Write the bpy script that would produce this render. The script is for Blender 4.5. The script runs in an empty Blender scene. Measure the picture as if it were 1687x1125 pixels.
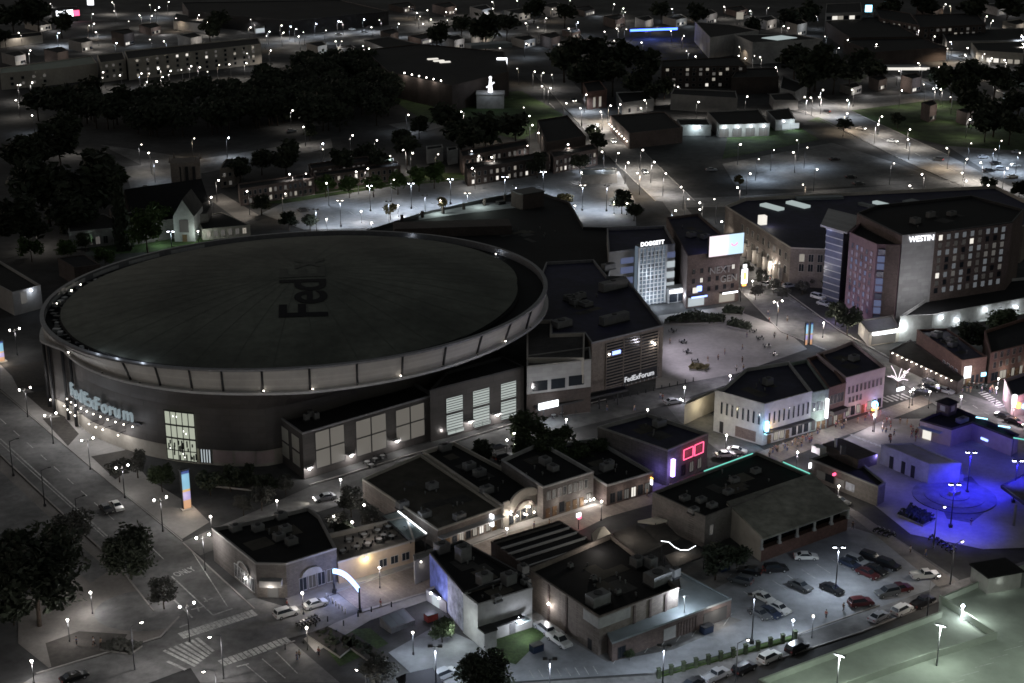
import bpy, math, random
from mathutils import Vector, Matrix
S=bpy.context.scene; C=S.collection
rnd=random.Random(7)
# ------------------------------------------------------------------ camera
FPX,CH,PIT=2500.0,140.0,math.radians(19)
_f=Vector((0,math.cos(PIT),-math.sin(PIT))); _u=Vector((0,math.sin(PIT),math.cos(PIT))); _r=Vector((1,0,0))
cam=bpy.data.objects.new('camera',bpy.data.cameras.new('camera')); C.objects.link(cam)
cam.location=(0,0,CH); cam.rotation_euler=(math.radians(90-19),0,0)
cam.data.sensor_width=36; cam.data.lens=36*FPX/1687; cam.data.clip_start=1; cam.data.clip_end=6000
S.camera=cam
# survey of the photograph: a sighted point at a known height -> plan position in metres
def ray(px,py): return _r*((px-843.5)/FPX)+_u*((562.5-py)/FPX)+_f
def G(px,py,z=0.0):
    d=ray(px,py); t=(z-CH)/d.z
    return Vector((d.x*t,d.y*t))
def G3(px,py,z=0.0): p=G(px,py,z); return Vector((p.x,p.y,z))
def J(p):
    r=Vector((p[0],p[1],p[2]-CH)); w=r.dot(_f)
    return 843.5+FPX*r.dot(_r)/w, 562.5-FPX*r.dot(_u)/w
def hgt(px,py,by):
    lo,hi=0,110
    for _ in range(40):
        m=(lo+hi)/2; p=G(px,py,m)
        if J((p.x,p.y,0))[1]<by: lo=m
        else: hi=m
    return lo
def dist(px,py,z=0): p=G3(px,py,z); return (p-Vector((0,0,CH))).length
# ------------------------------------------------------------------ materials
MT={}
def mat(name,col,rough=.8,var=.25,scale=.6,metal=0,emit=None,es=0,grid=None,spec=.3,bump=0,sample=True,stain=0):
    if name in MT: return MT[name]
    m=bpy.data.materials.new(name); m.use_nodes=True; nt=m.node_tree; b=nt.nodes['Principled BSDF']
    b.inputs['Roughness'].default_value=rough; b.inputs['Metallic'].default_value=metal
    b.inputs['Specular IOR Level'].default_value=spec
    if emit:
        b.inputs['Emission Color'].default_value=(*emit,1); b.inputs['Emission Strength'].default_value=es
        b.inputs['Base Color'].default_value=(.04,.04,.04,1)
        if not sample: m.cycles.emission_sampling='NONE'
        MT[name]=m; return m
    geo=nt.nodes.new('ShaderNodeNewGeometry')
    n=nt.nodes.new('ShaderNodeTexNoise'); n.inputs['Scale'].default_value=scale; n.inputs['Detail'].default_value=6; n.inputs['Roughness'].default_value=.65
    nt.links.new(geo.outputs['Position'],n.inputs['Vector'])
    r=nt.nodes.new('ShaderNodeMapRange'); r.inputs['From Min'].default_value=.3; r.inputs['From Max'].default_value=.7
    r.inputs['To Min'].default_value=1-var; r.inputs['To Max'].default_value=1+var
    nt.links.new(n.outputs['Fac'],r.inputs['Value'])
    fac=r.outputs['Result']
    if stain:
        n2=nt.nodes.new('ShaderNodeTexNoise'); n2.inputs['Scale'].default_value=scale*.12; n2.inputs['Detail'].default_value=3
        nt.links.new(geo.outputs['Position'],n2.inputs['Vector'])
        r2=nt.nodes.new('ShaderNodeMapRange'); r2.inputs['From Min'].default_value=.35; r2.inputs['From Max'].default_value=.65
        r2.inputs['To Min'].default_value=1-stain; r2.inputs['To Max'].default_value=1+stain*.5
        nt.links.new(n2.outputs['Fac'],r2.inputs['Value'])
        mu=nt.nodes.new('ShaderNodeMath'); mu.operation='MULTIPLY'
        nt.links.new(fac,mu.inputs[0]); nt.links.new(r2.outputs['Result'],mu.inputs[1]); fac=mu.outputs[0]
    v=nt.nodes.new('ShaderNodeVectorMath'); v.operation='SCALE'; v.inputs[0].default_value=col
    nt.links.new(fac,v.inputs['Scale']); src=v.outputs['Vector']
    if grid:                                   # courses of brick / joints between panels, in plan metres
        w,h,dark=grid
        br=nt.nodes.new('ShaderNodeTexBrick'); br.inputs['Scale'].default_value=1; br.inputs['Brick Width'].default_value=w; br.inputs['Row Height'].default_value=h
        br.inputs['Mortar Size'].default_value=min(w,h)*.06; br.inputs['Color1'].default_value=(1,1,1,1); br.inputs['Color2'].default_value=(.82,.82,.82,1)
        br.inputs['Mortar'].default_value=(dark,dark,dark,1)
        sx=nt.nodes.new('ShaderNodeSeparateXYZ'); nt.links.new(geo.outputs['Position'],sx.inputs[0])
        ad=nt.nodes.new('ShaderNodeMath'); ad.operation='MULTIPLY_ADD'; ad.inputs[1].default_value=.79
        m2=nt.nodes.new('ShaderNodeMath'); m2.operation='MULTIPLY'; m2.inputs[1].default_value=.61
        nt.links.new(sx.outputs['Y'],m2.inputs[0]); nt.links.new(sx.outputs['X'],ad.inputs[0]); nt.links.new(m2.outputs[0],ad.inputs[2])
        cx=nt.nodes.new('ShaderNodeCombineXYZ'); nt.links.new(ad.outputs[0],cx.inputs['X']); nt.links.new(sx.outputs['Z'],cx.inputs['Y'])
        nt.links.new(cx.outputs[0],br.inputs['Vector'])
        mx=nt.nodes.new('ShaderNodeVectorMath'); mx.operation='MULTIPLY'
        nt.links.new(src,mx.inputs[0]); nt.links.new(br.outputs['Color'],mx.inputs[1]); src=mx.outputs['Vector']
    nt.links.new(src,b.inputs['Base Color'])
    if bump:
        bp=nt.nodes.new('ShaderNodeBump'); bp.inputs['Strength'].default_value=bump; bp.inputs['Distance'].default_value=.1
        nt.links.new(n.outputs['Fac'],bp.inputs['Height']); nt.links.new(bp.outputs['Normal'],b.inputs['Normal'])
    MT[name]=m; return m
def glow(name,col,s,sample=False): return mat(name,(.8,.8,.8),emit=col,es=s,sample=sample)
M=lambda n: MT[n]
mat('ground',(.055,.055,.055),.95,.35,.25,stain=.5)
mat('asphalt',(.11,.108,.107),.9,.3,.8,stain=.45)
mat('asphalt_old',(.17,.168,.165),.9,.3,.5,stain=.45)
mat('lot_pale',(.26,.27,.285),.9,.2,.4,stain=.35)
mat('paving',(.2,.185,.17),.85,.15,1.2,stain=.25)
mat('paving_light',(.3,.285,.27),.85,.12,.8,stain=.2)
mat('concrete',(.3,.29,.27),.85,.15,.5,stain=.25)
mat('concrete_green',(.30,.33,.28),.85,.12,.35,stain=.2)
mat('grass',(.045,.075,.025),.95,.5,1.5,stain=.4)
mat('soil',(.05,.045,.04),.95,.3,.8)
mat('paint_white',(.42,.42,.4),.7,.5,1.8,stain=.3)
mat('roof_black',(.008,.008,.009),.85,.4,.5,stain=.5)
mat('roof_blue',(.024,.023,.05),.7,.4,.4,stain=.4)
mat('roof_grey',(.06,.058,.055),.9,.3,.5,stain=.4)
mat('roof_brown',(.075,.068,.055),.9,.3,.4,stain=.4)
mat('roof_dome',(.105,.112,.092),.75,.25,.35,stain=.35)
mat('roof_metal',(.22,.25,.26),.5,.15,.3,metal=.2,stain=.3)
mat('roof_ink',(.006,.006,.008),.85,.2,.5)
mat('roof_ink_soft',(.08,.084,.072),.85,.2,.5)
mat('brick_red',(.15,.088,.072),.85,.2,1.5,grid=(.6,.25,.6),stain=.2)
mat('brick_brown',(.15,.115,.105),.85,.2,1.5,grid=(.6,.25,.6),stain=.2)
mat('brick_tan',(.24,.205,.18),.85,.2,1.5,grid=(.6,.25,.65),stain=.2)
mat('brick_dark',(.075,.06,.055),.85,.2,1.5,grid=(.6,.25,.6),stain=.2)
mat('brick_grey',(.17,.155,.145),.85,.2,1.5,grid=(.6,.25,.65),stain=.2)
mat('stucco_white',(.4,.395,.39),.85,.18,.6,stain=.3)
mat('stucco_beige',(.4,.37,.325),.85,.12,.6,stain=.2)
mat('stucco_orange',(.42,.32,.22),.85,.12,.6,stain=.2)
mat('stucco_pink',(.42,.33,.33),.85,.12,.6,stain=.2)
mat('stucco_green',(.22,.26,.23),.85,.2,2.,stain=.3)
mat('stucco_grey',(.28,.27,.26),.85,.12,.6,stain=.2)
mat('panel_dark',(.075,.068,.065),.6,.1,.3,grid=(3.2,1.4,.8),stain=.2)
mat('panel_fascia',(.42,.4,.375),.6,.08,.5,grid=(40,.55,.85))
mat('panel_grey',(.38,.375,.375),.6,.08,.5,grid=(2.4,1.1,.85))
mat('panel_purple',(.2,.13,.15),.7,.12,.6,grid=(1.6,1.6,.8))
mat('metal_dark',(.03,.03,.032),.5,.2,1)
mat('metal_grey',(.2,.2,.21),.5,.2,1,metal=.4)
mat('metal_light',(.42,.42,.42),.5,.15,1,metal=.3)
mat('unit_grey',(.17,.17,.17),.7,.2,1,stain=.2); mat('rust_red',(.25,.04,.03),.7,.3,1)
mat('awning',(.3,.36,.36),.7,.15,1)
mat('wood',(.14,.09,.05),.8,.3,1)
mat('canvas_cream',(.55,.5,.42),.85,.15,.6,stain=.2)
mat('canvas_dark',(.05,.045,.04),.9,.3,.6,stain=.3)
mat('mural_blue',(.12,.15,.4),.8,.9,.35,stain=.5)
mat('mural_pale',(.35,.37,.42),.8,.8,.5,stain=.5)
mat('glass_dark',(.02,.024,.03),.12,.1,1,spec=.6)
mat('glass_blue',(.10,.11,.15),.2,.15,.5,spec=.6)
mat('glass_pane',(.35,.34,.30),.4,.1,.5,spec=.5)
mat('bark',(.06,.045,.035),.9,.3,3)
def leafmat(name,col):
    m=mat(name,col,.75,.45,.9,stain=.3); return m
leafmat('leaf_dark',(.034,.042,.026)); leafmat('leaf_mid',(.04,.055,.025)); leafmat('leaf_green',(.05,.085,.022)); leafmat('leaf_grey',(.075,.075,.065)); leafmat('leaf_autumn',(.1,.085,.04))
glow('win_warm',(1,.92,.78),.2); glow('win_bright',(1,.95,.86),.6); glow('win_dim',(1,.95,.88),.055); glow('win_faint',(1,.93,.86),.02)
glow('win_cool',(.85,.95,1),.34); glow('win_hall',(.93,1,.8),.28); glow('win_hall_hot',(1,1,.92),2.5)
glow('win_tower',(.82,.93,1),.5); glow('win_lilac',(.8,.68,1),.1); glow('win_grey',(.85,.92,1),.075); glow('win_blue',(.45,.55,1),.12)
glow('bulb_warm',(1,.93,.84),22); glow('bulb_cool',(.8,.87,1),24); glow('bulb_blue',(.62,.66,1),30); glow('bulb_far',(1,.94,.85),15); glow('bulb_far_dim',(1,.92,.82),6); glow('bulb_far_cool',(.75,.82,1),34); glow('bulb_small',(1,.92,.8),9)
glow('head_light',(1,.96,.88),14); glow('tail_light',(1,.08,.05),1.6); glow('tail_off',(1,.1,.05),.06)
glow('strip_white',(.9,.95,1),2.4); glow('strip_blue',(.25,.35,1),2.2); glow('strip_teal',(.25,1,.8),.55); glow('neon_red',(1,.1,.22),1.7); glow('neon_violet',(.45,.3,1),3.2); glow('neon_orange',(1,.42,.08),2.5); glow('neon_cyan',(.3,.75,1),2.6); glow('letter_white',(.93,.95,1),1.5); glow('letter_dim',(.93,.95,1),.45); glow('letter_pale',(.62,.78,.85),.2)
# ------------------------------------------------------------------ mesh building
class MB:
    def __init__(s): s.v=[]; s.f=[]; s.m=[]; s.sm=[]
    def face(s,pts,m=0,sm=False):
        i=len(s.v); s.v+= [tuple(p) for p in pts]; s.f.append(tuple(range(i,i+len(pts)))); s.m.append(m); s.sm.append(sm)
    def hexa(s,p,m=0):         # 8 points: bottom ring 0-3, top ring 4-7
        i=len(s.v); s.v+=[tuple(q) for q in p]
        for q in ((3,2,1,0),(4,5,6,7),(0,1,5,4),(1,2,6,5),(2,3,7,6),(3,0,4,7)):
            s.f.append(tuple(i+k for k in q)); s.m.append(m); s.sm.append(False)
    def box(s,c,d,m=0,rot=0,top=1.0):
        x,y,z=d[0]/2,d[1]/2,d[2]/2; ca,sa=math.cos(rot),math.sin(rot); P=[]
        for zz,k in ((-z,1),(z,top)):
            for sx,sy in ((-1,-1),(1,-1),(1,1),(-1,1)):
                X,Y=sx*x*k,sy*y*k; P.append((c[0]+X*ca-Y*sa,c[1]+X*sa+Y*ca,c[2]+zz))
        s.hexa(P,m)
    def obox(s,o,ux,uy,uz,m=0):   # from corner o along three edge vectors
        o=Vector(o); s.hexa([o,o+ux,o+ux+uy,o+uy,o+uz,o+ux+uz,o+ux+uy+uz,o+uy+uz],m)
    def tube(s,a,b,r0,r1=None,n=8,m=0,caps=True,sm=True):
        r1=r0 if r1 is None else r1; a=Vector(a); b=Vector(b); d=(b-a).normalized()
        x=d.orthogonal().normalized(); y=d.cross(x); i=len(s.v)
        for c,r in ((a,r0),(b,r1)):
            for k in range(n):
                t=2*math.pi*k/n; s.v.append(tuple(c+x*(r*math.cos(t))+y*(r*math.sin(t))))
        for k in range(n):
            s.f.append((i+k,i+(k+1)%n,i+n+(k+1)%n,i+n+k)); s.m.append(m); s.sm.append(sm)
        if caps:
            s.f.append(tuple(i+k for k in reversed(range(n)))); s.m.append(m); s.sm.append(False)
            s.f.append(tuple(i+n+k for k in range(n))); s.m.append(m); s.sm.append(False)
    def ball(s,c,r,nu=8,nv=6,m=0,sz=1.0):
        i=len(s.v); s.v.append((c[0],c[1],c[2]-r*sz))
        for j in range(1,nv):
            t=math.pi*j/nv-math.pi/2
            for k in range(nu):
                p=2*math.pi*k/nu; s.v.append((c[0]+r*math.cos(t)*math.cos(p),c[1]+r*math.cos(t)*math.sin(p),c[2]+r*sz*math.sin(t)))
        s.v.append((c[0],c[1],c[2]+r*sz)); e=len(s.v)-1
        def add(f): s.f.append(f); s.m.append(m); s.sm.append(True)
        for k in range(nu):
            add((i,i+1+(k+1)%nu,i+1+k)); add((e,e-nu+k,e-nu+(k+1)%nu))
            for j in range(nv-2):
                a=i+1+j*nu; add((a+k,a+(k+1)%nu,a+nu+(k+1)%nu,a+nu+k))
    def prism(s,poly,z0,z1,m=0,top=True,bot=True,mt=None):
        n=len(poly)
        for k in range(n):
            a,b=poly[k],poly[(k+1)%n]
            s.face([(a[0],a[1],z0),(b[0],b[1],z0),(b[0],b[1],z1),(a[0],a[1],z1)],m)
        if top: s.face([(p[0],p[1],z1) for p in poly],m if mt is None else mt)
        if bot: s.face([(p[0],p[1],z0) for p in reversed(poly)],m)
    def build(s,name,mats,parent=None):
        me=bpy.data.meshes.new(name); me.from_pydata(s.v,[],s.f)
        for q in ([mats] if isinstance(mats,str) else mats): me.materials.append(MT[q])
        me.polygons.foreach_set('material_index',s.m); me.polygons.foreach_set('use_smooth',s.sm); me.update()
        o=bpy.data.objects.new(name,me); C.objects.link(o)
        if parent is not None:
            o.parent=parent; o.matrix_parent_inverse=Matrix.Identity(4)
        return o
def tag(o,label=None,cat=None,group=None,kind=None):
    if label: o['label']=label
    if cat: o['category']=cat
    if group: o['group']=group
    if kind: o['kind']=kind
    return o
def thing(name,label,cat,loc=(0,0,0),rz=0,group=None):
    o=bpy.data.objects.new(name,None); C.objects.link(o); o.location=loc; o.rotation_euler=(0,0,rz); o.empty_display_size=.5
    return tag(o,label,cat,group)
KIDS={}
def kids(o): return KIDS.get(o.name) or [c for c in o.children]
def copy_tree(o,parent=None):
    c=o.copy(); C.objects.link(c)
    if parent is not None: c.parent=parent
    for ch in list(o.children): copy_tree(ch,c)
    return c
NSH=[0]
def sheet(name,pxs,m,z,world=None):
    NSH[0]+=1; z+=NSH[0]*.0004
    b=MB(); pts=world or [G(*p) for p in pxs]
    if sum(a[0]*c[1]-c[0]*a[1] for a,c in zip(pts,pts[1:]+pts[:1]))<0: pts=pts[::-1]
    b.face([(p[0],p[1],z) for p in pts]); return tag(b.build(name,m),kind='structure')
def text_mesh(txt,size,mat_name,name='lettering',depth=.05,bold=0,parent=None,mw=None,align='LEFT',space=1):
    cu=bpy.data.curves.new(name,'FONT'); cu.body=txt; cu.size=size; cu.extrude=depth; cu.offset=bold; cu.align_x=align; cu.space_character=space
    t=bpy.data.objects.new('tmp',cu); C.objects.link(t); bpy.context.view_layer.update()
    me=bpy.data.meshes.new_from_object(t.evaluated_get(bpy.context.evaluated_depsgraph_get()))
    bpy.data.objects.remove(t); bpy.data.curves.remove(cu); me.name=name; me.materials.clear(); me.materials.append(MT[mat_name])
    o=bpy.data.objects.new(name,me); C.objects.link(o)
    if parent is not None:
        o.parent=parent; k=parent
        base=Matrix.Identity(4)
        while k is not None: base=Matrix.Translation(k.location)@k.rotation_euler.to_matrix().to_4x4()@base; k=k.parent
        mw=base.inverted()@mw
    o.matrix_basis=mw; return o
def frame(o,x,y):
    x=Vector(x).normalized(); y=Vector(y).normalized(); z=x.cross(y)
    return Matrix(((x.x,y.x,z.x,o[0]),(x.y,y.y,z.y,o[1]),(x.z,y.z,z.z,o[2]),(0,0,0,1)))
ORD='first second third fourth fifth sixth seventh eighth ninth tenth eleventh twelfth thirteenth fourteenth fifteenth sixteenth seventeenth eighteenth nineteenth twentieth'.split()
NUM='one two three four five six seven eight nine ten eleven twelve thirteen fourteen fifteen sixteen seventeen eighteen nineteen twenty'.split()
ROWS={}
def rank(o,look,plural,place,group=None):   # labels of look-alikes are completed at the end, by where they stand in the photograph
    ROWS.setdefault((look,plural,place),[]).append(o)
    if group: o['group']=group
def finish_ranks():
    bpy.context.view_layer.update()
    for (look,plural,place),os_ in ROWS.items():
        os_.sort(key=lambda o:J(o.location)[0]); n=len(os_)
        for k,o in enumerate(os_):
            if n==1: o['label']=f'{look} {place}'
            elif n<=20:
                w='leftmost' if k==0 else 'rightmost' if k==n-1 else ORD[k]+' from left'
                o['label']=f'{look}, {w} of {NUM[n-1]} {place}'
            else: o['label']=f'{look}, number {k+1} from left {place}'
# ------------------------------------------------------------------ buildings
class Bld: pass
BL=[]
def inset(pts,d):
    n=len(pts); out=[]
    for i in range(n):
        a,b,c=pts[i-1],pts[i],pts[(i+1)%n]; e=(b-a).normalized(); f=(c-b).normalized()
        n1=Vector((-e.y,e.x)); n2=Vector((-f.y,f.x)); k=1+n1.dot(n2)
        out.append(b+(n1+n2)*(d/max(k,.3)))
    return out
def B(name,label,px,by=None,h=None,z0=0,wall='brick_brown',roof='roof_black',cap=None,par=.7,cat='building',group=None,units=0,world=None,seed=0):
    """px: roof corners counter-clockwise as sighted in the photo, nearest corner first; None = completes a parallelogram"""
    if h is None: h=hgt(px[0][0],px[0][1],by)
    pts=world or [None if p is None else G(p[0],p[1],h) for p in px]
    for i,p in enumerate(pts):
        if p is None: n=len(pts); pts[i]=pts[i-1]+pts[(i+1)%n]-pts[(i+2)%n]
    b=Bld(); BL.append((name,b)); b.pts=pts; b.h=h; b.z0=z0; b.par=par; c=sum(pts,Vector((0,0)))/len(pts); b.c=c
    b.root=thing(name,label,cat,(c.x,c.y,z0),0,group); b.n=len(pts)
    L=[p-c for p in pts]; m=MB(); m.prism(L,0,h-z0,top=False,bot=False); m.build('wall',wall,b.root)
    i1=inset(L,.35); rz=h-z0-par
    m=MB(); m.face([(p.x,p.y,rz) for p in inset(L,.2)]); b.roof=m.build('roof',roof,b.root)
    o1=inset(L,-.06); m=MB(); n=len(L); t=h-z0+.12; lo=h-z0-.25
    for k in range(n):
        j=(k+1)%n
        m.face([(o1[k].x,o1[k].y,lo),(o1[j].x,o1[j].y,lo),(o1[j].x,o1[j].y,t),(o1[k].x,o1[k].y,t)])
        m.face([(o1[k].x,o1[k].y,t),(o1[j].x,o1[j].y,t),(i1[j].x,i1[j].y,t),(i1[k].x,i1[k].y,t)])
        m.face([(i1[k].x,i1[k].y,t),(i1[j].x,i1[j].y,t),(i1[j].x,i1[j].y,rz-.05),(i1[k].x,i1[k].y,rz-.05)])
    m.build('parapet',cap or wall,b.root)
    r=random.Random(seed+len(label))
    for k in range((units+1)//2):
        for _ in range(20):
            w=[r.random() for _ in pts]; q=sum((p*ww for p,ww in zip(L,w)),Vector((0,0)))/sum(w)
            if all((L[(i+1)%n]-L[i]).normalized().cross(q-L[i])>2.2 for i in range(n)): break
        rooftop_unit(b,q,r)
    return b
def rooftop_unit(b,q,r=rnd,d=None,rot=.65):
    m=MB(); d=d or (r.uniform(1.6,3),r.uniform(1.4,2.4),r.uniform(1.1,1.7)); z=b.h-b.z0-.7
    m.box((q.x,q.y,z+.15),(d[0]+.3,d[1]+.3,.3),1,rot); m.box((q.x,q.y,z+.3+d[2]/2),d,0,rot)
    m.tube((q.x,q.y,z+.3+d[2]),(q.x,q.y,z+.5+d[2]),min(d[:2])*.35,n=10,m=1)
    m.build('rooftop_unit',['unit_grey','metal_dark'],b.roof)
def unit_at(b,px,py,d=(2.6,2,1.5)):
    q=G(px,py,b.h)-b.c; rooftop_unit(b,q,rnd,d)
def clutter(b,seed,pipes=4,patches=3):
    r=random.Random(seed); L=[p-b.c for p in b.pts]; n=len(L); zz=b.h-b.z0-b.par
    def spot(mg):
        for _ in range(40):
            w=[r.random() for _ in L]; q=sum((p*k for p,k in zip(L,w)),Vector((0,0)))/sum(w)
            if all((L[(i+1)%n]-L[i]).normalized().cross(q-L[i])>mg for i in range(n)): return q
        return q
    for _ in range(pipes):
        q=spot(1.0); m=MB(); hh=r.uniform(.4,1.0); m.tube((q.x,q.y,zz),(q.x,q.y,zz+hh),.14,n=7); m.tube((q.x,q.y,zz+hh),(q.x,q.y,zz+hh+.15),.24,.1,7); m.build('vent_pipe','unit_grey',b.roof)
    for k in range(patches):
        q=spot(3.2); m=MB(); a=r.choice((.66,-.98)); u=Vector((math.cos(a),math.sin(a)))*r.uniform(1.2,2.6); v=Vector((-u.y,u.x)).normalized()*r.uniform(.8,2.2)
        m.face([(*(q-u-v),zz+.02+k*.004),(*(q+u-v),zz+.02+k*.004),(*(q+u+v),zz+.02+k*.004),(*(q-u+v),zz+.02+k*.004)]); m.build('roof_patch',r.choice(('roof_grey','roof_brown')),b.roof)
def edge(b,i):
    p,q=b.pts[i%b.n],b.pts[(i+1)%b.n]; u=(q-p); L=u.length; u/=L
    return p,u,Vector((u.y,-u.x)),L
def onwall(b,i,px,py):
    p,u,nn,L=edge(b,i); d=ray(px,py); o=Vector((0,0,CH)); N=Vector((nn.x,nn.y,0))
    t=(Vector((p.x,p.y,0))-o).dot(N)/d.dot(N); w=o+d*t
    return (Vector((w.x,w.y))-p).dot(u), w.z
def P3(b,i,s,z,out=0):
    p,u,nn,L=edge(b,i); q=p+u*s+nn*out
    return Vector((q.x-b.c.x,q.y-b.c.y,z-b.z0))
def wallbox(m,b,i,s0,s1,z0,z1,o0,o1,mi=0):
    p,u,nn,L=edge(b,i); U=Vector((u.x,u.y,0)); N=Vector((nn.x,nn.y,0))
    m.obox(P3(b,i,s0,z0,o1),U*(s1-s0),-N*(o1-o0),Vector((0,0,z1-z0)),mi)
def window(b,i,s,z0,z1,w,pane,frm='metal_grey',name='window',mull=True,out=.1):
    m=MB(); a,c=s-w/2,s+w/2; t=.09
    wallbox(m,b,i,a,c,z0,z1,-.02,out*.4,1)
    wallbox(m,b,i,a-t,a,z0-t,z1+t,-.02,out); wallbox(m,b,i,c,c+t,z0-t,z1+t,-.02,out)
    wallbox(m,b,i,a,c,z1,z1+t,-.02,out); wallbox(m,b,i,a-.05,c+.05,z0-t,z0,-.02,out*1.5)
    if mull: wallbox(m,b,i,s-.04,s+.04,z0,z1,-.02,out*.8)
    return m.build(name,[frm,pane],b.root)
def windows(b,i,n,rows,f0=.05,f1=.95,w=1.1,panes=('glass_dark',),wts=None,frm='stucco_grey',seed=1,name='window',mull=True):
    p,u,nn,L=edge(b,i); r=random.Random(seed)
    for z0,z1 in rows:
        for k in range(n):
            s=L*(f0+(f1-f0)*(k+.5)/n)
            window(b,i,s,z0,z1,w,r.choices(panes,wts)[0],frm,name,mull)
def panel(b,i,s0,s1,z0,z1,mats,name,out=.12,parent=None):
    m=MB(); wallbox(m,b,i,s0,s1,z0,z1,.003,out); o=m.build(name,mats,parent or b.root); return o
def pxpanel(b,i,a,c,mats,name,out=.12):  # two opposite corners sighted on the wall
    s0,z0=onwall(b,i,*a); s1,z1=onwall(b,i,*c); s0,s1=sorted((s0,s1)); z0,z1=sorted((z0,z1))
    return panel(b,i,s0,s1,z0,z1,mats,name,out),(s0,s1,z0,z1)
def walltext(b,i,s,z,txt,size,mt,out=.16,bold=0,parent=None,align='LEFT',space=1,depth=.05):
    p,u,nn,L=edge(b,i); q=p+u*s+nn*out
    return text_mesh(txt,size,mt,'lettering',depth,bold,parent or b.root,frame((q.x,q.y,z),(u.x,u.y,0),(0,0,1)),align,space)
def light(o,name,loc,power,col,kind='POINT',cone=150,rad=.25,aim=None):
    key=(kind,power,col,cone,rad); ld=LD.get(key)
    if not ld:
        ld=bpy.data.lights.new(name,kind); ld.energy=power*PW; ld.color=col; ld.shadow_soft_size=rad
        if kind=='SPOT': ld.spot_size=math.radians(cone); ld.spot_blend=.6
        LD[key]=ld
    l=bpy.data.objects.new(name,ld); C.objects.link(l); l.location=loc
    if o is not None: l.parent=o
    if aim is not None: l.rotation_euler=Vector(aim).to_track_quat('-Z','Y').to_euler()
    return l
LD={}; PW=1.0
WARM=(1,.91,.82); COOL=(.76,.86,1); NEUT=(1,.965,.955); LILAC=(1,.91,.98)
def wall_light(b,i,px,py,power=120,col=WARM,out=.35,r=.16,bulb='bulb_small'):
    s,z=onwall(b,i,px,py); m=MB(); c=P3(b,i,s,z,out)
    m.ball(c,r,8,6,1); m.tube(P3(b,i,s,z,0),c,.05,n=6); m.build('wall_light',['metal_dark',bulb],b.root)
    if power: light(b.root,'wall_lamp_light',P3(b,i,s,z-.25,out+.35),power,col,rad=.15)
glow('annex_pane',(1,.92,.8),.075); glow('stair_lit',(.9,1,.95),.3); glow('stair_glow',(.6,.78,1),.11); glow('skylight_pane',(.8,.95,.95),.3)
mat('roof_seam',(.09,.096,.079),.8,.1,.5); mat('roof_slope',(.27,.265,.225),.8,.35,.5,stain=.4)
def _screen():
    m=bpy.data.materials.new('screen'); m.use_nodes=True; nt=m.node_tree; b=nt.nodes['Principled BSDF']
    tc=nt.nodes.new('ShaderNodeTexCoord'); s=nt.nodes.new('ShaderNodeSeparateXYZ'); r=nt.nodes.new('ShaderNodeValToRGB')
    nt.links.new(tc.outputs['Generated'],s.inputs[0]); nt.links.new(s.outputs['X'],r.inputs['Fac'])
    r.color_ramp.elements[0].position=.48; r.color_ramp.elements[0].color=(1,.86,.93,1); r.color_ramp.elements[1].position=.6; r.color_ramp.elements[1].color=(.6,.82,1,1)
    nt.links.new(r.outputs['Color'],b.inputs['Emission Color']); b.inputs['Emission Strength'].default_value=.75; b.inputs['Base Color'].default_value=(.02,.02,.02,1); m.cycles.emission_sampling='NONE'; MT['screen']=m
_screen()
def _pylon():
    m=bpy.data.materials.new('pylon_face'); m.use_nodes=True; nt=m.node_tree; b=nt.nodes['Principled BSDF']
    tc=nt.nodes.new('ShaderNodeTexCoord'); s=nt.nodes.new('ShaderNodeSeparateXYZ'); r=nt.nodes.new('ShaderNodeValToRGB'); r.color_ramp.interpolation='CONSTANT'
    nt.links.new(tc.outputs['Generated'],s.inputs[0]); nt.links.new(s.outputs['Z'],r.inputs['Fac']); e=r.color_ramp.elements
    e[0].color=(1,.55,.3,1); e[0].position=0; e[1].position=.24; e[1].color=(.6,.5,1,1); n=e.new(.46); n.color=(1,.6,.2,1); n=e.new(.52); n.color=(.35,.75,1,1); n=e.new(.93); n.color=(.05,.1,.4,1)
    nt.links.new(r.outputs['Color'],b.inputs['Emission Color']); b.inputs['Emission Strength'].default_value=.42; b.inputs['Base Color'].default_value=(.02,.02,.02,1); m.cycles.emission_sampling='NONE'; MT['pylon_face']=m
_pylon()
glow('strip_bluef',(.05,.12,1),5)
glow('arch_glow',(.3,.48,1),3); glow('strip_soft',(1,.85,.95),1.3); mat('ivy',(.06,.075,.045),.9,.5,2,stain=.4)
PW=2.3; AMB=.085; EXPO=.6
# ------------------------------------------------------------------ setting: ground, streets, lots
sheet('ground',None,'ground',-.06,[(-2600,-500),(2600,-500),(2600,4200),(-2600,4200)])
Z1,Z2,Z3,Z4=.006,.036,.066,.1
sheet('road',[(0,645),(150,772),(300,893),(420,1005),(560,1125),(330,1125),(255,1010),(190,925),(120,862),(0,748),(-90,668),(-60,600)],'asphalt_old',Z2)
sheet('road',[(0,1150),(60,1112),(265,1052),(300,1015),(420,985),(480,1003),(556,978),(596,1008),(520,1040),(440,1062),(300,1105),(180,1150)],'asphalt_old',Z3)
sheet('pavement',[(556,976),(593,963),(705,927),(830,880),(985,832),(1090,800),(1250,745),(1340,712),(1460,672),(1520,650),(1570,650),(1470,690),(1380,722),(1250,775),(1130,815),(1000,852),(960,872),(800,938),(707,973),(593,1006)],'brick_tan',Z2)
sheet('sidewalk',[(470,985),(556,955),(690,910),(830,868),(985,822),(1090,790),(1090,800),(985,832),(830,880),(705,927),(593,963),(480,1003)],'paving_light',Z2)
sheet('sidewalk',[(500,1052),(593,1006),(707,973),(716,985),(610,1022),(520,1075)],'paving_light',Z2)
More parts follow.
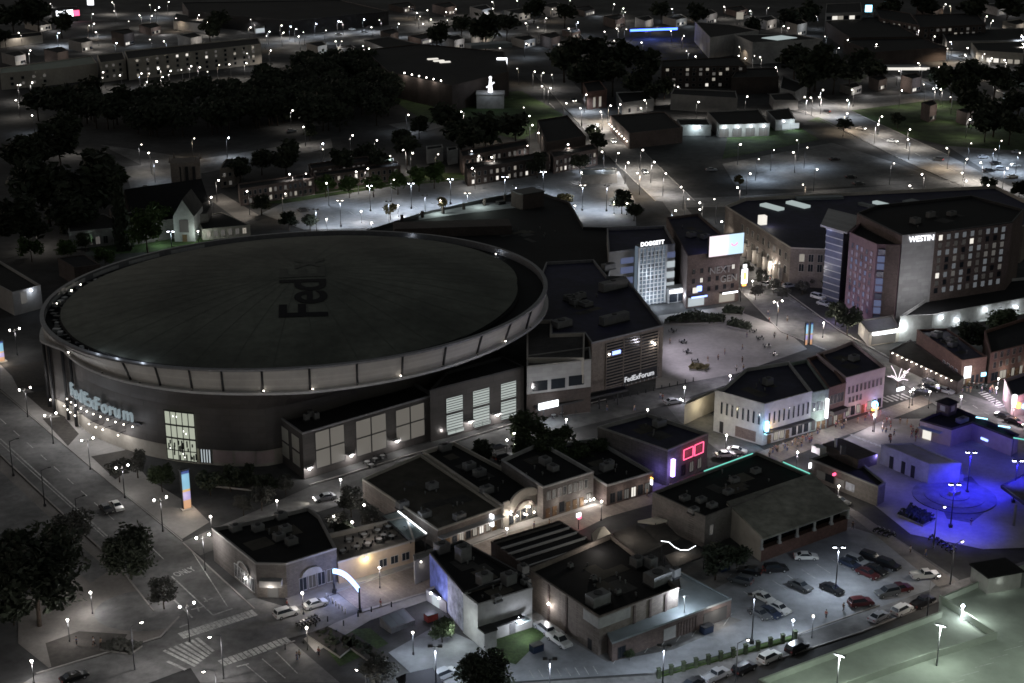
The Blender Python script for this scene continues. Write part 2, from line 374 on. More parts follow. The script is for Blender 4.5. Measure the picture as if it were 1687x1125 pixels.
sheet('road',[(1195,455),(1285,545),(1420,600),(1500,640),(1687,765),(1760,800),(1760,720),(1687,682),(1590,648),(1500,612),(1380,545),(1290,480),(1235,430),(1180,400),(1120,330),(1090,330),(1140,400)],'asphalt_old',Z3)
sheet('road',[(1075,640),(1130,650),(1195,700),(1265,745),(1340,800),(1460,880),(1580,962),(1540,975),(1420,900),(1300,815),(1215,765),(1120,695)],'asphalt',Z1)
sheet('road',[(300,893),(420,842),(510,802),(700,745),(880,690),(1000,660),(1200,617),(1215,628),(1080,672),(900,717),(700,782),(560,832),(430,872),(330,915)],'asphalt_old',Z1)
sheet('road',[(860,1125),(1085,1112),(1310,1050),(1450,1000),(1560,962),(1687,925),(1760,900),(1760,940),(1545,990),(1420,1040),(1250,1095),(1110,1150),(860,1170)],'asphalt_old',Z2)
sheet('road',[(880,122),(935,180),(1000,255),(1080,332),(1145,332),(1075,265),(1000,190),(930,122)],'asphalt_old',Z2)
sheet('road',[(1255,150),(1370,203),(1500,270),(1610,318),(1720,345),(1687,318),(1560,255),(1450,205),(1330,150)],'asphalt_old',Z2)
sheet('road',[(1290,178),(1330,168),(1560,150),(1575,160),(1340,190)],'asphalt_old',Z3)
sheet('road',[(1435,105),(1455,102),(1625,182),(1600,192)],'asphalt_old',Z1)
sheet('road',[(1420,15),(1450,12),(1560,62),(1700,105),(1700,128),(1560,90),(1490,55)],'asphalt_old',Z2)
sheet('road',[(165,238),(330,262),(545,228),(548,243),(335,285),(240,275)],'asphalt_old',Z1)
sheet('road',[(340,325),(365,318),(428,355),(400,368)],'paving',Z1)
sheet('road',[(0,28),(300,18),(420,60),(640,62),(900,40),(900,52),(640,75),(400,72),(280,30),(0,42)],'asphalt_old',Z1)
sheet('road',[(1110,328),(1240,322),(1640,292),(1640,306),(1240,340),(1120,342)],'asphalt_old',Z1)
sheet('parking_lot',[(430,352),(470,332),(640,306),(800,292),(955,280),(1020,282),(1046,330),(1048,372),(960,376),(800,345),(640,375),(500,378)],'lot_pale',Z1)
sheet('parking_lot',[(1190,270),(1370,235),(1480,270),(1560,300),(1300,312),(1215,312)],'asphalt_old',Z2)
sheet('parking_lot',[(1560,240),(1687,228),(1760,240),(1760,300),(1640,292)],'asphalt_old',Z1)
sheet('parking_lot',[(205,275),(330,262),(332,295),(215,310)],'asphalt_old',Z2)
sheet('parking_lot',[(30,70),(300,50),(430,58),(300,88),(60,92)],'asphalt_old',Z1)
sheet('parking_lot',[(455,42),(640,24),(760,30),(700,52),(500,66)],'asphalt_old',Z2)
sheet('parking_lot',[(640,130),(755,148),(755,156),(655,158)],'paving_light',Z1)
sheet('parking_lot',[(640,205),(740,190),(760,200),(680,222)],'asphalt_old',Z1)
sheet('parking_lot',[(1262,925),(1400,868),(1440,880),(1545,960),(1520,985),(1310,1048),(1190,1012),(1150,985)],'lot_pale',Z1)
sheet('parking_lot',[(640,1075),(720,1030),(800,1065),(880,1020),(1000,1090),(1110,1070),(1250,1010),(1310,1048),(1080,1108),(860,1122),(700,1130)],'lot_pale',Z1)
sheet('plaza',[(1085,520),(1195,505),(1290,540),(1330,575),(1215,615),(1080,640)],'paving_light',Z1)
sheet('lawn',[(1110,560),(1180,538),(1245,545),(1260,575),(1200,612),(1110,608)],'paving_light',Z2)
sheet('plaza',[(1345,745),(1460,690),(1520,690),(1687,730),(1760,760),(1760,900),(1620,905),(1500,880),(1400,800)],'paving_light',Z2)
sheet('lawn',[(1535,800),(1600,785),(1640,830),(1600,862),(1560,855)],'asphalt',Z3)
sheet('yard',[(1080,1112),(1310,1050),(1560,968),(1580,955),(1400,835),(1250,900),(1100,930),(880,1010),(820,1060)],'asphalt_old',-.02)
sheet('sidewalk',[(1392,842),(1412,842),(1575,958),(1552,972),(1440,880)],'paving',Z2)
sheet('plaza',[(40,640),(120,668),(190,720),(245,790),(320,835),(345,860),(300,888),(150,768),(0,640),(0,600)],'paving_light',Z1)
for q in ([(12,605),(95,590),(80,635),(30,640)],[(40,648),(100,640),(108,690),(72,676)],[(70,690),(105,686),(130,715),(112,735)],[(150,752),(215,740),(235,760),(190,790)]): sheet('lawn',q,'soil',Z2)
sheet('plaza',[(30,1000),(95,925),(160,900),(250,930),(300,1010),(262,1048),(80,1100),(30,1060)],'paving',Z1)
sheet('lawn',[(75,1060),(130,1040),(210,1045),(190,1075),(85,1100)],'soil',Z2)
cp=G(245,1005); sheet('lawn',None,'asphalt_old',Z3,[(cp.x+10*math.cos(t*.3142),cp.y+8*math.sin(t*.3142)) for t in range(20)])
sheet('pavement',[(-120,660),(-60,690),(0,775),(105,875),(180,940),(150,960),(60,900),(-60,860),(-160,760)],'asphalt_old',Z1)
sheet('sidewalk',[(0,752),(120,866),(190,930),(180,940),(105,875),(0,775)],'paving',Z1)
sheet('lawn',[(790,1062),(870,1030),(900,1045),(850,1095),(815,1085)],'grass',Z2)
sheet('lawn',[(515,1040),(610,1035),(640,1060),(560,1098)],'grass',Z1)
sheet('lawn',[(130,395),(240,375),(360,390),(330,410),(160,420)],'grass',Z1)
sheet('lawn',[(400,335),(640,298),(690,285),(780,285),(780,295),(640,308),(470,335)],'grass',Z2)
sheet('lawn',[(1205,200),(1310,205),(1350,230),(1190,262)],'grass',Z1)
sheet('lawn',[(1330,200),(1430,210),(1560,240),(1700,250),(1700,200),(1570,165),(1400,170)],'grass',Z1)
sheet('lawn',[(640,160),(860,150),(930,190),(860,230),(700,200)],'grass',Z1)
# painted road markings
mk=MB()
def stripe(a,b,w):
    p,q=G(*a),G(*b); d=(q-p).normalized(); n=Vector((-d.y,d.x))*(w/2)
    mk.face([(*(p-n),Z4),(*(q-n),Z4),(*(q+n),Z4),(*(p+n),Z4)])
def dashes(a,b,n,w,duty=.45):
    p,q=Vector(a),Vector(b)
    for k in range(n): stripe(p.lerp(q,k/n),p.lerp(q,(k+duty)/n),w)
stripe((0,723),(177,884),.35); stripe((0,730),(172,885),.25); dashes((0,690),(200,868),9,.2)
stripe((283,950),(351,1014),.3); stripe((240,893),(270,922),.2); stripe((283,985),(317,1018),.35); stripe((317,910),(375,1000),.2)
stripe((351,1014),(383,1003),.4); stripe((296,1034),(309,1029),.4)
for k in range(17):      # zebra crossings, each bar along the avenue
    t=k/16; x=296+(412-296)*t; y=1048-(1048-1011)*t; stripe((x,y-5),(x+10,y+4),.8)
for k in range(14):
    t=k/13; x=362+(468-362)*t; y=1093-(1093-1056)*t; stripe((x,y-5),(x+10,y+4),.8)
for k in range(7): stripe((270+k*9,1072-k*3.4),(322+k*5,1098-k*4),.6)
stripe((276,1090),(306,1104),.6); stripe((390,1099),(410,1094),.4); stripe((405,1096),(440,1125),.2)
stripe((442,1072),(486,1056),.4); stripe((455,1075),(490,1110),.2); stripe((432,1086),(470,1118),.2)
stripe((315,1005),(335,1000),.35); stripe((325,1000),(328,1008),.35); stripe((336,992),(350,986),.35); stripe((342,992),(336,985),.3)
for k in range(6):
    x=1445+k*8; stripe((x,655-k*1.2),(x+18,663-k*1.2),.7)
for k in range(9): stripe((1402+k*9,716+k*3.4),(1409+k*9,721+k*3.4),.8)
for k in range(9): stripe((1612+k*4,648+k*3),(1624+k*4,645+k*3),.6)
for k in range(8): dashes((905+k*22,170+k*20),(925+k*22,190+k*20),1,.3)
dashes((1300,160),(1640,312),18,.35); dashes((1225,450),(1640,690),22,.2)
for k in range(8):       # parking bays
    stripe((1010+k*26,1094-k*9),(1024+k*26,1074-k*9),.15); stripe((880+k*15,1118-k*1),(872+k*15,1105-k*1),.15)
for k in range(9): stripe((1225+k*24,975-k*9),(1248+k*24,990-k*9),.15)
for k in range(12): stripe((540+k*34,352-k*4),(552+k*34,360-k*4),.2)
tag(mk.build('road_marking','paint_white'),kind='structure')
t=text_mesh('ONLY',1.9,'paint_white','road_lettering',.001,.03,None,frame((*(G(291,951)),Z4),(G(312,943)-G(291,951)).to_3d(),(-.62,.78,0)))
t.matrix_basis=t.matrix_basis@Matrix.Diagonal((.85,1.5,1,1)); tag(t,kind='structure')
# kerbs
kb=MB()
def kerb(pts,w=.3,hh=.2):
    P=[G(*p) for p in pts]
    for a,b in zip(P,P[1:]):
        d=(b-a).normalized(); n=Vector((-d.y,d.x))*w
        kb.obox((a.x,a.y,0),(b-a).to_3d(),n.to_3d(),Vector((0,0,hh)))
for q in ([(0,644),(150,771),(299,892)],[(0,750),(120,864),(190,927),(252,1008)],[(60,1111),(265,1050),(296,1017)],[(300,895),(418,1004)],[(1196,457),(1286,547),(1421,602)],[(1290,478),(1380,543),(1500,610)],[(556,974),(593,961),(705,925),(830,878)],[(596,1010),(708,976)],[(1085,1110),(1310,1048),(1450,998)],[(1250,1097),(1420,1042),(1545,992)],[(510,800),(700,743),(880,688),(1000,658)],[(560,834),(700,784)],[(1000,190),(1075,265),(1145,332)],[(880,122),(1000,255),(1080,332)],[(1330,150),(1450,205),(1560,255)],[(1255,150),(1500,270),(1610,318)],[(440,332),(640,304),(955,279)]): kerb(q)
tag(kb.build('kerb','paving_light'),kind='structure')

# ------------------------------------------------------------------ the arena
AC=Vector((-54.6,377.0)); AA,AB_,AT=65.6,58.6,math.radians(30.8)
arena=thing('arena','huge oval arena with dark domed roof, pale panel band and letters on its roof','arena',(AC.x,AC.y,0))
def ell(t,da=0.0):
    x=(AA+da)*math.cos(t); y=(AB_+da)*math.sin(t)
    return Vector((x*math.cos(AT)-y*math.sin(AT),x*math.sin(AT)+y*math.cos(AT)))
def ring(prof,n=160,m=None,t0=0,t1=2*math.pi,closed=True,inn=False):   # prof: list of (radial offset, z); lofted round the oval
    b=MB(); N=n if closed else n+1; P=[[(*ell(t0+(t1-t0)*k/n,d-(inw(t0+(t1-t0)*k/n) if inn else 0)),z) for d,z in prof] for k in range(N)]
    for k in range(n):
        A,Q=P[k],P[(k+1)%N]
        for j in range(len(prof)-1): b.face([A[j],Q[j],Q[j+1],A[j+1]],0 if m is None else m[j])
    return b
def inw(t):                  # the lower drum steps in under the ledge, most on the side of the annexes
    p=ell(t); f=math.degrees(math.atan2(p.y,p.x)); K=[(-181,0),(-158,.3),(-150,4.2),(-130,3.8),(-112,2.5),(-92,1.5),(-68,11),(-50,12.5),(40,12),(60,0),(181,0)]
    for (a,u),(b_,v) in zip(K,K[1:]):
        if a<=f<=b_: return u+(v-u)*(f-a)/(b_-a)
    return 0
def led(t):                  # the ledge under the leaning panel band
    p=ell(t); f=math.degrees(math.atan2(p.y,p.x)); K=[(-181,0),(-158,0),(-150,-4),(-144,-3.7),(-129,-2.4),(-118,-1.5),(-106,-.5),(-91,0),(-82,.6),(-61,-.2),(-40,-1.2),(-24,-1.5),(-10,-.8),(15,0),(40,0),(181,0)]
    for (a,u),(b_,v) in zip(K,K[1:]):
        if a<=f<=b_: return u+(v-u)*(f-a)/(b_-a)
    return 0
def loft(prof,n=200):
    b=MB(); P=[[(*ell(2*math.pi*k/n,d(2*math.pi*k/n)),z) for d,z in prof] for k in range(n)]
    for k in range(n):
        for j in range(len(prof)-1): b.face([P[k][j],P[(k+1)%n][j],P[(k+1)%n][j+1],P[k][j+1]])
    return b
ring([(-.6,0),(-.6,4.0)],inn=True).build('ground_floor_wall','stucco_beige',arena)
loft([(lambda t:-.25-inw(t),4.0),(lambda t:-.25-inw(t),14.2),(lambda t:led(t)-.45,18.55)]).build('drum_wall','panel_dark',arena)
loft([(lambda t:led(t)-.5,18.5),(lambda t:led(t)+.7,18.5),(lambda t:led(t)+.7,19.05),(lambda t:led(t)-.55,19.1)]).build('ledge','metal_light',arena)
loft([(lambda t:led(t)-.5,19.05),(lambda t:-.15,24.0)]).build('panel_band','panel_fascia',arena)
ring([(-.2,23.9),(.15,23.9),(.15,24.35),(-.9,24.4),(-.9,22.6)],m=[0,0,0,0]).build('parapet','metal_grey',arena)
def din(t):
    p=ell(t); f=math.degrees(math.atan2(p.y,p.x)); K=[(-181,-5),(-150,-4.6),(-120,-2.6),(-80,-2.0),(-45,-2.6),(-20,-5.5),(5,-8),(35,-6.5),(70,-3.5),(110,-3.5),(150,-5),(181,-5)]
    for (a,u),(b_,v) in zip(K,K[1:]):
        if a<=f<=b_: return u+(v-u)*(f-a)/(b_-a)
    return -5
loft([(lambda t:-.9,22.6),(lambda t:din(t)+.3,22.6),(lambda t:din(t)+.3,23.5),(lambda t:din(t)-.3,23.8)]).build('gutter','roof_black',arena)
b=MB(); n=128; R=[(-7.2,23.7)]+[(-7.2-k*5.05,23.7+6.2*(1-(1-k/10)**2)) for k in range(1,11)]
P=[[(*ell(2*math.pi*k/n,d),z) for d,z in R] for k in range(n)]
def domez(x,y):
    c,s=math.cos(-AT),math.sin(-AT); X,Y=x*c-y*s,x*s+y*c
    q=math.hypot(X/(AA-3.5),Y/(AB_-3.5)); return 23.75+5.6*(1-q*q)
b=MB(); rings=[]
for k in range(13):
    f=1-k/13; rings.append([(ell(2*math.pi*j/n,din(2*math.pi*j/n))*f).to_tuple() for j in range(n)])
for k in range(12):
    for j in range(n):
        q=[rings[k][j],rings[k][(j+1)%n],rings[k+1][(j+1)%n],rings[k+1][j]]
        b.face([(x,y,domez(x,y)) for x,y in q],0,True)
b.face([(x,y,domez(x,y)) for x,y in rings[12]],0,True)
roof=b.build('roof','roof_dome',arena)
sb=MB()
for k in range(40):
    j=2*math.pi*k/40; e=ell(j,din(j)); w_=Vector((-e.y,e.x)).normalized()*.09
    for i in range(8):
        p0=e*(1-i/9); p1=e*(1-(i+1)/9); sb.face([(*(p-w_),domez(p.x,p.y)+.05) for p in (p0,p1)]+[(*(p+w_),domez(p.x,p.y)+.05) for p in (p1,p0)])
sb.build('roof_seam','roof_seam',roof)
import bmesh
bm=bmesh.new(); bm.from_mesh(roof.data); bmesh.ops.remove_doubles(bm,verts=bm.verts,dist=.002); bm.to_mesh(roof.data); bm.free()
for p in roof.data.polygons: p.use_smooth=True
# roof lettering: cut finely and laid on the dome
def roof_letters(txt,px0,up_px,mt,size):
    o=(G(*px0,29)-AC); d=(G(up_px[0],up_px[1],29)-G(*px0,29)).normalized(); nrm=Vector((-d.y,d.x))
    cu=bpy.data.curves.new('l','FONT'); cu.body=txt; cu.size=size; cu.offset=.25; cu.space_character=.93
    tt=bpy.data.objects.new('l',cu); C.objects.link(tt); bpy.context.view_layer.update()
    me=bpy.data.meshes.new_from_object(tt.evaluated_get(bpy.context.evaluated_depsgraph_get())); bpy.data.objects.remove(tt)
    w=max(v.co.x for v in me.vertices)
    bm=bmesh.new(); bm.from_mesh(me); bmesh.ops.triangulate(bm,faces=bm.faces)
    for _ in range(2): bmesh.ops.subdivide_edges(bm,edges=[e for e in bm.edges if e.calc_length()>2],cuts=1); bmesh.ops.triangulate(bm,faces=bm.faces)
    for v in bm.verts:
        q=o+d*(v.co.x*1.2)+nrm*v.co.y; v.co=(q.x,q.y,domez(q.x,q.y)+.12)
    bm.to_mesh(me); bm.free(); me.name='roof_lettering'; me.materials.clear(); me.materials.append(MT[mt])
    ob=bpy.data.objects.new('roof_lettering',me); C.objects.link(ob); ob.parent=roof; return w*1.2
w=roof_letters('Fed',(539,513),(532,412),'roof_ink',16.5); 
o2=(G(539,513,29)); d2=(G(532,412,29)-o2).normalized(); q2=o2+d2*(w+.8); 
px2=J((q2.x,q2.y,29)); roof_letters('Ex',px2,(px2[0]-7,px2[1]-100),'roof_ink_soft',16.5)
def at_t(px,py,z):            # oval parameter under a sighting at height z
    p=G(px,py,z)-AC; x=p.x*math.cos(-AT)-p.y*math.sin(-AT); y=p.x*math.sin(-AT)+p.y*math.cos(-AT)
    t=math.atan2(y/AB_,x/AA)
    if z<18:
        for _ in range(6): d=-inw(t); t=math.atan2(y/(AB_+d),x/(AA+d))
    return t
def low(t,da=0.0): return ell(t,da-inw(t))
# posts between the fascia panels
for px,py in ((268,633),(317,641),(367,645),(433,645),(511,641),(587,630),(658,616),(721,598),(775,580),(817,560),(849,540),(222,623)):
    t=at_t(px,py,19.1); a=ell(t,led(t)-.3); c=ell(t,.0); m=MB(); m.tube((a.x,a.y,19.1),(c.x,c.y,24),.28,n=6); m.build('fascia_post','metal_dark',arena)
# gutter plant: pale plates stand in for lit stretches of the far parapet, ducts at the left end
for k in range(9):
    t0=math.radians(95+k*13); b=ring([(-1.05,22.9),(-1.0,23.9)],n=6,t0=t0,t1=t0+math.radians(9.5),closed=False); b.build('louvre','metal_light',arena)
for k in range(46):
    t=math.radians(128+k*2.7); c=ell(t,-3+rnd.uniform(-1,1)); m=MB(); m.box((c.x,c.y,23.0),(rnd.uniform(.8,2),rnd.uniform(.6,1.4),rnd.uniform(.6,1.2)),rnd.random()<.3 and 1 or 0,t); m.build('rooftop_duct',['metal_dark','metal_light'],arena)
# ledge lamps; added lights hung clear of them wash the panel band
for k,t in enumerate([at_t(x,y,19.1) for x,y in ((115,582),(170,614),(232,630),(316,643),(435,645),(515,642),(587,632),(660,621),(725,603),(780,583),(820,562),(855,538))]):
    c=ell(t,led(t)+.35); m=MB(); m.box((c.x,c.y,19.2),(.4,.3,.2),0,t); lit=k in (0,4,5,7,10)
    m.ball((c.x,c.y,19.42),.16 if lit else .08,8,5,1); m.build('ledge_lamp',['metal_dark','bulb_small' if lit else 'win_warm'],arena)
    
    for dt in (0,.085):
        t2=t+dt; c2=ell(t2,led(t2)+3.2); light(arena,'added_band_wash',(c2.x,c2.y,20.6),(8 if 3<k else 2.5 if k<2 else 5),(1,.92,.84) if k<8 else (.92,.88,1),rad=.4)
for px,py,pw in ((150,590,30),(190,596,40),(235,603,45),(700,380,10),(836,415,12)):
    t=at_t(px,py,23); c=ell(t,-2.2); m=MB(); m.box((c.x,c.y,22.75),(.6,.3,.3),0,t); m.ball((c.x,c.y,23.1),.13,8,5,1); m.build('gutter_lamp',['metal_dark','bulb_small'],arena)
    light(arena,'gutter_light',(c.x,c.y,23.6 if px>500 else 25.3),pw,COOL,rad=.2)
for px,py in ((78,503),(85,480),(108,470)):
    t=at_t(px,py,23); c=ell(t,-2.5); m=MB(); m.ball((c.x,c.y,23.4),.2,8,5,1); m.tube((c.x,c.y,22.6),(c.x,c.y,23.3),.08,n=6); m.build('gutter_lamp',['metal_dark','bulb_small'],arena)
# FedExForum letters standing on the drum
txt='FedExForum'; t0=at_t(113,650,8.6); t1=at_t(207,704,8.6)
if t1<t0: t1+=2*math.pi
arc=sum((low(t0+(t1-t0)*(k+1)/20)-low(t0+(t1-t0)*k/20)).length for k in range(20)); SZ=arc/5.85*1.0
print('sign arc',arc)
sign=ring([(.1,8.2),(1.0,8.2),(1.0,8.5),(.1,8.5)],n=24,t0=t0-.02,t1=t1+.02,closed=False,inn=True).build('sign','metal_dark',arena)
sign['label']='raised entrance sign with pale lit letters'
for k,ch in enumerate(txt):
    w=[0,.53,1.1,1.7,2.26,2.78,3.31,3.91,4.32,4.94][k]/5.85; t=t0+(t1-t0)*w; t2=t+.02
    p=low(t,.9); q=low(t2,.9); u=(q-p).normalized()
    o=text_mesh(ch,SZ,'letter_pale','letter',.25,.04,None,frame((p.x,p.y,8.6),(u.x,u.y,0),(0,0,1))); o.parent=sign
for k in range(11):
    t=t0+(t1-t0)*(k+.3)/10.5+.01; c=low(t,2.4); m=MB(); m.tube((*low(t,0),7.9),(c.x,c.y,7.9),.06,n=6); m.ball((c.x,c.y,8.1),.16,8,5,1); m.build('sign_lamp',['metal_dark','bulb_small'],arena)
    if k%2==0: c=low(t,3.0); light(arena,'sign_light',(c.x,c.y,8.6),55,(.8,.88,1),rad=.3)
# soffit lights under the sign, over the doors
cz=at_t(207,704,8.6)
for k,(px,py) in enumerate(((104,656),(112,668),(117,674),(123,678),(129,684),(153,697),(164,702),(176,706),(200,715))):
    t=at_t(px,py,4.6); c=low(t,2.0); m=MB(); m.tube((*low(t,-.3),4.9),(c.x,c.y,4.9),.07,n=6); m.ball((c.x,c.y,4.7),.17,8,5,1); m.build('soffit_lamp',['metal_dark','bulb_small'],arena)
    if k%2==0: light(arena,'soffit_light',(c.x,c.y,4.2),110,NEUT,rad=.3)
# lit entrance window and the lobby behind it
a0=at_t(246,772,1); a1=at_t(305,776,1)
if a1<a0: a1+=2*math.pi
gw=ring([(.12,.8),(.12,12.8)],n=10,t0=a0,t1=a1,closed=False,inn=True).build('entrance_window','win_hall',arena)
m=MB()
for k in range(6):
    t=a0+(a1-a0)*k/5; p=low(t,.3); m.tube((p.x,p.y,.8),(p.x,p.y,12.9),.12,n=4)
for z in (.8,3.2,6.2,9.4,12.8):
    for k in range(10):
        p=low(a0+(a1-a0)*k/10,.3); q=low(a0+(a1-a0)*(k+1)/10,.3); m.tube((p.x,p.y,z),(q.x,q.y,z),.22 if z>3.5 else .12,n=4,caps=False)
for k in range(26):
    t=a0+(a1-a0)*rnd.random(); p=low(t,.22); z=rnd.uniform(1,5.5); m.box((p.x,p.y,z),(.25,.25,rnd.uniform(.5,1.6)),0,t)
f_=m.build('window_frame','metal_dark',gw)
for f,z in ((.3,11.6),(.42,11.6),(.62,8.2),(.7,7.6),(.12,3.6),(.55,2.6),(.6,1.8)):
    p=low(a0+(a1-a0)*f,.32); m=MB(); m.box((p.x,p.y,z),(.9,.12,.16),0,a0+1.2); m.build('hall_lamp','win_hall_hot',gw)
# glass door bay and lit ground-floor panels to the right
for k,(xa,xb,mt) in enumerate(((311,330,'win_bright'),(336,371,'stucco_pink'),(378,412,'stucco_pink'),(416,446,'stucco_pink'))):
    u0=at_t(xa,768,2); u1=at_t(xb,770,2)
    if mt=='win_bright':
        o=ring([(-.4,.6),(-.4,3.8)],n=4,t0=u0,t1=u1,closed=False,inn=True).build('door','win_cool',arena)
        m=MB()
        for j in range(5): p=low(u0+(u1-u0)*j/4,-.3); m.tube((p.x,p.y,.6),(p.x,p.y,3.9),.2,n=4)
        m.build('door_frame','metal_dark',o)
    else: ring([(-.4,.8),(-.4,3.7)],n=6,t0=u0,t1=u1,closed=False,inn=True).build('window',mt,arena)
# left flank fins
for k in range(9):
    t=at_t(64+k*5,560+k*12,8); p=low(t,.3); m=MB(); m.tube((p.x,p.y,.2),(p.x,p.y,18.4),.45,n=6); m.build('fin','metal_dark',arena)
# ------------------------------------------------------------------ buildings round the arena
# window annex on the street side
b=B('arena_annex','long grey annex with three bays of pale square panes in front of the arena drum',[(498,714),(716,650),None,(456,684)],by=790,wall='panel_dark',cap='metal_grey',units=0)
for q in ((505,688),(512,683),(521,686)): unit_at(b,*q,d=(1.2,1,1.3))
for (x0,x1,yt0,yt1,h_) in ((518,567,712,701,62),(585,636,694,683,60),(651,699,676,666,56)):
    s0,zt=onwall(b,0,x0,yt0); s1,_=onwall(b,0,x1,yt1); zb=onwall(b,0,x0,yt0+h_)[1]
    for a in range(2):
        for c in range(2):
            w=(s1-s0)/2; zz=(zt-zb)/2; window(b,0,s0+w*(a+.5),zb+zz*c+.15,zb+zz*(c+1)-.15,w-.3,'annex_pane','metal_dark',mull=False)
p_,u_,n_,L_=edge(b,3)
for f in (.3,.72):
    for z in ((2.2,5.6),(6,9.4)): window(b,3,L_*f,z[0],z[1],L_*.3,'glass_pane','metal_dark',mull=False)
for px,py in ((508,780),(577,763),(652,741),(722,724)):
    s,z=onwall(b,0,px,py); m=MB(); wallbox(m,b,0,s-.9,s+.9,2.7,3.1,0,1.0,0); m.ball(P3(b,0,s,2.55,.6),.3,8,5,1); m.build('entrance_lamp',['metal_light','bulb_small'],b.root)
    light(b.root,'entrance_light',P3(b,0,s,2.2,1.3),150,NEUT,rad=.3)
annex=b
b=B('arena_annex','tall dark annex with three tall lit stair windows against the arena drum',[(708,643),(863,604),(827,587),(735,612)],by=728,wall='panel_dark',cap='metal_dark')
for x0,x1,yt,yb in ((735,762,657,712),(779,806,645,703),(825,850,633,692)):
    s0,zt=onwall(b,0,x0,yt); s1,_=onwall(b,0,x1,yt-6); zb=onwall(b,0,x0,yb)[1]; w=s1-s0; mid=zb+(zt-zb)*.53
    for za,zc in ((zb,mid-.3),(mid+.3,zt)):
        o=window(b,0,(s0+s1)/2,za,zc,w,'stair_lit','metal_dark',mull=False)
        m=MB()
        for k in range(6): z=za+(zc-za)*(k+.5)/6; wallbox(m,b,0,s0+.1,s1-.1,z-.07,z+.07,.03,.14)
        m.build('blind','metal_dark',o)
    o=window(b,0,(s0+s1)/2+.3,.6,max(1.6,zb-.8),w,'stair_lit','metal_dark')
for px,py in ((773,709),(817,697)):
    s,z=onwall(b,0,px,py); m=MB(); wallbox(m,b,0,s-1.1,s+1.1,2.7,3.1,0,1.0,0); m.ball(P3(b,0,s,2.55,.6),.3,8,5,1); m.build('entrance_lamp',['metal_light','bulb_small'],b.root)
    light(b.root,'entrance_light',P3(b,0,s,2.2,1.3),150,NEUT,rad=.3)
# terraces and the practice hall with louvred facade
hall=B('practice_hall','black flat roofed hall with louvred brick end wall beside the paved plaza',[(975,565),(1093,536),(1030,455),(1000,455),(978,428),(900,432),(885,470),(868,520),(868,528),(908,527),(908,550),(963,548)],by=652,wall='brick_tan',roof='roof_blue',cap='metal_grey',units=7)
for q,d in (((1010,473),(9,2.2,2.4)),((1012,528),(9,2,2.2)),((925,534),(5,3,1.6)),((965,500),(3,3,1)),((1002,440),(4,2,1.5))): unit_at(hall,*q,d=d)
s0,zt=onwall(hall,0,998,566); s1,_=onwall(hall,0,1084,545); zb=onwall(hall,0,998,640)[1]
o=panel(hall,0,s0,s1,zb,zt,'glass_dark','louvred_window',.1); m=MB()
for k in range(15): z=zb+(zt-zb)*(k+.5)/15; wallbox(m,hall,0,s0,s1,z-.16,z+.16,.12,.3)
for k in range(4): s=s0+(s1-s0)*k/3; wallbox(m,hall,0,s-.12,s+.12,zb,zt,.1,.36)
m.build('louvre','brick_tan',o)
for px,py,mt in ((1002,583,'bulb_small'),(1073,563,'bulb_small'),(1077,566,'bulb_small')):
    s,z=onwall(hall,0,px,py); m=MB(); m.ball(P3(hall,0,s,z,.4),.26,8,5); m.build('wall_light',mt,hall.root)
s,z=onwall(hall,0,1075,566); light(hall.root,'wall_lamp_light',P3(hall,0,s,z,1),60,WARM); light(hall.root,'added_plaza_light',P3(hall,1,3,hall.h+1.5,3),2900,(.86,.8,1),'SPOT',120,.4,aim=(.75,.35,-.62)); light(hall.root,'added_plaza_light',P3(hall,1,22,hall.h+1.5,3),2800,(.88,.82,1),'SPOT',120,.4,aim=(.85,-.2,-.6))  # plaza floods have no fitting; added to brighten the plaza
panel(hall,0,*(lambda a,c:(a[0],c[0]))(onwall(hall,0,1008,583),onwall(hall,0,1021,580)),zb+(zt-zb)*.72,zb+(zt-zb)*.79,'strip_blue','sign',.4)
s,z=onwall(hall,0,1026,633); sb=panel(hall,0,s-.3,s1,z-.1,z+2.9,'metal_dark','sign_board',.35); walltext(hall,0,s+.1,z+.6,'FedExForum',2.0,'letter_dim',.45,.02,sb)
o=panel(hall,0,s,s1+.5,.4,3.1,'win_faint','shop_window',.12); m=MB()
for k in range(9): ss=s+(s1-s)*k/8; wallbox(m,hall,0,ss-.1,ss+.1,.2,3.1,.12,.25)
m.build('mullion','metal_light',o)
ter=B('concourse_terrace','pale two level terrace block between the arena drum and the louvred hall',[(868,604),(974,592),(972,572),(868,586)],by=692,wall='panel_grey',roof='roof_grey',cap='concrete',seed=3)
for x0,x1,y in ((876,902,630),(908,931,626),(937,962,621)):
    s0,z=onwall(ter,0,x0,y); s1,_=onwall(ter,0,x1,y-3); panel(ter,0,s0,s1,z-2.4,z+.2,'glass_dark','opening',.08)
panel(ter,0,0,edge(ter,0)[3],.1,onwall(ter,0,880,632)[1]-2.6,'brick_dark','lower_wall',.06)
can=B('canopy','low dark canopy along the concourse wall with a bright white sign band',[(885,675),(1035,642),None,(880,668)],h=3.6,z0=3.2,wall='metal_dark',roof='roof_black',par=.1)
s0,z=onwall(can,0,887,662); sg=panel(can,0,onwall(can,0,887,668)[0],onwall(can,0,919,660)[0],3.5,5.1,'strip_white','sign_board',.3)
for k in range(5):
    q=P3(can,0,2+k*5.5,0,-.3); m=MB(); m.tube((q.x,q.y,-3.2),(q.x,q.y,.1),.15,n=6); m.build('post','metal_dark',can.root)
light(can.root,'sign_light',P3(can,0,3,3.4,1.5),140,COOL)
lb=B('plaza_wall_block','blank pale wall block between the arena drum and the hall roof',[(868,590),(962,590),(963,549),(908,551),(908,528),(868,529)],h=14.6,z0=8,wall='stucco_beige',roof='roof_grey')
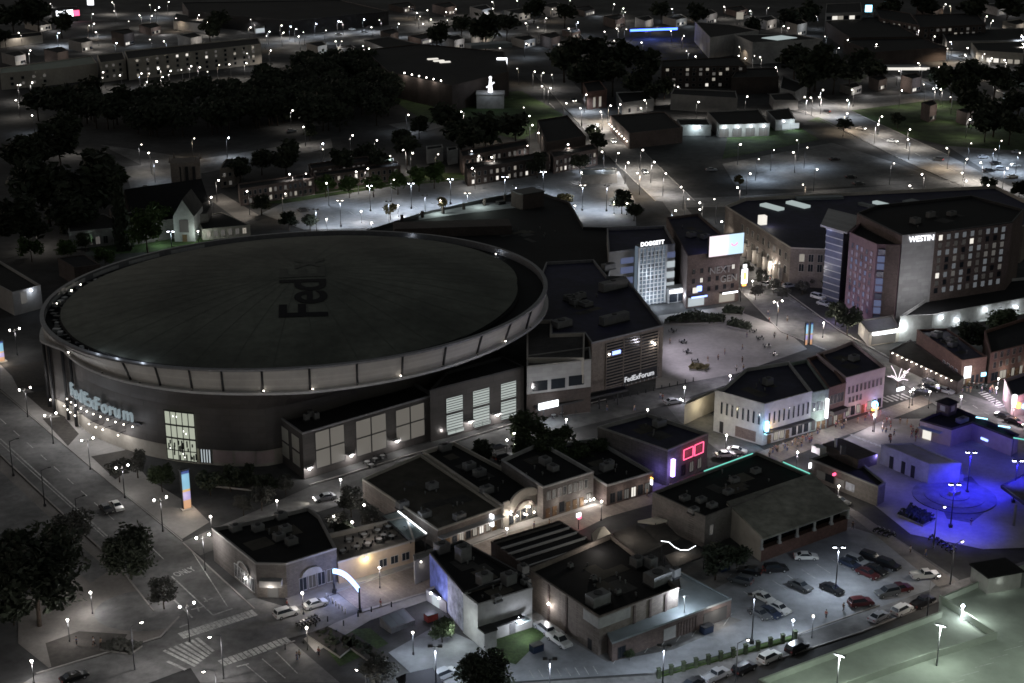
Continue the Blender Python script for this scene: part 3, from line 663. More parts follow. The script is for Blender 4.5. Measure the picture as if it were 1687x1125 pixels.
# covered car park behind the arena
gar=B('parking_garage','broad black roofed parking garage behind the arena with lit top deck',[(780,398),(905,452),(1000,462),(1010,420),(1052,376),(962,374),(938,333),(880,313),(800,327),(690,352),(590,384)],h=13,wall='concrete',roof='roof_black',cap='metal_dark')
for px,py,w_,d_ in ((869,318,9,7),):
    q=G(px,py,17)-gar.c; m=MB(); m.box((q.x,q.y,14),(w_,d_,7),0,.62); m.box((q.x,q.y,17.7),(w_+.6,d_+.6,.4),1,.62); m.build('stair_tower',['brick_dark','metal_dark'],gar.root)
q0=[G(*p,12.4)-gar.c for p in ((690,353),(800,334),(865,331),(850,342),(760,352),(690,362))]
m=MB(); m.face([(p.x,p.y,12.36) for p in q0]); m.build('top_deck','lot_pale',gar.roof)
for px,py in ((825,333),): q=G(px,py,13)-gar.c; m=MB(); m.box((q.x,q.y,12.9),(3,2,1),0,.6); m.build('hatch','metal_dark',gar.roof)
for px,py in ((790,334),(720,345)): q=G(px,py,14)-gar.c; light(gar.root,'deck_light',(q.x,q.y,16),330,(.85,1,.92),rad=.3)
for k in range(6):
    q=G(662+k*34,362-k*6.6,13)-gar.c; m=MB(); m.box((q.x,q.y,13.6),(.8,.8,2.2),0,.6); m.build('pier','brick_dark',gar.root)
q=G(745,375,14)-gar.c; m=MB(); m.box((q.x,q.y,13.8),(38,9,3),0,.12); m.build('plant_room','brick_dark',gar.roof)
# garage front with the lit glass stair tower
gf=B('garage_block','grey open decked garage front with a glowing white glass stair tower',[(1003,416),(1112,402),(1095,372),(1000,376)],by=508,wall='stucco_grey',roof='roof_blue',cap='metal_grey')
for j,(za,zb) in enumerate(((3.6,5.6),(7,9),(10.3,12.3),(13.4,15.2))):
    for xa,xc in ((1022,1043),(1091,1111)):
        sa=onwall(gf,0,xa,450)[0]; sc=onwall(gf,0,xc,450)[0]; panel(gf,0,sa,sc,za,zb,'win_cool' if xa>1050 and j<3 else 'win_blue' if j else 'glass_dark','opening',.06)
s0=onwall(gf,0,1045,455)[0]; s1=onwall(gf,0,1089,455)[0]; zt=gf.h+1
m=MB(); wallbox(m,gf,0,s0,s1,.2,zt,0,2.5); tw=m.build('stair_tower','stair_glow',gf.root); m=MB()
for k in range(8): s=s0+(s1-s0)*k/7; e=.32 if k in(0,7) else .13; wallbox(m,gf,0,s-e,s+e,.2,zt,2.5,2.75,0)
for k in range(15): z=.6+(zt-.8)*k/14; wallbox(m,gf,0,s0,s1,z-.1,z+.1,2.5,2.7,0)
for k in range(1,5):
    for a in (1,3,4,5,6): s=s0+(s1-s0)*(a-.4)/7; wallbox(m,gf,0,s,s+.8,zt*k/5+.4,zt*k/5+1.9,2.5,2.62,1)
m.build('glazing_bar',['metal_light','metal_dark'],tw)
s,z=onwall(gf,0,1048,411); sb=panel(gf,0,s0+.2,s1-.3,zt+.1,zt+.5,'metal_dark','sign_frame',2.6); walltext(gf,0,s0+.3,zt+.5,'DOGGETT',1.7,'letter_white',2.8,.06,sb,space=1.0)
light(gf.root,'tower_light',P3(gf,0,(s0+s1)/2,9,7),420,COOL,rad=.6); light(gf.root,'tower_light',P3(gf,0,(s0+s1)/2,2.5,6),400,COOL,rad=.6)
k0=onwall(gf,0,1092,490)[0]; k1=onwall(gf,0,1121,487)[0]
m=MB(); wallbox(m,gf,0,k0,k1,0,4.6,.01,3.5,0); ki=m.build('lobby','stucco_grey',gf.root)
m=MB(); wallbox(m,gf,0,k0+.2,k1-.2,3.1,4.1,3.5,3.65); m.build('lobby_sign','strip_white',ki)
m=MB(); wallbox(m,gf,0,k0+.3,(k0+k1)/2-.2,.3,2.8,3.5,3.6); m.build('lobby_window','glass_dark',ki); m=MB(); wallbox(m,gf,0,(k0+k1)/2+.2,k1-.3,.3,2.8,3.5,3.6); m.build('lobby_window','glass_dark',ki)
light(gf.root,'lobby_light',P3(gf,0,(k0+k1)/2,3,6.5),260,COOL,rad=.4)
# brown brick block with the video screen
bb=B('brick_block','brown brick corner block with a glowing video screen and NEXT GEN lettering',[(1133,422),(1220,411),(1150,352),(1098,358)],by=508,wall='brick_brown',roof='roof_blue',cap='brick_brown',units=3)
windows(bb,0,6,((4.6,6),(7.6,9),(10.6,12)),.05,.95,.9,('glass_dark','win_bright','win_dim'),(7,1,1),seed=12,frm='brick_dark')
s,z=onwall(bb,0,1168,452); walltext(bb,0,s,z,'NEXT',3.0,'stucco_grey',.15,.03); s,z=onwall(bb,0,1186,462); walltext(bb,0,s,z-.6,'GEN',3.0,'stucco_grey',.15,.03)
p_,u_,n_,L_=edge(bb,0); sa=onwall(bb,0,1164,422)[0]; sc=L_+.4; za=onwall(bb,0,1164,423)[1]; zc=onwall(bb,0,1164,388)[1]
m=MB(); wallbox(m,bb,0,sa,sc,za,zc,.35,1.1); scr=m.build('video_screen','metal_dark',bb.root)
m=MB(); wallbox(m,bb,0,sa+.15,sc-.15,za+.15,zc-.15,1.1,1.18); m.build('screen_face','screen',scr)
m=MB()
for k in range(11):
    t=math.pi*(1.1+.85*k/10); wallbox(m,bb,0,sa+(sc-sa)*.72+1.0*math.cos(t)-.14,sa+(sc-sa)*.72+1.0*math.cos(t)+.14,(za+zc)/2+.4+.8*math.sin(t)-.14,(za+zc)/2+.4+.8*math.sin(t)+.14,1.18,1.22)
m.build('screen_mark','neon_red',scr)
light(bb.root,'screen_light',P3(bb,0,(sa+sc)/2,(za+zc)/2,4),500,(.9,.85,1),rad=2); light(bb.root,'screen_light',P3(bb,0,sa+3,gH:=bb.h+3.5,-3),110,(.45,.4,1),rad=1)
for (x0,x1,y,mt,lc) in ((1134,1160,486,'strip_blue',COOL),(1185,1210,483,'strip_white',WARM)):
    a=onwall(bb,0,x0,y)[0]; c=onwall(bb,0,x1,y)[0]; m=MB(); wallbox(m,bb,0,a,c,3.5,3.7,.02,1.8,0); aw=m.build('awning','metal_dark',bb.root); m=MB(); wallbox(m,bb,0,a,c,3.5,4.0,1.8,1.9); m.build('sign_strip',mt,aw)
    m=MB(); wallbox(m,bb,0,a,c,.4,3.1,.01,.12); m.build('shop_window','win_cool' if mt=='strip_blue' else 'win_warm',bb.root); light(bb.root,'shop_light',P3(bb,0,(a+c)/2,2.8,3),130,lc)
s,z=onwall(bb,0,1141,478); panel(bb,0,s,s+1.6,4.6,6.2,'win_bright','shop_sign',.4); s,z=onwall(bb,0,1148,475); panel(bb,0,s,s+1.5,5,6.6,'strip_blue','shop_sign',.5)
q=bb.pts[1]; m=MB(); m.box((.8,0,9.2),(1.6,.5,4.4),0,.4); bs=thing('blade_sign','bright white and orange blade sign on the corner of the brown brick block','sign',(q.x+.6,q.y-.6,0)); bs.data if 0 else None
m=MB(); m.box((.9,-.2,8.2),(2.0,.5,4.6),0,.5); m.box((.2,.1,8.2),(.8,.2,.2),0,.5); m.box((.9,-.2,11.4),(1.2,.4,1.0),0,.5); m.build('sign_case','letter_white',bs)
m=MB(); m.box((.98,-.5,8.4),(1.0,.1,2.2),0,.5); m.build('sign_mark','neon_orange',bs); m=MB(); m.box((.9,-.2,5.4),(1.2,.5,.5),0,.5); m.build('sign_foot','neon_orange',bs); m=MB(); m.tube((.1,.2,0),(.1,.2,10),.12,n=6); m.build('sign_post','metal_dark',bs)
# the dark roofed mall block across the street
ml=B('mall','wide dark blue roofed mall with cream arcade corner and roof skylights',[(1303,408),(1400,412),(1600,372),(1687,372),(1720,345),(1640,306),(1450,315),(1228,326),(1195,339)],by=472,wall='brick_tan',roof='roof_blue',cap='stucco_beige',par=1)
windows(ml,8,9,((3.5,6),(8,10.2)),.25,.98,1.6,('glass_dark','win_dim'),(5,1),frm='stucco_beige',seed=4)
windows(ml,0,5,((5.2,7.6),(8.4,10.8)),.12,.9,1.5,('glass_dark','win_warm'),(6,1),frm='stucco_beige',seed=5)
p_,u_,n_,L_=edge(ml,8)
for k in range(9):
    s=L_*.28+k*L_*.7/9; m=MB(); wallbox(m,ml,8,s-.4,s+.4,0,4.6,.01,1.2); m.build('arcade_pier','stucco_beige',ml.root)
    if k%2: light(ml.root,'arcade_light',P3(ml,8,s+1.5,3.2,2.6),110,WARM,rad=.3)
for px,py,w_,d_ in ((1272,338,9,3),(1315,334,9,3),(1350,323,17,3.2),(1427,335,6,2),(1457,334,9,2.2),(1538,338,15,1.8),(1504,330,5,5),(1577,332,4,4)):
    q=G(px,py,ml.h)-ml.c; m=MB(); lit=px in(1457,1538,1272,1315)
    m.box((q.x,q.y,ml.h-.6),(w_,d_,.9),0,-.95 if px!=1350 else .12); m.build('skylight','skylight_pane' if lit else 'roof_metal',ml.roof)
for px,py in ((1256,365),(1484,352)): q=G(px,py,ml.h)-ml.c; m=MB(); m.box((q.x,q.y,ml.h+.6),(2.4,2,3),0,.3); m.build('lit_hatch','win_bright',ml.roof); light(ml.root,'hatch_light',(q.x+2,q.y-3,ml.h+1.5),90,NEUT)
# hotel
h1=B('hotel','brick hotel with pale blank end wall carrying a white lit name sign',[(1487,388),(1540,383),(1668,366),(1687,345),(1600,322),(1445,338),(1412,351)],by=540,wall='brick_brown',roof='roof_black',cap='metal_dark',units=5)
pe=edge(h1,0); panel(h1,0,-.1,pe[3]+.1,0,h1.h+.15,'panel_grey','end_wall',.25); light(h1.root,'added_wall_wash',P3(h1,0,4,13,11),560,(.97,.97,1),rad=.5)  # end wall is brightened by an added light that nothing carries
s,z=onwall(h1,0,1497,396); walltext(h1,0,s-.2,z-.4,'WESTIN',2.3,'letter_white',.45,.03)
windows(h1,1,9,[(9.2+k*2.28,10.8+k*2.28) for k in range(8)],.03,.94,1.35,('glass_dark','win_faint','win_grey','win_dim','win_bright'),(4,7,9,3,.7),frm='brick_brown',seed=21,mull=False)
pod=B('hotel_podium','long pale podium wall below the hotel with lit loading doors and dark flat roof',[(1483,521),(1537,519),(1700,489),(1710,455),(1560,470)],by=563,wall='stucco_white',roof='roof_black',cap='stucco_white')
pp=edge(pod,1)
for x0,x1 in ((1566,1596),(1607,1640),(1652,1687)):
    a=onwall(pod,1,x0,550)[0]; c=onwall(pod,1,x1,545)[0]; panel(pod,1,a,c,0.1,3.2,'metal_grey','loading_door',.1); m=MB(); wallbox(m,pod,1,a-.3,c+.3,3.2,3.4,.02,1.2); m.build('door_hood','metal_light',pod.root)
for px,py,pw in ((1549,522,65),(1622,509,65),(1575,526,45),(1645,514,45),(1485,535,230),(1672,505,65)):
    i=1 if px>1537 else 0; s,z=onwall(pod,i,px,py); m=MB(); m.ball(P3(pod,i,s,z,.7),.3,10,6); m.build('wall_light','bulb_cool',pod.root); light(pod.root,'wall_lamp_light',P3(pod,i,s,z-.6,1.6),pw,(.9,1,.98),rad=.4)
ent=B('hotel_entrance','low glass canopy entrance at the foot of the hotel corner',[(1432,548),(1482,541),(1470,520),(1415,528)],h=4,wall='stucco_beige',roof='metal_light',par=.2)
panel(ent,0,1,9,.3,3,'win_dim','shop_window',.1); panel(ent,0,1,9.5,3.2,3.9,'strip_white','canopy_light',.8); light(ent.root,'entrance_light',P3(ent,0,3,3,2.5),170,WARM); light(ent.root,'entrance_light',P3(ent,3,4,3,2.5),130,WARM)
h2=B('hotel_wing','purple lit hotel wing with a grid of windows and corner bays',[(1445,403),(1483,404),(1500,390),(1425,360),(1400,383)],by=540,wall='panel_purple',roof='roof_black',cap='panel_purple')
windows(h2,4,5,[(3.8+k*2.15,5.2+k*2.15) for k in range(9)],.06,.92,1.1,('glass_blue','win_blue','win_lilac','win_bright'),(3,4,7,.35),frm='panel_purple',seed=9,mull=False)
panel(h2,0,edge(h2,0)[3]*.38,edge(h2,0)[3],0,h2.h,'brick_brown','side_wall',.2)
for k in range(10): panel(h2,0,.4,edge(h2,0)[3]*.36,2.5+k*2.2,4.1+k*2.2,'win_blue' if k%3 else 'glass_blue','bay_window',.9)
light(h2.root,'added_facade_wash',P3(h2,4,6,3,7),150,(.62,.5,1),rad=.5); light(h2.root,'added_facade_wash',P3(h2,4,16,12,9),150,(.68,.55,1),rad=.5)  # facade lights are added, without any fitting
h3=B('glass_tower','narrow blue glass corner tower of the hotel with pale floor bands and flat roof brim',[(1362,374),(1390,382),(1412,362),(1372,352)],by=492,wall='glass_blue',roof='roof_black',cap='panel_grey')
m=MB()
for k in range(11):
    z=1.5+k*(h3.h-2)/10
    for i in (0,3): wallbox(m,h3,i,0,edge(h3,i)[3],z-.14,z+.14,.02,.16)
m.build('floor_band','metal_light',h3.root)
m=MB(); m.prism(inset([p-h3.c for p in h3.pts],-1.8),h3.h+.3,h3.h+.8); m.build('roof_brim','panel_grey',h3.root)
light(h3.root,'added_facade_wash',P3(h3,0,3,14,8),300,(.5,.55,1),rad=.5); light(h3.root,'added_roof_wash',P3(h3,0,-1,h3.h-1.5,3),60,(.5,.55,1),rad=.3)  # added lights without lamps wash the tower and its brim
q=G(1390,505); vs=thing('neon_strip','violet neon strip over the pavement tables by the hotel','sign',(q.x,q.y,0))
m=MB(); a=G3(1361,468,3.2)-Vector((q.x,q.y,0)); c=G3(1381,476,3.2)-Vector((q.x,q.y,0)); m.tube(a,c,.18,n=6); m.build('tube','neon_violet',vs); m=MB(); m.tube((a.x,a.y,0),a,.08,n=6); m.tube((c.x,c.y,0),c,.08,n=6); m.build('post','metal_dark',vs)
light(vs,'neon_light',((a.x+c.x)/2,(a.y+c.y)/2-1,2.8),120,(.6,.5,1)); light(vs,'neon_light',(a.x+1,a.y+4,3),170,WARM)
# ------------------------------------------------------------------ club street, upper side
def shops(b,i,n,f0,f1,col=WARM,pw=70,panes=('win_warm','win_bright','glass_dark','win_dim'),wts=(3,1,3,2),seed=3,door='wood'):
    L=edge(b,i)[3]; r=random.Random(seed)
    for k in range(n):
        a=L*(f0+(f1-f0)*k/n)+.25; c=L*(f0+(f1-f0)*(k+1)/n)-.25
        if r.random()<.25:
            o=panel(b,i,a,a+1.1,.1,2.3,door,'door',.1); m=MB(); wallbox(m,b,i,a+.85,a+.95,1.0,1.15,.1,.18); m.build('handle','metal_light',o); a+=1.4
        if c-a>.6: window(b,i,(a+c)/2,.5,2.7,c-a-.2,r.choices(panes,wts)[0],'metal_dark','shop_window')
    if pw:
        for k in range(max(1,n//3)): light(b.root,'shop_light',P3(b,i,L*(f0+(f1-f0)*(k+.5)/max(1,n//3)),2.6,1.6),pw*.36,col,rad=.3)
w=B('corner_hall','big white corner hall with tall dark slit windows and dark flat roof',[(1260,666),(1338,645),(1300,596),(1229,607),(1193,638),(1178,643)],by=734,wall='stucco_white',roof='roof_blue',cap='stucco_white',units=2)
for i,n,f0,f1 in ((0,9,.06,.98),(5,8,.1,.96)):
    L=edge(w,i)[3]
    for k in range(n):
        s=L*(f0+(f1-f0)*(k+.5)/n); window(w,i,s,5.0,8.0,.55,'glass_dark','stucco_white',mull=False)
panel(w,5,edge(w,5)[3]*.45,edge(w,5)[3]*.86,.4,3,'brick_brown','shutter',.1); panel(w,5,edge(w,5)[3]*.13,edge(w,5)[3]*.13+1,.1,3,'metal_dark','door',.1)
shops(w,0,7,.08,.98,WARM,95,('win_warm','glass_dark','win_dim'),(1,2,3),seed=8); light(w.root,'added_street_wash',P3(w,0,6,4.5,7),150,(1,.95,.9),rad=.4); light(w.root,'added_street_wash',P3(w,0,15,4.5,7),150,(.95,.92,1),rad=.4); light(w.root,'added_street_wash',P3(w,5,9,4.5,7),150,(.93,.9,1),rad=.4)  # street washes are free lights added to brighten the white walls
m=MB(); wallbox(m,w,0,0,edge(w,0)[3],3.3,3.7,.02,1.4); m.build('awning','metal_dark',w.root)
m=MB(); wallbox(m,w,0,.1,.9,3.0,6.2,.3,.9); m.build('corner_sign','neon_cyan',w.root); light(w.root,'sign_light',P3(w,0,-1.2,5,1.5),140,(.2,.6,1),rad=.2); light(w.root,'sign_light',P3(w,0,1.8,4.8,1.5),90,(1,.65,.2),rad=.2); light(w.root,'sign_light',P3(w,0,1.2,6.5,2.2),50,(.3,.3,1),rad=.2)
light(w.root,'added_street_wash',P3(w,5,3,5,5),110,(1,.9,.6),rad=.4)  # one more added light on the side wall
gp=[w.pts[1],G(1366,639,w.h),G(1330,590,w.h),w.pts[2]]
g=B('green_club','pale green painted three bay club front with lit white hanging sign',None,h=w.h-.4,world=[p.copy() for p in gp],wall='stucco_green',roof='roof_blue',cap='stucco_green')
windows(g,0,4,((5.2,7.4),),.05,.95,.7,('glass_dark',),frm='stucco_white'); shops(g,0,3,.05,.95,NEUT,110,seed=2)
m=MB(); wallbox(m,g,0,edge(g,0)[3]*.75,edge(g,0)[3]*.75+.5,3.2,8.2,.5,1.3); m.build('hanging_sign','letter_white',g.root); light(g.root,'sign_light',P3(g,0,edge(g,0)[3]*.6,4.5,2.2),150,(.85,1,.95),rad=.2)
rp=[g.pts[1],G(1394,630,w.h),G(1355,582,w.h),g.pts[2]]
r_=B('brick_club','dark red brick club front with four arched windows and dark awning',None,h=w.h-.1,world=[p.copy() for p in rp],wall='brick_red',roof='roof_blue',cap='brick_red')
windows(r_,0,4,((6,8.2),),.08,.92,.85,('glass_dark',),frm='brick_tan'); shops(r_,0,3,.05,.95,WARM,60,seed=6); m=MB(); wallbox(m,r_,0,.4,edge(r_,0)[3]-.4,3.6,4.6,.02,1.7); m.build('awning','brick_dark',r_.root)
pk=B('pink_club','pink two storey end building with neon guitar sign and plain cornice',[(1394,623),(1459,605),(1404,562),(1374,574),(1345,583)],by=690,wall='stucco_pink',roof='roof_blue',cap='stucco_pink',units=2)
windows(pk,0,9,((6.3,8.2),),.04,.96,.7,('glass_dark',),frm='stucco_pink',seed=2); windows(pk,0,4,((3.9,5.4),),.08,.45,.7,('glass_dark',),frm='stucco_pink',seed=3); shops(pk,0,7,.03,.97,(1,.75,.68),60,('glass_dark','win_warm','win_dim'),(3,1,2),seed=11); windows(pk,1,5,((5.5,7.5),),.1,.9,.8,('glass_dark',),frm='stucco_pink',seed=5)
s,z=onwall(pk,0,1435,664); m=MB(); m.ball(P3(pk,0,s,z,1.3),.85,12,6,0,1.2); ns=m.build('neon_sign','neon_cyan',pk.root); m=MB(); m.box(P3(pk,0,s,z-1.1,1.4),(2.2,.5,.5),0,.7); m.build('neon_base','neon_orange',ns); light(pk.root,'sign_light',P3(pk,0,s-1.8,z-.2,1.6),60,(1,.1,.15),rad=.2); light(pk.root,'sign_light',P3(pk,0,s+.6,z+.6,2.2),60,(.3,.3,1),rad=.2)
pw_=B('boundary_wall','tall tan yard wall lit from the street left of the white corner hall',[(1128,668),(1178,646),(1180,641),(1131,662)],h=5,wall='stucco_beige',roof='concrete',par=.05)
light(pw_.root,'wall_lamp_light',P3(pw_,0,5,4,2.5),120,(1,.88,.6))
# club street, near the arena
a1=B('club','broad low club with plain brown roof and lit brick front of white framed windows',[(721,873),(825,836),(693,748),(597,789)],by=908,wall='brick_tan',roof='roof_brown',cap='stucco_beige',par=.5)
for q in ((663,832),(712,801),(700,848),(757,852)): unit_at(a1,*q,d=(2.4,1.6,1.3))
shops(a1,0,8,.1,.95,WARM,130,seed=14); s,z=onwall(a1,0,806,848); panel(a1,0,s,s+.5,1.6,4.2,'letter_white','blade_sign',1.0)
m=MB(); wallbox(m,a1,0,0,edge(a1,0)[3],3.1,3.35,.02,1.6); m.build('canopy','metal_light',a1.root)
a2=B('arched_hall','long black roofed hall ending in a cream mission style arched front',[(829,834),(895,806),(748,728),(697,744)],by=872,wall='stucco_beige',roof='roof_black',cap='stucco_beige')
for q in ((773,769),(790,780),(802,808),(733,738)): unit_at(a2,*q,d=(2.6,1.8,1.4))
L=edge(a2,0)[3]; m=MB(); pr=[]
for k in range(17):
    t=math.pi*k/16; pr.append((L/2-L*.34*math.cos(t),a2.h+2.1*math.sin(t)))
prof=[(0,a2.h-.3),(0,a2.h+.9),(L*.12,a2.h+.9)]+pr+[(L*.88,a2.h+.9),(L,a2.h+.9),(L,a2.h-.3)]
F=[P3(a2,0,s,z,.35) for s,z in prof]; K=[P3(a2,0,s,z,-.1) for s,z in prof]; m.face(F[::-1]); m.face(K)
for k in range(len(F)): m.face([F[k],F[(k+1)%len(F)],K[(k+1)%len(F)],K[k]][::-1])
m.build('gable','stucco_beige',a2.root)
m=MB(); pr=[(L/2-L*.25*math.cos(math.pi*k/14),2.3+2.4*math.sin(math.pi*k/14)) for k in range(15)]
for (s0,z0),(s1,z1) in zip(pr,pr[1:]): m.tube(P3(a2,0,s0,z0,.4),P3(a2,0,s1,z1,.4),.25,n=6)
m.build('arch','brick_brown',a2.root); shops(a2,0,5,.12,.88,WARM,60,seed=20)
for px,py in ((868,833),(876,842),(848,848),(864,846),(860,845),(838,842)): wall_light(a2,0,px,py,70 if px in(868,848,838) else 0,WARM,.7,.2)
a3=B('brick_row','two storey grey brick row with pale sash windows and white cornice',[(895,803),(978,777),(892,728),(826,757)],by=856,wall='brick_grey',roof='roof_black',cap='stucco_white',units=3)
windows(a3,0,8,((4.3,6.1),),.05,.9,.75,('win_dim','glass_dark','win_warm'),(5,2,1),frm='stucco_white',seed=30); shops(a3,0,7,.03,.97,WARM,85,seed=31)
for px,py in ((962,824),(975,820),(969,822)): wall_light(a3,0,px,py,60 if px!=969 else 0,NEUT,.7,.22)
a4=B('low_tavern','low dark brick tavern with white stepped parapet next to the brick row',[(1000,800),(1076,778),(980,722),(900,735)],by=834,wall='brick_brown',roof='roof_black',cap='stucco_white',units=3)
shops(a4,0,6,.05,.95,WARM,60,seed=33,wts=(1,1,5,2)); s,z=onwall(a4,0,1071,797); panel(a4,0,s,s+.2,2.2,3.4,'letter_white','blade_sign',.7); panel(a4,0,s,s+.25,3.6,3.9,'neon_orange','blade_sign',.7)
a5=B('neon_corner','corner bar with red double ring neon and a blue violet upright sign',[(1100,742),(1167,714),(1066,681),(985,703)],by=801,wall='brick_grey',roof='roof_blue',cap='stucco_grey',units=2)
for xa,xc,y0,y1 in ((1124,1139,757,741),(1142,1156,750,733)):
    s0,z0=onwall(a5,0,xa,y0); s1,_=onwall(a5,0,xc,y0); z1=onwall(a5,0,xa,y1)[1]; m=MB(); r=.14
    for q0,q1 in (((s0,z0),(s1,z0)),((s1,z0),(s1,z1)),((s1,z1),(s0,z1)),((s0,z1),(s0,z0))): m.tube(P3(a5,0,*q0,.4),P3(a5,0,*q1,.4),.11,n=6)
    m.build('neon_ring','neon_red',a5.root)
    light(a5.root,'neon_light',P3(a5,0,(s0+s1)/2,(z0+z1)/2,1.2),22,(1,.1,.2),rad=.2)
s,z=onwall(a5,0,1104,770); m=MB(); wallbox(m,a5,0,s-.2,s+.6,z-2.0,z+2.1,.3,1.0); m.build('upright_sign','neon_violet',a5.root); light(a5.root,'neon_light',P3(a5,0,s-.6,z,2.4),120,(.3,.25,1),rad=.2)
windows(a5,0,3,((1,3.4),),.3,.9,1.3,('glass_dark','win_dim'),frm='metal_dark'); light(a5.root,'neon_light',P3(a5,3,edge(a5,3)[3]-2,3.5,2),60,(.3,.25,1),rad=.2)
# corner restaurant and its yard
cr=B('corner_restaurant','low cut corner restaurant with black roof and arched white window hoods',[(471,929),(554,903),(526,850),(508,836),(480,843),(398,862),(349,870),(421,928)],by=985,wall='brick_grey',roof='roof_black',cap='stucco_grey',par=.6)
for q in ((425,870),(460,885),(480,892),(470,872),(463,850),(388,870)): unit_at(cr,*q,d=(2.2,1.6,1.2))
windows(cr,0,4,((.6,3.2),),.22,.95,1.5,('glass_dark','win_faint'),frm='stucco_white',seed=3)
L=edge(cr,0)[3]
for f in (.48,):
    m=MB(); pr=[(L*f-2.2*math.cos(math.pi*k/10),3.5+1.6*math.sin(math.pi*k/10)) for k in range(11)]; m.face([P3(cr,0,s,z,.5) for s,z in pr][::-1]); 
    for (s0,z0),(s1,z1) in zip(pr,pr[1:]): m.face([P3(cr,0,s0,z0,0),P3(cr,0,s0,z0,.5),P3(cr,0,s1,z1,.5),P3(cr,0,s1,z1,0)])
    m.build('window_hood','stucco_white',cr.root)
windows(cr,6,6,((.6,3.4),),.5,.95,1.2,('glass_dark','win_faint'),(3,1),frm='stucco_white',seed=4)
L6=edge(cr,6)[3]; m=MB(); pr=[(L6*.72-2.4*math.cos(math.pi*k/10),3.6+1.6*math.sin(math.pi*k/10)) for k in range(11)]
for (s0,z0),(s1,z1) in zip(pr,pr[1:]): m.tube(P3(cr,6,s0,z0,.15),P3(cr,6,s1,z1,.15),.18,n=6)
m.build('window_hood','stucco_white',cr.root); wall_light(cr,6,409,951,90,NEUT,.6,.25)
m=MB(); L7=edge(cr,7)[3]; wallbox(m,cr,7,.8,L7-.8,2.9,4.2,.02,1.5); m.build('door_canopy','stucco_white',cr.root); panel(cr,7,L7*.35,L7*.7,.1,2.5,'win_dim','door',.12); light(cr.root,'door_light',P3(cr,7,L7/2,2.6,2),60,WARM)
light(cr.root,'added_corner_wash',P3(cr,6,1.5,6.2,2.2),55,NEUT,rad=.2)  # light added at the cut corner; no lamp is there
pt=B('patio_terrace','raised roof terrace with tables over a tan front wall beside the corner restaurant',[(557,926),(683,890),(670,850),(540,880)],by=962,wall='stucco_orange',roof='paving',cap='stucco_beige',par=.9)
wall_light(pt,0,602,918,90,(1,.9,.5),.5,.26); windows(pt,0,3,((1,2.6),),.5,.95,1.6,('glass_dark',),frm='stucco_beige')
light(pt.root,'terrace_light',(0,0,pt.h+2.2),60,WARM)
pv=B('awning_pavilion','small pavilion with corrugated pale teal roof and bright light strip',[(676,893),(703,881),(655,842),(628,850)],h=4.6,z0=4.2,wall='metal_dark',roof='awning',par=.02)
for k in range(4):
    q=P3(pv,k,.2,0,-.3); m=MB(); m.tube((q.x,q.y,-4.2),(q.x,q.y,.2),.12,n=6); m.build('post','metal_dark',pv.root)
m=MB(); 
for k in range(15):
    a=pv.pts[0].lerp(pv.pts[1],(k+.5)/15)-pv.c; c=pv.pts[3].lerp(pv.pts[2],(k+.5)/15)-pv.c; m.tube((a.x,a.y,.44),(c.x,c.y,.44),.09,n=5)
m.build('corrugation','awning',pv.root); a=pv.pts[1]-pv.c; c=pv.pts[2]-pv.c; m=MB(); m.tube((a.x*.98,a.y*.98,.7),(c.x*.9,c.y*.9,.7),.14,n=6); m.build('light_strip','strip_white',pv.root); light(pv.root,'strip_light',(a.x*.4+c.x*.4,a.y*.4+c.y*.4,1.6),60,COOL)
tw=B('tall_wall','narrow grey plastered wall end between the terrace and the club',[(683,925),(718,912),(716,905),(681,915)],h=5,wall='stucco_grey',roof='concrete',par=.05)
# ------------------------------------------------------------------ lower side of the club street
mu=B('mural_building','black roofed building with blue and white painted mural along its side',[(763,977),(861,945),(760,890),(708,911)],by=1043,wall='brick_dark',roof='roof_black',cap='metal_dark',par=.6)
L=edge(mu,3)[3]; panel(mu,3,0,L*.55,.3,mu.h-.3,'mural_blue','mural',.06); panel(mu,3,L*.55,L,.3,mu.h-.3,'mural_pale','mural',.06)
for q,d in (((728,905),(2.6,2,1.8)),((763,918),(2.4,2.2,2.8)),((798,957),(2.6,2,2)),((838,957),(2.4,2,2)),((862,940),(1.6,1.6,1.6))): unit_at(mu,*q,d=d)
mw=B('white_annex','plain pale plastered annex with black roof behind the small parking yard',[(787,997),(877,969),(858,940),(762,977)],by=1063,wall='stucco_white',roof='roof_black',cap='stucco_white',par=.4)
for q in ((866,958),(818,985)): unit_at(mw,*q,d=(1.6,1.2,.9))
m=MB(); L=edge(mw,0)[3]; wallbox(m,mw,0,L*.1,L*.78,3.3,3.6,.02,1.4); m.build('balcony','metal_dark',mw.root); m=MB(); wallbox(m,mw,0,0,2.6,0,3.4,.02,2.2); wallbox(m,mw,0,-.1,2.7,3.4,3.7,.02,2.4,1); m.build('porch',['stucco_white','roof_grey'],mw.root); o=panel(mw,0,L*.58,L*.58+1.2,.1,2.2,'metal_grey','door',.1)
s,z=onwall(mw,0,850,1023); m=MB(); wallbox(m,mw,0,s-.6,s+2.2,2.6,2.9,.02,1.6); m.ball(P3(mw,0,s,3.2,.9),.42,8,6,1); m.build('door_lamp',['awning','bulb_cool'],mw.root); light(mw.root,'door_light',P3(mw,0,s,2.6,2.4),190,(.85,.9,1),rad=.3); light(mw.root,'added_wall_wash',P3(mw,3,edge(mw,3)[3]-2,3.4,3.5),170,(.9,1,.97),rad=.3)  # wall wash is an added light, apart from the door lamp
sh=B('small_shed','small flat shed with two lamps below the mural',[(735,993),(752,985),(722,963),(702,972)],by=1010,wall='stucco_grey',roof='roof_grey',par=.15)
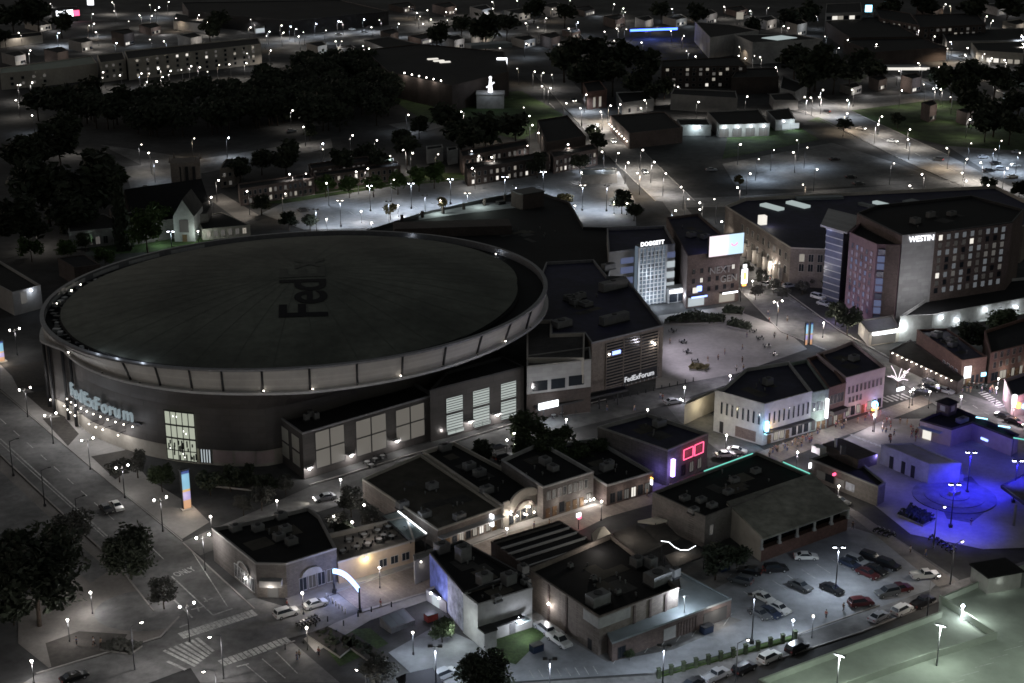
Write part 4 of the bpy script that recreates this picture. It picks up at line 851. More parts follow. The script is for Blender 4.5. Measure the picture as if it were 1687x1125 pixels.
for f in (.3,.7): m=MB(); m.ball(P3(sh,3,edge(sh,3)[3]*f,2.4,.3),.2,8,5); m.build('wall_light','bulb_cool',sh.root)
light(sh.root,'wall_lamp_light',P3(sh,3,3,2,1.4),60,(.8,.85,1)); light(sh.root,'added_mural_wash',P3(sh,3,6,4.5,3.5),200,(.8,.75,1))  # mural is brightened by an added light, apart from the shed lamps
panel(sh,3,2,4.2,.1,2.1,'win_cool','door',.1)
rb=B('ridged_hall','black hall with pale raised ridges along its roof in front of the arched hall',[(868,937),(985,898),(922,858),(809,892)],by=985,wall='brick_dark',roof='roof_black',cap='brick_dark',par=.15)
for f in (.1,.3,.5,.72,.97):
    a=rb.pts[3].lerp(rb.pts[0],f)-rb.c; c=rb.pts[2].lerp(rb.pts[1],f)-rb.c; m=MB(); d=(c-a); n=Vector((-d.y,d.x)).normalized()*.35; m.obox((a.x,a.y,rb.h-.2),d.to_3d(),n.to_3d(),Vector((0,0,.45))); m.build('roof_ridge','metal_light' if f>.25 else 'roof_grey',rb.root)
bk=B('black_hall','large black roofed brick hall with pale parapet corner beside the parking lot',[(987,1017),(1118,968),(1007,880),(870,938)],by=1080,wall='brick_tan',roof='roof_black',cap='brick_tan',par=.8)
for q,d in (((985,990),(4,2.4,2)),((1083,955),(4.5,3,2)),((1112,945),(1.6,1.4,1.6)),((1050,927),(2.2,2,1.6)),((1072,930),(1.8,1.8,2)),((940,930),(.8,.8,.7)),((978,950),(1,.8,.7)),((1018,973),(1,.8,.7)),((1075,955),(2,2,1.4))): unit_at(bk,*q,d=d)
L=edge(bk,0)[3]; panel(bk,0,-.1,L*.38,bk.h-2.2,bk.h-.1,'stucco_white','fascia_board',.2); panel(bk,3,edge(bk,3)[3]*.8,edge(bk,3)[3]+.1,bk.h-2.2,bk.h-.1,'stucco_white','fascia_board',.2)
for f in (.42,.62,.82): panel(bk,0,L*f,L*f+.5,2,bk.h-.2,'brick_brown','pilaster',.2)
for f in (.3,.55): panel(bk,3,edge(bk,3)[3]*f,edge(bk,3)[3]*f+.5,0,bk.h-.2,'brick_brown','pilaster',.2)
panel(bk,3,edge(bk,3)[3]*.86,edge(bk,3)[3]*.86+1.1,.1,2.2,'metal_dark','door',.1); wall_light(bk,3,908,993,90,NEUT,.6,.26)
le=B('lean_to','low brick lean to with pale metal roof along the front of the black hall',[(1009,1059),(1205,986),(1119,941),(1122,970),(990,1022)],by=1091,wall='brick_brown',roof='roof_metal',cap='roof_metal',par=.05)
L=edge(le,0)[3]; windows(le,0,1,((.3,2.4),),.03,.12,1.6,('glass_dark',),frm='metal_dark'); panel(le,0,L*.42,L*.52,.3,2.7,'stucco_white','mural',.08)
for k in range(7): panel(le,0,L*(.54+k*.025),L*(.54+k*.025)+.35,.1,3,'brick_brown','pilaster',.15)
panel(le,0,L*.76,L*.96,.2,2.8,'win_faint','window',.1); light(le.root,'roof_light',tuple(P3(le,0,L*.62,le.h+3.2,-1.5)),520,COOL,rad=.3); light(le.root,'wall_lamp_light',P3(le,0,L*.86,2.6,1.5),60,WARM)
m=MB(); q=P3(le,0,L*.62,0,-1.0); m.tube((q.x,q.y,le.h-.1),(q.x,q.y,le.h+3.4),.08,n=6); m.tube((q.x-.8,q.y,le.h+3.4),(q.x+.8,q.y,le.h+3.4),.06,n=6); m.build('roof_mast','metal_light',le.root)
# beer garden with canvas roofs
q=G(1010,905); tn=thing('canvas_pavilion','tan canvas garden pavilion with curved roofs and a string of white lights','pavilion',(q.x,q.y,0))
def canvas(pxs,h,mt,peak,nm):
    P=[G3(x,y,h)-Vector((q.x,q.y,0)) for x,y in pxs]; c=sum(P,Vector())/len(P); c.z+=peak; m=MB(); n=len(P)
    for k in range(n):
        a,b2=P[k],P[(k+1)%n]; e=6
        for j in range(e):
            f0,f1=j/e,(j+1)/e; w0,w1=f0**1.6,f1**1.6
            def mixp(A,f): 
                v=A.lerp(c,f); v.z=A.z+(c.z-A.z)*math.sin(f*math.pi/2); return v
            m.face([mixp(a,f0),mixp(b2,f0),mixp(b2,f1),mixp(a,f1)],0,True)
        m.tube((a.x,a.y,0),(a.x,a.y,a.z),.1,n=6,m=1)
        m.face([a,(a.x,a.y,a.z-.4),(b2.x,b2.y,b2.z-.4),b2])
    m.build(nm,[mt,'metal_dark'],tn)
canvas([(980,898),(1012,886),(1000,872),(975,880)],4.4,'canvas_cream',2.0,'canvas_dome')
canvas([(1040,920),(1090,897),(1048,862),(1010,878)],3.6,'canvas_dark',.6,'canvas_roof')
canvas([(1080,862),(1100,857),(1082,851),(1050,858)],3.6,'canvas_cream',.4,'canvas_roof')
canvas([(1060,905),(1120,885),(1095,860),(1062,868)],3.2,'canvas_dark',.5,'canvas_roof')
canvas([(1110,935),(1160,915),(1145,897),(1095,915)],3,'canvas_dark',.4,'canvas_roof')
canvas([(1020,935),(1060,920),(1030,900),(985,915)],3.4,'canvas_dark',.5,'canvas_roof')
m=MB(); pts=[G3(x,y,4.1)-Vector((q.x,q.y,0)) for x,y in ((1089,891),(1102,893),(1111,901),(1121,906),(1134,906),(1146,899))]
for a,c in zip(pts,pts[1:]): m.tube(a,c,.07,n=6)
m.build('light_string','strip_white',tn); light(tn,'string_light',pts[3]+Vector((0,-1,.8)),60,WARM); light(tn,'garden_light',G3(1030,862,7.5)-Vector((q.x,q.y,0)),150,WARM); light(tn,'garden_light',G3(985,892,9)-Vector((q.x,q.y,0)),110,WARM)
nz=thing('neon_post_sign','small red and white neon sign on a post in the street before the ridged hall','sign',G3(953,872))
m=MB(); m.tube((0,0,0),(0,0,3),.1,n=6); m.build('post','metal_dark',nz); m=MB(); m.box((0,0,3.3),(1.2,.3,.9),0,.7); m.build('sign_face','letter_white',nz); m=MB(); m.box((.2,-.2,2.7),(.9,.2,.3),0,.7); m.build('sign_foot','neon_red',nz); light(nz,'neon_light',(.3,-.8,2.4),40,(1,.25,.3),rad=.2)
# barn-like hall with sloped roof
bn=B('music_hall','black flat roofed hall edged with thin turquoise light strips',[(1162,852),(1337,784),(1247,745),(1075,811)],by=903,wall='brick_grey',roof='roof_black',cap='brick_grey',par=.5)
for q in ((1128,820),(1143,840),(1155,823),(1173,832),(1200,810),(1210,790),(1245,775)): unit_at(bn,*q,d=(2,1.5,.9))
for (a,c) in (((1160,776),(1240,747)),((1290,761),(1334,780))):
    A=G3(*a,bn.h+.4)-Vector((*bn.c,0)); D=G3(*c,bn.h+.4)-Vector((*bn.c,0)); m=MB(); m.tube(A,D,.12,n=6); m.build('light_strip','strip_teal',bn.root)
L=edge(bn,0)[3]; window(bn,0,1.9,2.6,4.6,.8,'win_dim','stucco_white')
ridge=[G(1197,828,bn.h),G(1337,781,bn.h)]; eh=hgt(1258,887,928); ev=[G(1258,887,eh),G(1401,836,eh)]
c=sum(ridge+ev,Vector((0,0)))/4; br=thing('porch_hall','grey green sloped roof hall with open brick porch of white posts','building',(c.x,c.y,0))
R=[(p.x-c.x,p.y-c.y,bn.h+.25) for p in ridge]; E_=[(p.x-c.x,p.y-c.y,eh) for p in ev]; R=[Vector(p) for p in R]; E_=[Vector(p) for p in E_]
m=MB(); dn=(E_[0]-R[0]); m.obox(R[0],R[1]-R[0],dn*1.0,Vector((0,0,.3)))
m.v=[]; m.f=[]; m.m=[]; m.sm=[]; m.face([R[0],E_[0],E_[1],R[1]]); m.face([v-Vector((0,0,.3)) for v in (R[1],E_[1],E_[0],R[0])]); 
for a,b2 in ((R[0],E_[0]),(E_[0],E_[1]),(E_[1],R[1]),(R[1],R[0])): m.face([a,a-Vector((0,0,.3)),b2-Vector((0,0,.3)),b2])
m.build('roof','roof_slope',br)
m=MB(); fl=lambda v,z:(v.x,v.y,z)
i0=E_[0].lerp(R[0],.04); i1=E_[1].lerp(R[1],.04)
m.face([fl(i0,0),fl(R[0],0),fl(R[0],bn.h-.1),fl(i0,i0.z-.32)][::-1]); m.build('side_wall','stucco_beige',br); m=MB(); m.face([fl(i1,0),fl(R[1],0),fl(R[1],bn.h-.1),fl(i1,i1.z-.32)]); m.build('side_wall','stucco_beige',br)
m=MB(); m.face([fl(i0,0),fl(i1,0),fl(i1,eh*.5),fl(i0,eh*.5)]); m.face([fl(i0,eh*.5),fl(i1,eh*.5),fl(i1.lerp(R[1],.1),eh*.5),fl(i0.lerp(R[0],.1),eh*.5)]); m.build('porch_wall','brick_red',br)
b0=i0.lerp(R[0],.2); b1=i1.lerp(R[1],.2); m=MB(); m.face([fl(b0,0),fl(b1,0),fl(b1,eh),fl(b0,eh)]); m.build('back_wall','glass_dark',br)
for k in range(6):
    v=i0.lerp(i1,k/5); m=MB(); m.box((v.x,v.y,eh*.5+(eh*.5-.5)/2),(.42,.42,eh*.5-.4),0,.35); m.box((v.x,v.y,eh*.5+.25),(.7,.7,.5),0,.35); m.build('post','stucco_white',br)
m=MB(); d=i1-i0; n=Vector((d.y,-d.x,0)).normalized()*.12; m.obox((i0.x,i0.y,eh-.75),d,n,Vector((0,0,.5))); m.build('beam','stucco_white',br)
# park stage hut, hall and blue terrace
hu=B('bar_hut','low dark roofed bar hut with poster windows at the edge of the blue park',[(1447,802),(1459,795),(1390,738),(1334,756)],by=834,wall='brick_grey',roof='roof_black',cap='stucco_grey',par=.4)
L=edge(hu,3)[3]
for f,mt in ((.12,'win_faint'),(.25,'glass_dark'),(.4,'stucco_white'),(.55,'mural_pale')): panel(hu,3,L*f,L*f+2.4,1,2.8,mt,'poster',.1)
m=MB(); qq=G(1399,752,hu.h)-hu.c; m.box((qq.x,qq.y,hu.h+.6),(11,6,2.6),0,-.98); m.build('upper_box','brick_dark',hu.roof); m=MB(); m.tube((qq.x-3,qq.y+1,hu.h),(qq.x-3,qq.y+1,hu.h+4),.3,n=8); m.build('flue','metal_light',hu.roof)
m=MB(); m.box((qq.x-6.6,qq.y+1.5,hu.h+1.1),(2.6,2,1.6),0,-.98); m.build('rooftop_unit','metal_light',hu.roof); q3=G(1389,741,hu.h+3)-hu.c; m=MB(); m.box((q3.x,q3.y,hu.h+3),(1.1,1.1,2),0); m.build('chimney','metal_dark',hu.roof)
panel(hu,3,L*.02,L*.035,2.6,3.9,'letter_white','sign',.7); panel(hu,3,L*.38,L*.4,3.3,3.8,'neon_red','sign',.8)
te=B('stage_terrace','tall plain wall block of the park stage washed deep blue',[(1531,765),(1583,763),(1503,730),(1452,732)],by=798,wall='stucco_white',roof='paving_light',cap='stucco_white',par=.15)
light(te.root,'added_park_light',P3(te,3,6,6,8),220,(.3,.27,1),rad=.5); light(te.root,'added_park_light',P3(te,3,18,6,8),260,(.1,.08,1),rad=.5); light(te.root,'added_park_light',P3(te,0,6,5,7),260,(.03,.025,1),rad=.5); light(te.root,'added_park_light',(12,9,9),500,(.05,.04,1),rad=.5); light(hs.root if 0 else te.root,'added_park_light',(26,2,7),420,(.03,.02,1),rad=.5); light(te.root,'added_park_light',(-14,16,7),260,(.4,.36,1),rad=.5)  # blue lights added to wash the terrace and park; no lamps carry them
for f in (.2,.45,.65): panel(te,3,edge(te,3)[3]*f,edge(te,3)[3]*f+1.1,.1,3,'metal_dark','banner',.08)
hs=B('park_pavilion','brick park pavilion with black roof and little square cupola',[(1568,707),(1602,696),(1668,722),(1679,716),(1578,672),(1536,683),(1516,692)],by=736,wall='stucco_pink',roof='roof_black',cap='brick_dark',par=.4)
qq=G(1559,678,hs.h)-hs.c; m=MB(); m.box((qq.x,qq.y,hs.h+1.0),(3.4,3.4,3.2),0,.7); m.build('cupola','brick_dark',hs.roof); m=MB(); m.box((qq.x,qq.y,hs.h+3.1),(4.2,4.2,1.1),0,.7,.1); m.build('cupola_roof','roof_black',hs.roof)
m=MB(); 
for a in (.7,2.27,3.84,5.41): m.box((qq.x+1.72*math.cos(a),qq.y+1.72*math.sin(a),hs.h+1.3),(.08,1.4,1.3),0,a)
m.build('cupola_louvre','metal_grey',hs.roof); unit_at(hs,1585,692,d=(3,1.6,1)); panel(hs,6,1,3.2,.2,2.6,'win_bright','doorway',.1); panel(hs,1,3,5,1.3,1.8,'strip_blue','sign',.2); m=MB(); wallbox(m,hs,6,.3,6,3,3.2,.02,1.6); m.build('awning','awning',hs.root)
for px,py,c2 in ((1617,692,'neon_cyan'),(1654,706,'neon_cyan'),(1679,726,'strip_teal')):
    q4=G(px,py,hs.h); t4=thing('neon_tube','',"sign",(q4.x,q4.y,0)); m=MB(); m.tube((-1.2,.6,hs.h+.5),(1.2,-.6,hs.h+.5),.16,n=6); m.build('tube',c2,t4); m=MB(); m.tube((-1.1,.6,0),(-1.1,.6,hs.h+.5),.06,n=5); m.build('post','metal_dark',t4); rank(t4,'short neon tube on post','neon tubes','behind the park pavilion','neon tubes behind the pavilion')
bc=B('dark_canopy','dark pitched canopy on one post at the right edge over the blue park',[(1687,828),(1740,800),(1700,775),(1649,800)],h=5.2,z0=4.6,wall='metal_dark',roof='roof_brown',par=.02)
q=G(1674,830,5)-bc.c; m=MB(); m.tube((q.x,q.y,-4.6),(q.x,q.y,.3),.3,n=8); m.build('post','concrete',bc.root)
# corner houses right
fr=B('corner_saloon','long brick saloon with dark roof and bright poster on its gable front',[(1585,594),(1626,588),(1560,541),(1511,543)],by=637,wall='brick_red',roof='roof_blue',cap='brick_red',par=.4,units=6)
panel(fr,0,1,3.1,2.2,5.4,'letter_white','lit_poster',.2); panel(fr,0,6.5,8,2,3,'neon_cyan','sign',.2); shops(fr,0,5,.05,.95,WARM,60,seed=41); light(fr.root,'sign_light',P3(fr,0,2,3.5,2),70,(.8,1,.8))
L=edge(fr,3)[3]; windows(fr,3,4,((2,4),),.6,.95,1.2,('glass_dark',),frm='stucco_white')
pa=B('patio_roof','dark lean to patio roof edged with a row of bulbs beside the brick saloon',[(1578,630),(1588,622),(1500,560),(1466,578)],h=3.3,wall='brick_dark',roof='roof_brown',par=.05)
L=edge(pa,3)[3]
for k in range(13):
    m=MB(); m.ball(P3(pa,3,L*(.06+k*.072),3.2,.45),.11,8,5); m.tube(P3(pa,3,L*(.06+k*.072),3.2,0),P3(pa,3,L*(.06+k*.072),3.2,.4),.04,n=4); m.build('patio_bulb','bulb_small',pa.root)
    if k%3==1: light(pa.root,'patio_light',P3(pa,3,L*(.06+k*.072),2.7,1.2),60,WARM)
rb2=B('brick_terrace','three storey red brick terrace with cream shopfront at the right edge',[(1632,582),(1720,560),(1700,520),(1622,545)],by=632,wall='brick_red',roof='roof_black',cap='brick_red')
windows(rb2,0,8,((4,5.6),(6.6,8.2)),.04,.96,.9,('glass_dark','win_faint'),frm='brick_tan',seed=7); shops(rb2,0,6,.04,.96,WARM,160,seed=44)
nb=B('neon_bar','low violet lit bar with bright neon signs at the right edge of the crossing',[(1668,655),(1720,640),(1700,610),(1655,625)],by=690,wall='stucco_pink',roof='roof_blue',cap='stucco_pink')
panel(nb,0,-.2,.8,4,6.4,'letter_white','neon_sign',.8); panel(nb,0,1.6,2.4,2.6,4,'neon_orange','neon_sign',.9); panel(nb,0,4,5,2,3,'neon_cyan','neon_sign',.8); light(nb.root,'neon_light',P3(nb,0,1.5,4,2.5),150,(1,.4,.6)); light(nb.root,'neon_light',P3(nb,3,3,3,2),80,(.7,.3,1))
# multi-storey deck bottom right
dk_h=11.5
dk=B('parking_deck','pale green lit open parking deck with ramp parapets at the bottom right corner',[(1250,1120),(1390,1200),(1900,1150),(1900,900),(1720,925),(1690,930),(1612,958),(1548,985),(1549,1008)],h=dk_h,wall='concrete_green',roof='concrete_green',cap='concrete_green',par=1.0)
def dwall(pts,z0,z1,nm,mt='concrete_green',w=.25):
    m=MB(); P=[G(*p,dk_h)-dk.c for p in pts]
    for a,c in zip(P,P[1:]): d=c-a; n=Vector((-d.y,d.x)).normalized()*w; m.obox((a.x,a.y,z0),d.to_3d(),n.to_3d(),Vector((0,0,z1-z0)))
    m.build(nm,mt,dk.root)
dwall([(1387,1130),(1520,1083),(1643,1045)],dk_h-1,dk_h+.4,'ramp_wall'); dwall([(1643,1045),(1549,982)],dk_h-1,dk_h+.3,'ramp_wall')
m=MB(); P=[G(*p,dk_h)-dk.c for p in ((1387,1132),(1643,1047),(1760,1020),(1760,930),(1640,965),(1560,985),(1643,1040),(1650,1050),(1900,1180),(1500,1250))]
m.face([(p.x,p.y,dk_h-.9) for p in [G(1390,1131,dk_h-.9)-dk.c,G(1900,1300,dk_h-.9)-dk.c,G(1900,960,dk_h-.9)-dk.c,G(1646,1047,dk_h-.9)-dk.c]]); m.build('upper_deck','concrete_green',dk.roof)
for k in range(6):
    A=G(1560+k*24,1120-k*14,dk_h)-dk.c; D=G(1590+k*24,1112-k*14,dk_h)-dk.c; m=MB(); d=D-A; n=Vector((-d.y,d.x)).normalized()*.12; m.face([(A.x,A.y,dk_h-.885),(D.x,D.y,dk_h-.885),(D.x+n.x,D.y+n.y,dk_h-.885),(A.x+n.x,A.y+n.y,dk_h-.885)]); m.build('bay_line','paint_white',dk.roof)
q=G(1640,955,dk_h)-dk.c; m=MB(); m.box((q.x,q.y,dk_h+.6),(7,5,3.2),0,.33); m.box((q.x,q.y,dk_h+2.35),(7.6,5.6,.3),1,.33); m.build('stair_head',['concrete','roof_black'],dk.root)
q=G(1641,945,dk_h+1.5)-dk.c; m=MB(); m.ball((q.x,q.y-.6,dk_h+1.3),.3,8,6); m.build('stair_lamp','bulb_cool',dk.root); light(dk.root,'stair_light',(q.x,q.y-2,dk_h+1.2),170,(.88,1,.93),rad=.3)
q=G(1585,1012,dk_h)-dk.c; m=MB(); m.ball((q.x,q.y,dk_h+1.6),.3,8,6); m.tube((q.x,q.y,dk_h-1),(q.x,q.y,dk_h+1.4),.08,n=6); m.build('ramp_lamp','bulb_cool',dk.root); light(dk.root,'ramp_light',(q.x+1.5,q.y-1,dk_h+1.4),260,(.88,1,.95),rad=.3)
# ------------------------------------------------------------------ blocks behind and left of the arena
lv=B('plaza_building','dark roofed building left of the arena with pale gable end and blue lit eave',[(20,482),(67,470),(0,430),(-60,440)],by=520,wall='stucco_grey',roof='roof_black',cap='stucco_grey')
m=MB(); m.ball(P3(lv,0,6,lv.h-.6,.6),.28,8,5); m.build('wall_light','bulb_cool',lv.root); light(lv.root,'wall_lamp_light',P3(lv,0,6,lv.h-1.2,1.6),45,COOL); panel(lv,0,2.6,4.6,3,6.6,'win_dim','window',.1)
lr=B('garden_hut','dark hipped roof hut among the bushes behind the arena rim',[(122,441),(165,436),(140,420),(95,425)],h=6,wall='brick_dark',roof='roof_black',par=.1)
# church
ch=B('church','old stone church with steep black roof and a pale gable facing the arena',[(342,352),(348,340),(330,296),(208,313),(180,345),(195,375)],h=7,wall='brick_grey',roof='roof_black',par=.1)
zb=ch.h; P=lambda px,py,z:G3(px,py,z)-Vector((ch.c.x,ch.c.y,0))
m=MB(); r0,r1=P(205,312,14),P(332,294,14); e0,e1=P(215,352,7),P(345,334,7); f0,f1=r0+(r0-e0),r1+(r1-e1); f0.z=f1.z=7
for a,b2,c2,d2 in ((e0,e1,r1,r0),(f1,f0,r0,r1)): m.face([a,b2,c2,d2])
m.face([e1,f1,r1]); m.face([f0,e0,r0]); m.build('main_roof','roof_black',ch.root)
a0,a1=P(288,398,0),P(322,398,0); hh=9.0; apx=(a0+a1)/2; m=MB(); U=(a1-a0); back=Vector((-U.y,U.x,0)).normalized()*16
m.face([a0,a1,a1+Vector((0,0,hh)),apx+Vector((0,0,hh+6)),a0+Vector((0,0,hh))]); m.face([a0,a0+Vector((0,0,hh)),a0+back+Vector((0,0,hh)),a0+back]); m.face([a1,a1+back,a1+back+Vector((0,0,hh)),a1+Vector((0,0,hh))]); m.build('gable_wall','stucco_white',ch.root)
m=MB(); z6=Vector((0,0,hh+6.2)); zh=Vector((0,0,hh+.1)); m.face([a0+zh-U*.03,apx+z6,apx+z6+back,a0+zh+back-U*.03][::-1]); m.face([a1+zh+U*.03,a1+zh+back+U*.03,apx+z6+back,apx+z6][::-1]); m.build('gable_roof','roof_grey',ch.root)
m=MB(); Un=U.normalized(); nrm=Vector((Un.y,-Un.x,0))*.1; cc=apx+nrm
m.obox(cc-Un*1.6+Vector((0,0,3.4)),Un*3.2,nrm,Vector((0,0,4.4))); m.build('window','win_faint',ch.root); m=MB(); m.obox(cc-Un*.8,Un*1.6,nrm*2,Vector((0,0,2.6))); m.build('door','wood',ch.root)
t0=P(308,300,0); m=MB(); tb=G3(306,340)-Vector((*ch.c,0))
tq=P(305,268,16); m.box((tq.x,tq.y,8.5),(11,9,17),0,.2); m.build('tower','brick_tan',ch.root); m=MB()
for k in range(4): m.box((tq.x-4+k*2.7,tq.y-4.6,11),(1.1,.5,9),0,.0)
m.build('belfry_opening','metal_dark',ch.root)
for k in range(4): m=MB(); sx,sy=((-1,-1),(1,-1),(1,1),(-1,1))[k]; m.box((tq.x+sx*5,tq.y+sy*4,18),(.9,.9,2.2),0,.2,.1); m.build('pinnacle','brick_tan',ch.root)
m=MB(); a=P(205,352,7.3); c2=P(282,342,7.3); m.obox(a,c2-a,Vector((0,-.4,0)),Vector((0,0,.35))); m.build('eave_trim','stucco_white',ch.root); a=P(240,320,10); m=MB(); m.box((a.x,a.y,10),(1.6,1.6,7),0,.2); m.build('chimney','stucco_white',ch.root)
cw=B('church_wing','low pale wing of the church with lit eave line left of the big conifer',[(186,376),(200,366),(170,352),(112,362),(113,383)],h=6,wall='stucco_white',roof='roof_grey',cap='stucco_white',par=.1)
windows(cw,4,4,((1,3.6),),.2,.9,1.4,('glass_dark','win_dim'),frm='stucco_white'); light(cw.root,'wall_lamp_light',P3(cw,4,6,5,5),150,(.75,1,.9)); light(ch.root,'wall_lamp_light',a0+Vector((-4,-6,4)),240,(.8,1,.95))
cx=B('church_hall','low hipped hall with black roof and three lit windows beside the church gable',[(333,378),(412,371),(365,350),(322,358)],by=396,wall='stucco_beige',roof='roof_black',par=.1)
windows(cx,0,6,((1.2,3.2),),.05,.95,1.3,('win_warm','win_dim','glass_dark'),frm='stucco_beige',seed=3)

BIG=('club','music_hall','black_hall','mall','practice_hall','parking_garage')
for k,(nm,q_) in enumerate(list(BL)):
    if nm in BIG: clutter(q_,k,8,6)
    elif nm in ('arched_hall','brick_row','low_tavern','neon_corner','corner_restaurant','mural_building','white_annex','corner_hall','pink_club','hotel','corner_saloon','porch_hall','brick_block'): clutter(q_,k,4,3)
# ------------------------------------------------------------------ far blocks
def far(name,label,px,h,wall='brick_dark',roof='roof_black',win=None,cap=None,cat='building',units=0,par=.4):
    b=B(name,label,px,h=h,wall=wall,roof=roof,cap=cap,par=par,cat=cat,units=units,seed=5)
    for w in win or (): windows(b,*w[:5],**(w[5] if len(w)>5 else {}))
    return b
WP=dict(panes=('glass_dark','win_dim','win_warm','win_bright'),wts=(8,3,1.2,.5),frm='stucco_grey',mull=False)
def wp(**k): d=dict(WP); d.update(k); return d
far('apartment_block','long pale four storey apartment block behind the dark wood, its lamps lit',[(210,97),(430,72),(425,62),(205,84)],12,'stucco_beige',win=[(0,13,((1.5,3),(4.3,5.8),(7.2,8.7),(9.8,11.2)),.03,.97,wp(w=1.6,seed=2))])
far('apartment_block','short pale apartment block at the left end of the long one',[(165,103),(207,98),(202,86),(160,90)],11,'stucco_beige',win=[(0,3,((2,3.5),(5,6.5),(8,9.5)),.1,.9,wp(w=1.6))])
far('apartment_block','low beige apartment block at the far left behind the trees',[(0,121),(90,113),(160,104),(150,92),(0,112)],9,'stucco_beige','concrete_green',win=[(0,4,((2,3.5),(5,6.5)),.1,.9,wp(w=1.6))])
far('shop','far shop with bright pale blue sign at the top left',[(85,20),(128,18),(126,10),(85,12)],6,'stucco_grey')
b=B('shop_sign','long glowing pale blue and red shop sign at the top left',[(92,17),(130,14),(130,12),(92,15)],h=9,z0=3,wall='metal_dark',par=.05,cat='sign'); panel(b,0,0,edge(b,0)[3]*.72,3.6,8.6,'strip_white','sign_face',.3); panel(b,0,edge(b,0)[3]*.75,edge(b,0)[3],4,8,'neon_red','sign_face',.3)
m=MB()
for f in (.1,.9): q=P3(b,0,edge(b,0)[3]*f,0,-1); m.tube((q.x,q.y,-3),(q.x,q.y,.2),.2,n=6)
m.build('post','metal_dark',b.root)
far('garage_wall','low long tan building at the left edge beyond the blue floodlight',[(0,66),(70,58),(68,52),(0,58)],5,'stucco_beige')
far('workshop','pale gabled workshop among the top left lamps',[(285,34),(340,40),(345,30),(290,22)],6,'stucco_white','roof_grey')
far('warehouse','huge dark warehouse with two pale roof stripes at the top',[(480,34),(640,18),(560,0),(300,4),(310,18)],10,'metal_dark')
far('store','lit white store front near the blue floodlights, top left of centre',[(420,44),(436,42),(434,36),(418,38)],5,'stucco_white',win=[(0,1,((.5,3.5),),.05,.95,wp(w=8,panes=('win_cool',),wts=(1,)))])
sb=far('school','black roofed school hall with arched side lights and roof skylights, behind the wood',[(745,141),(838,118),(830,85),(690,72),(600,82),(640,118)],13,'brick_dark','roof_black')
for k in range(6):
    a=onwall(sb,5,668+k*12,120+k*2.5); m=MB(); m.ball(P3(sb,5,a[0],a[1],.6),.35,8,5); m.build('wall_light','bulb_small',sb.root)
    if k%2==0: light(sb.root,'wall_lamp_light',P3(sb,5,a[0],a[1]-1,2),160,WARM)
for px,py in ((713,97),(723,100),(733,102)): q=G(px,py,13)-sb.c; m=MB(); m.box((q.x,q.y,13),(6,2.2,.6),0,.4); m.build('skylight','win_bright',sb.roof)
q=G(805,76,13)-sb.c; m=MB(); m.box((q.x,q.y,13.6),(26,10,2.5),0,.4); m.build('plant_room','roof_metal',sb.roof)
bl=G3(827,112,8); bi=thing('billboard','small bright white billboard on a post beside the dark school','billboard',(bl.x,bl.y,0)); m=MB(); m.tube((0,.4,0),(0,.4,9),.3,n=6); m.build('post','metal_dark',bi); m=MB(); m.box((0,0,10),(6.2,.5,8),0); m.build('frame','metal_dark',bi); m=MB(); m.box((0,-.3,10),(5.8,.1,7.6),0); m.build('face','strip_white',bi); light(bi,'billboard_light',(0,-3,10),300,COOL,rad=1)
far('store_shed','pale sided shed with dark roof left of the school',[(640,82),(690,72),(640,60),(600,66)],6,'stucco_grey')
far('white_warehouse','white walled warehouse with lit flank, upper right',[(1170,62),(1250,50),(1205,40),(1145,36)],13,'stucco_white',win=None)
w2=far('skylit_warehouse','white warehouse with a pale skylight panel on black roof',[(1240,70),(1355,64),(1310,56),(1210,57)],13,'stucco_white')
q=G(1284,62,13)-w2.c; m=MB(); m.box((q.x,q.y,12.95),(13,18,.35),0,-.9,.98); m.build('skylight','skylight_pane',w2.roof)
far('lit_store','bright lit shopfront building at the top right by the blue sign',[(1360,22),(1420,20),(1418,4),(1362,6)],14,'stucco_grey',win=[(0,6,((1,4),(5.5,8),(9.5,12)),.03,.97,wp(w=4,panes=('win_bright','win_warm','glass_dark'),wts=(2,3,2)))])
far('black_block','wide black roofed block below the top right high street',[(1400,62),(1515,60),(1455,27),(1360,35)],9,'brick_dark')
far('black_block','long black roofed block with dark awnings, upper right',[(1440,86),(1560,78),(1500,55),(1390,66)],8,'brick_dark')
far('high_street_row','brick high street row with lit shopfronts at the top right',[(1450,30),(1515,42),(1500,22),(1440,12)],11,'brick_brown',win=[(0,7,((.5,3),(4.5,6.5),(7.8,9.5)),.05,.95,wp(w=2,seed=3))])
far('high_street_row','dark office row with faint windows behind the high street',[(1515,45),(1625,40),(1610,22),(1505,24)],11,'brick_dark',win=[(0,10,((1,3),(4.5,6.5),(7.8,9.5)),.05,.95,wp(w=2,seed=4))])
far('strip_mall','low strip of shops with lit canopy bars at the right edge',[(1560,68),(1687,66),(1687,46),(1550,50)],6,'stucco_grey')
far('strip_mall','dark roofed shops with lit pale fronts down the right edge',[(1610,83),(1687,88),(1687,68),(1600,70)],7,'stucco_beige',win=[(0,6,((.5,3),),.05,.95,wp(w=3,panes=('win_warm','win_bright'),wts=(1,1)))])
far('brick_apartments','long brown apartment house with scattered lit windows, upper right of centre',[(1090,110),(1230,108),(1215,93),(1090,100)],12,'brick_dark',win=[(0,12,((1,2.6),(4,5.6),(7,8.6),(9.6,11)),.03,.97,wp(w=1.6,seed=8))])
far('black_block','black flat building right of the brown apartment house',[(1205,128),(1283,126),(1278,112),(1215,113)],9,'brick_dark')
far('depot','long grey depot wall between the apartment house and the lit workshops',[(1105,155),(1215,162),(1212,150),(1110,146)],8,'stucco_grey')
far('store','bright sided low store at the junction of the diagonal boulevard',[(1285,145),(1310,152),(1330,140),(1290,125)],6,'stucco_white')
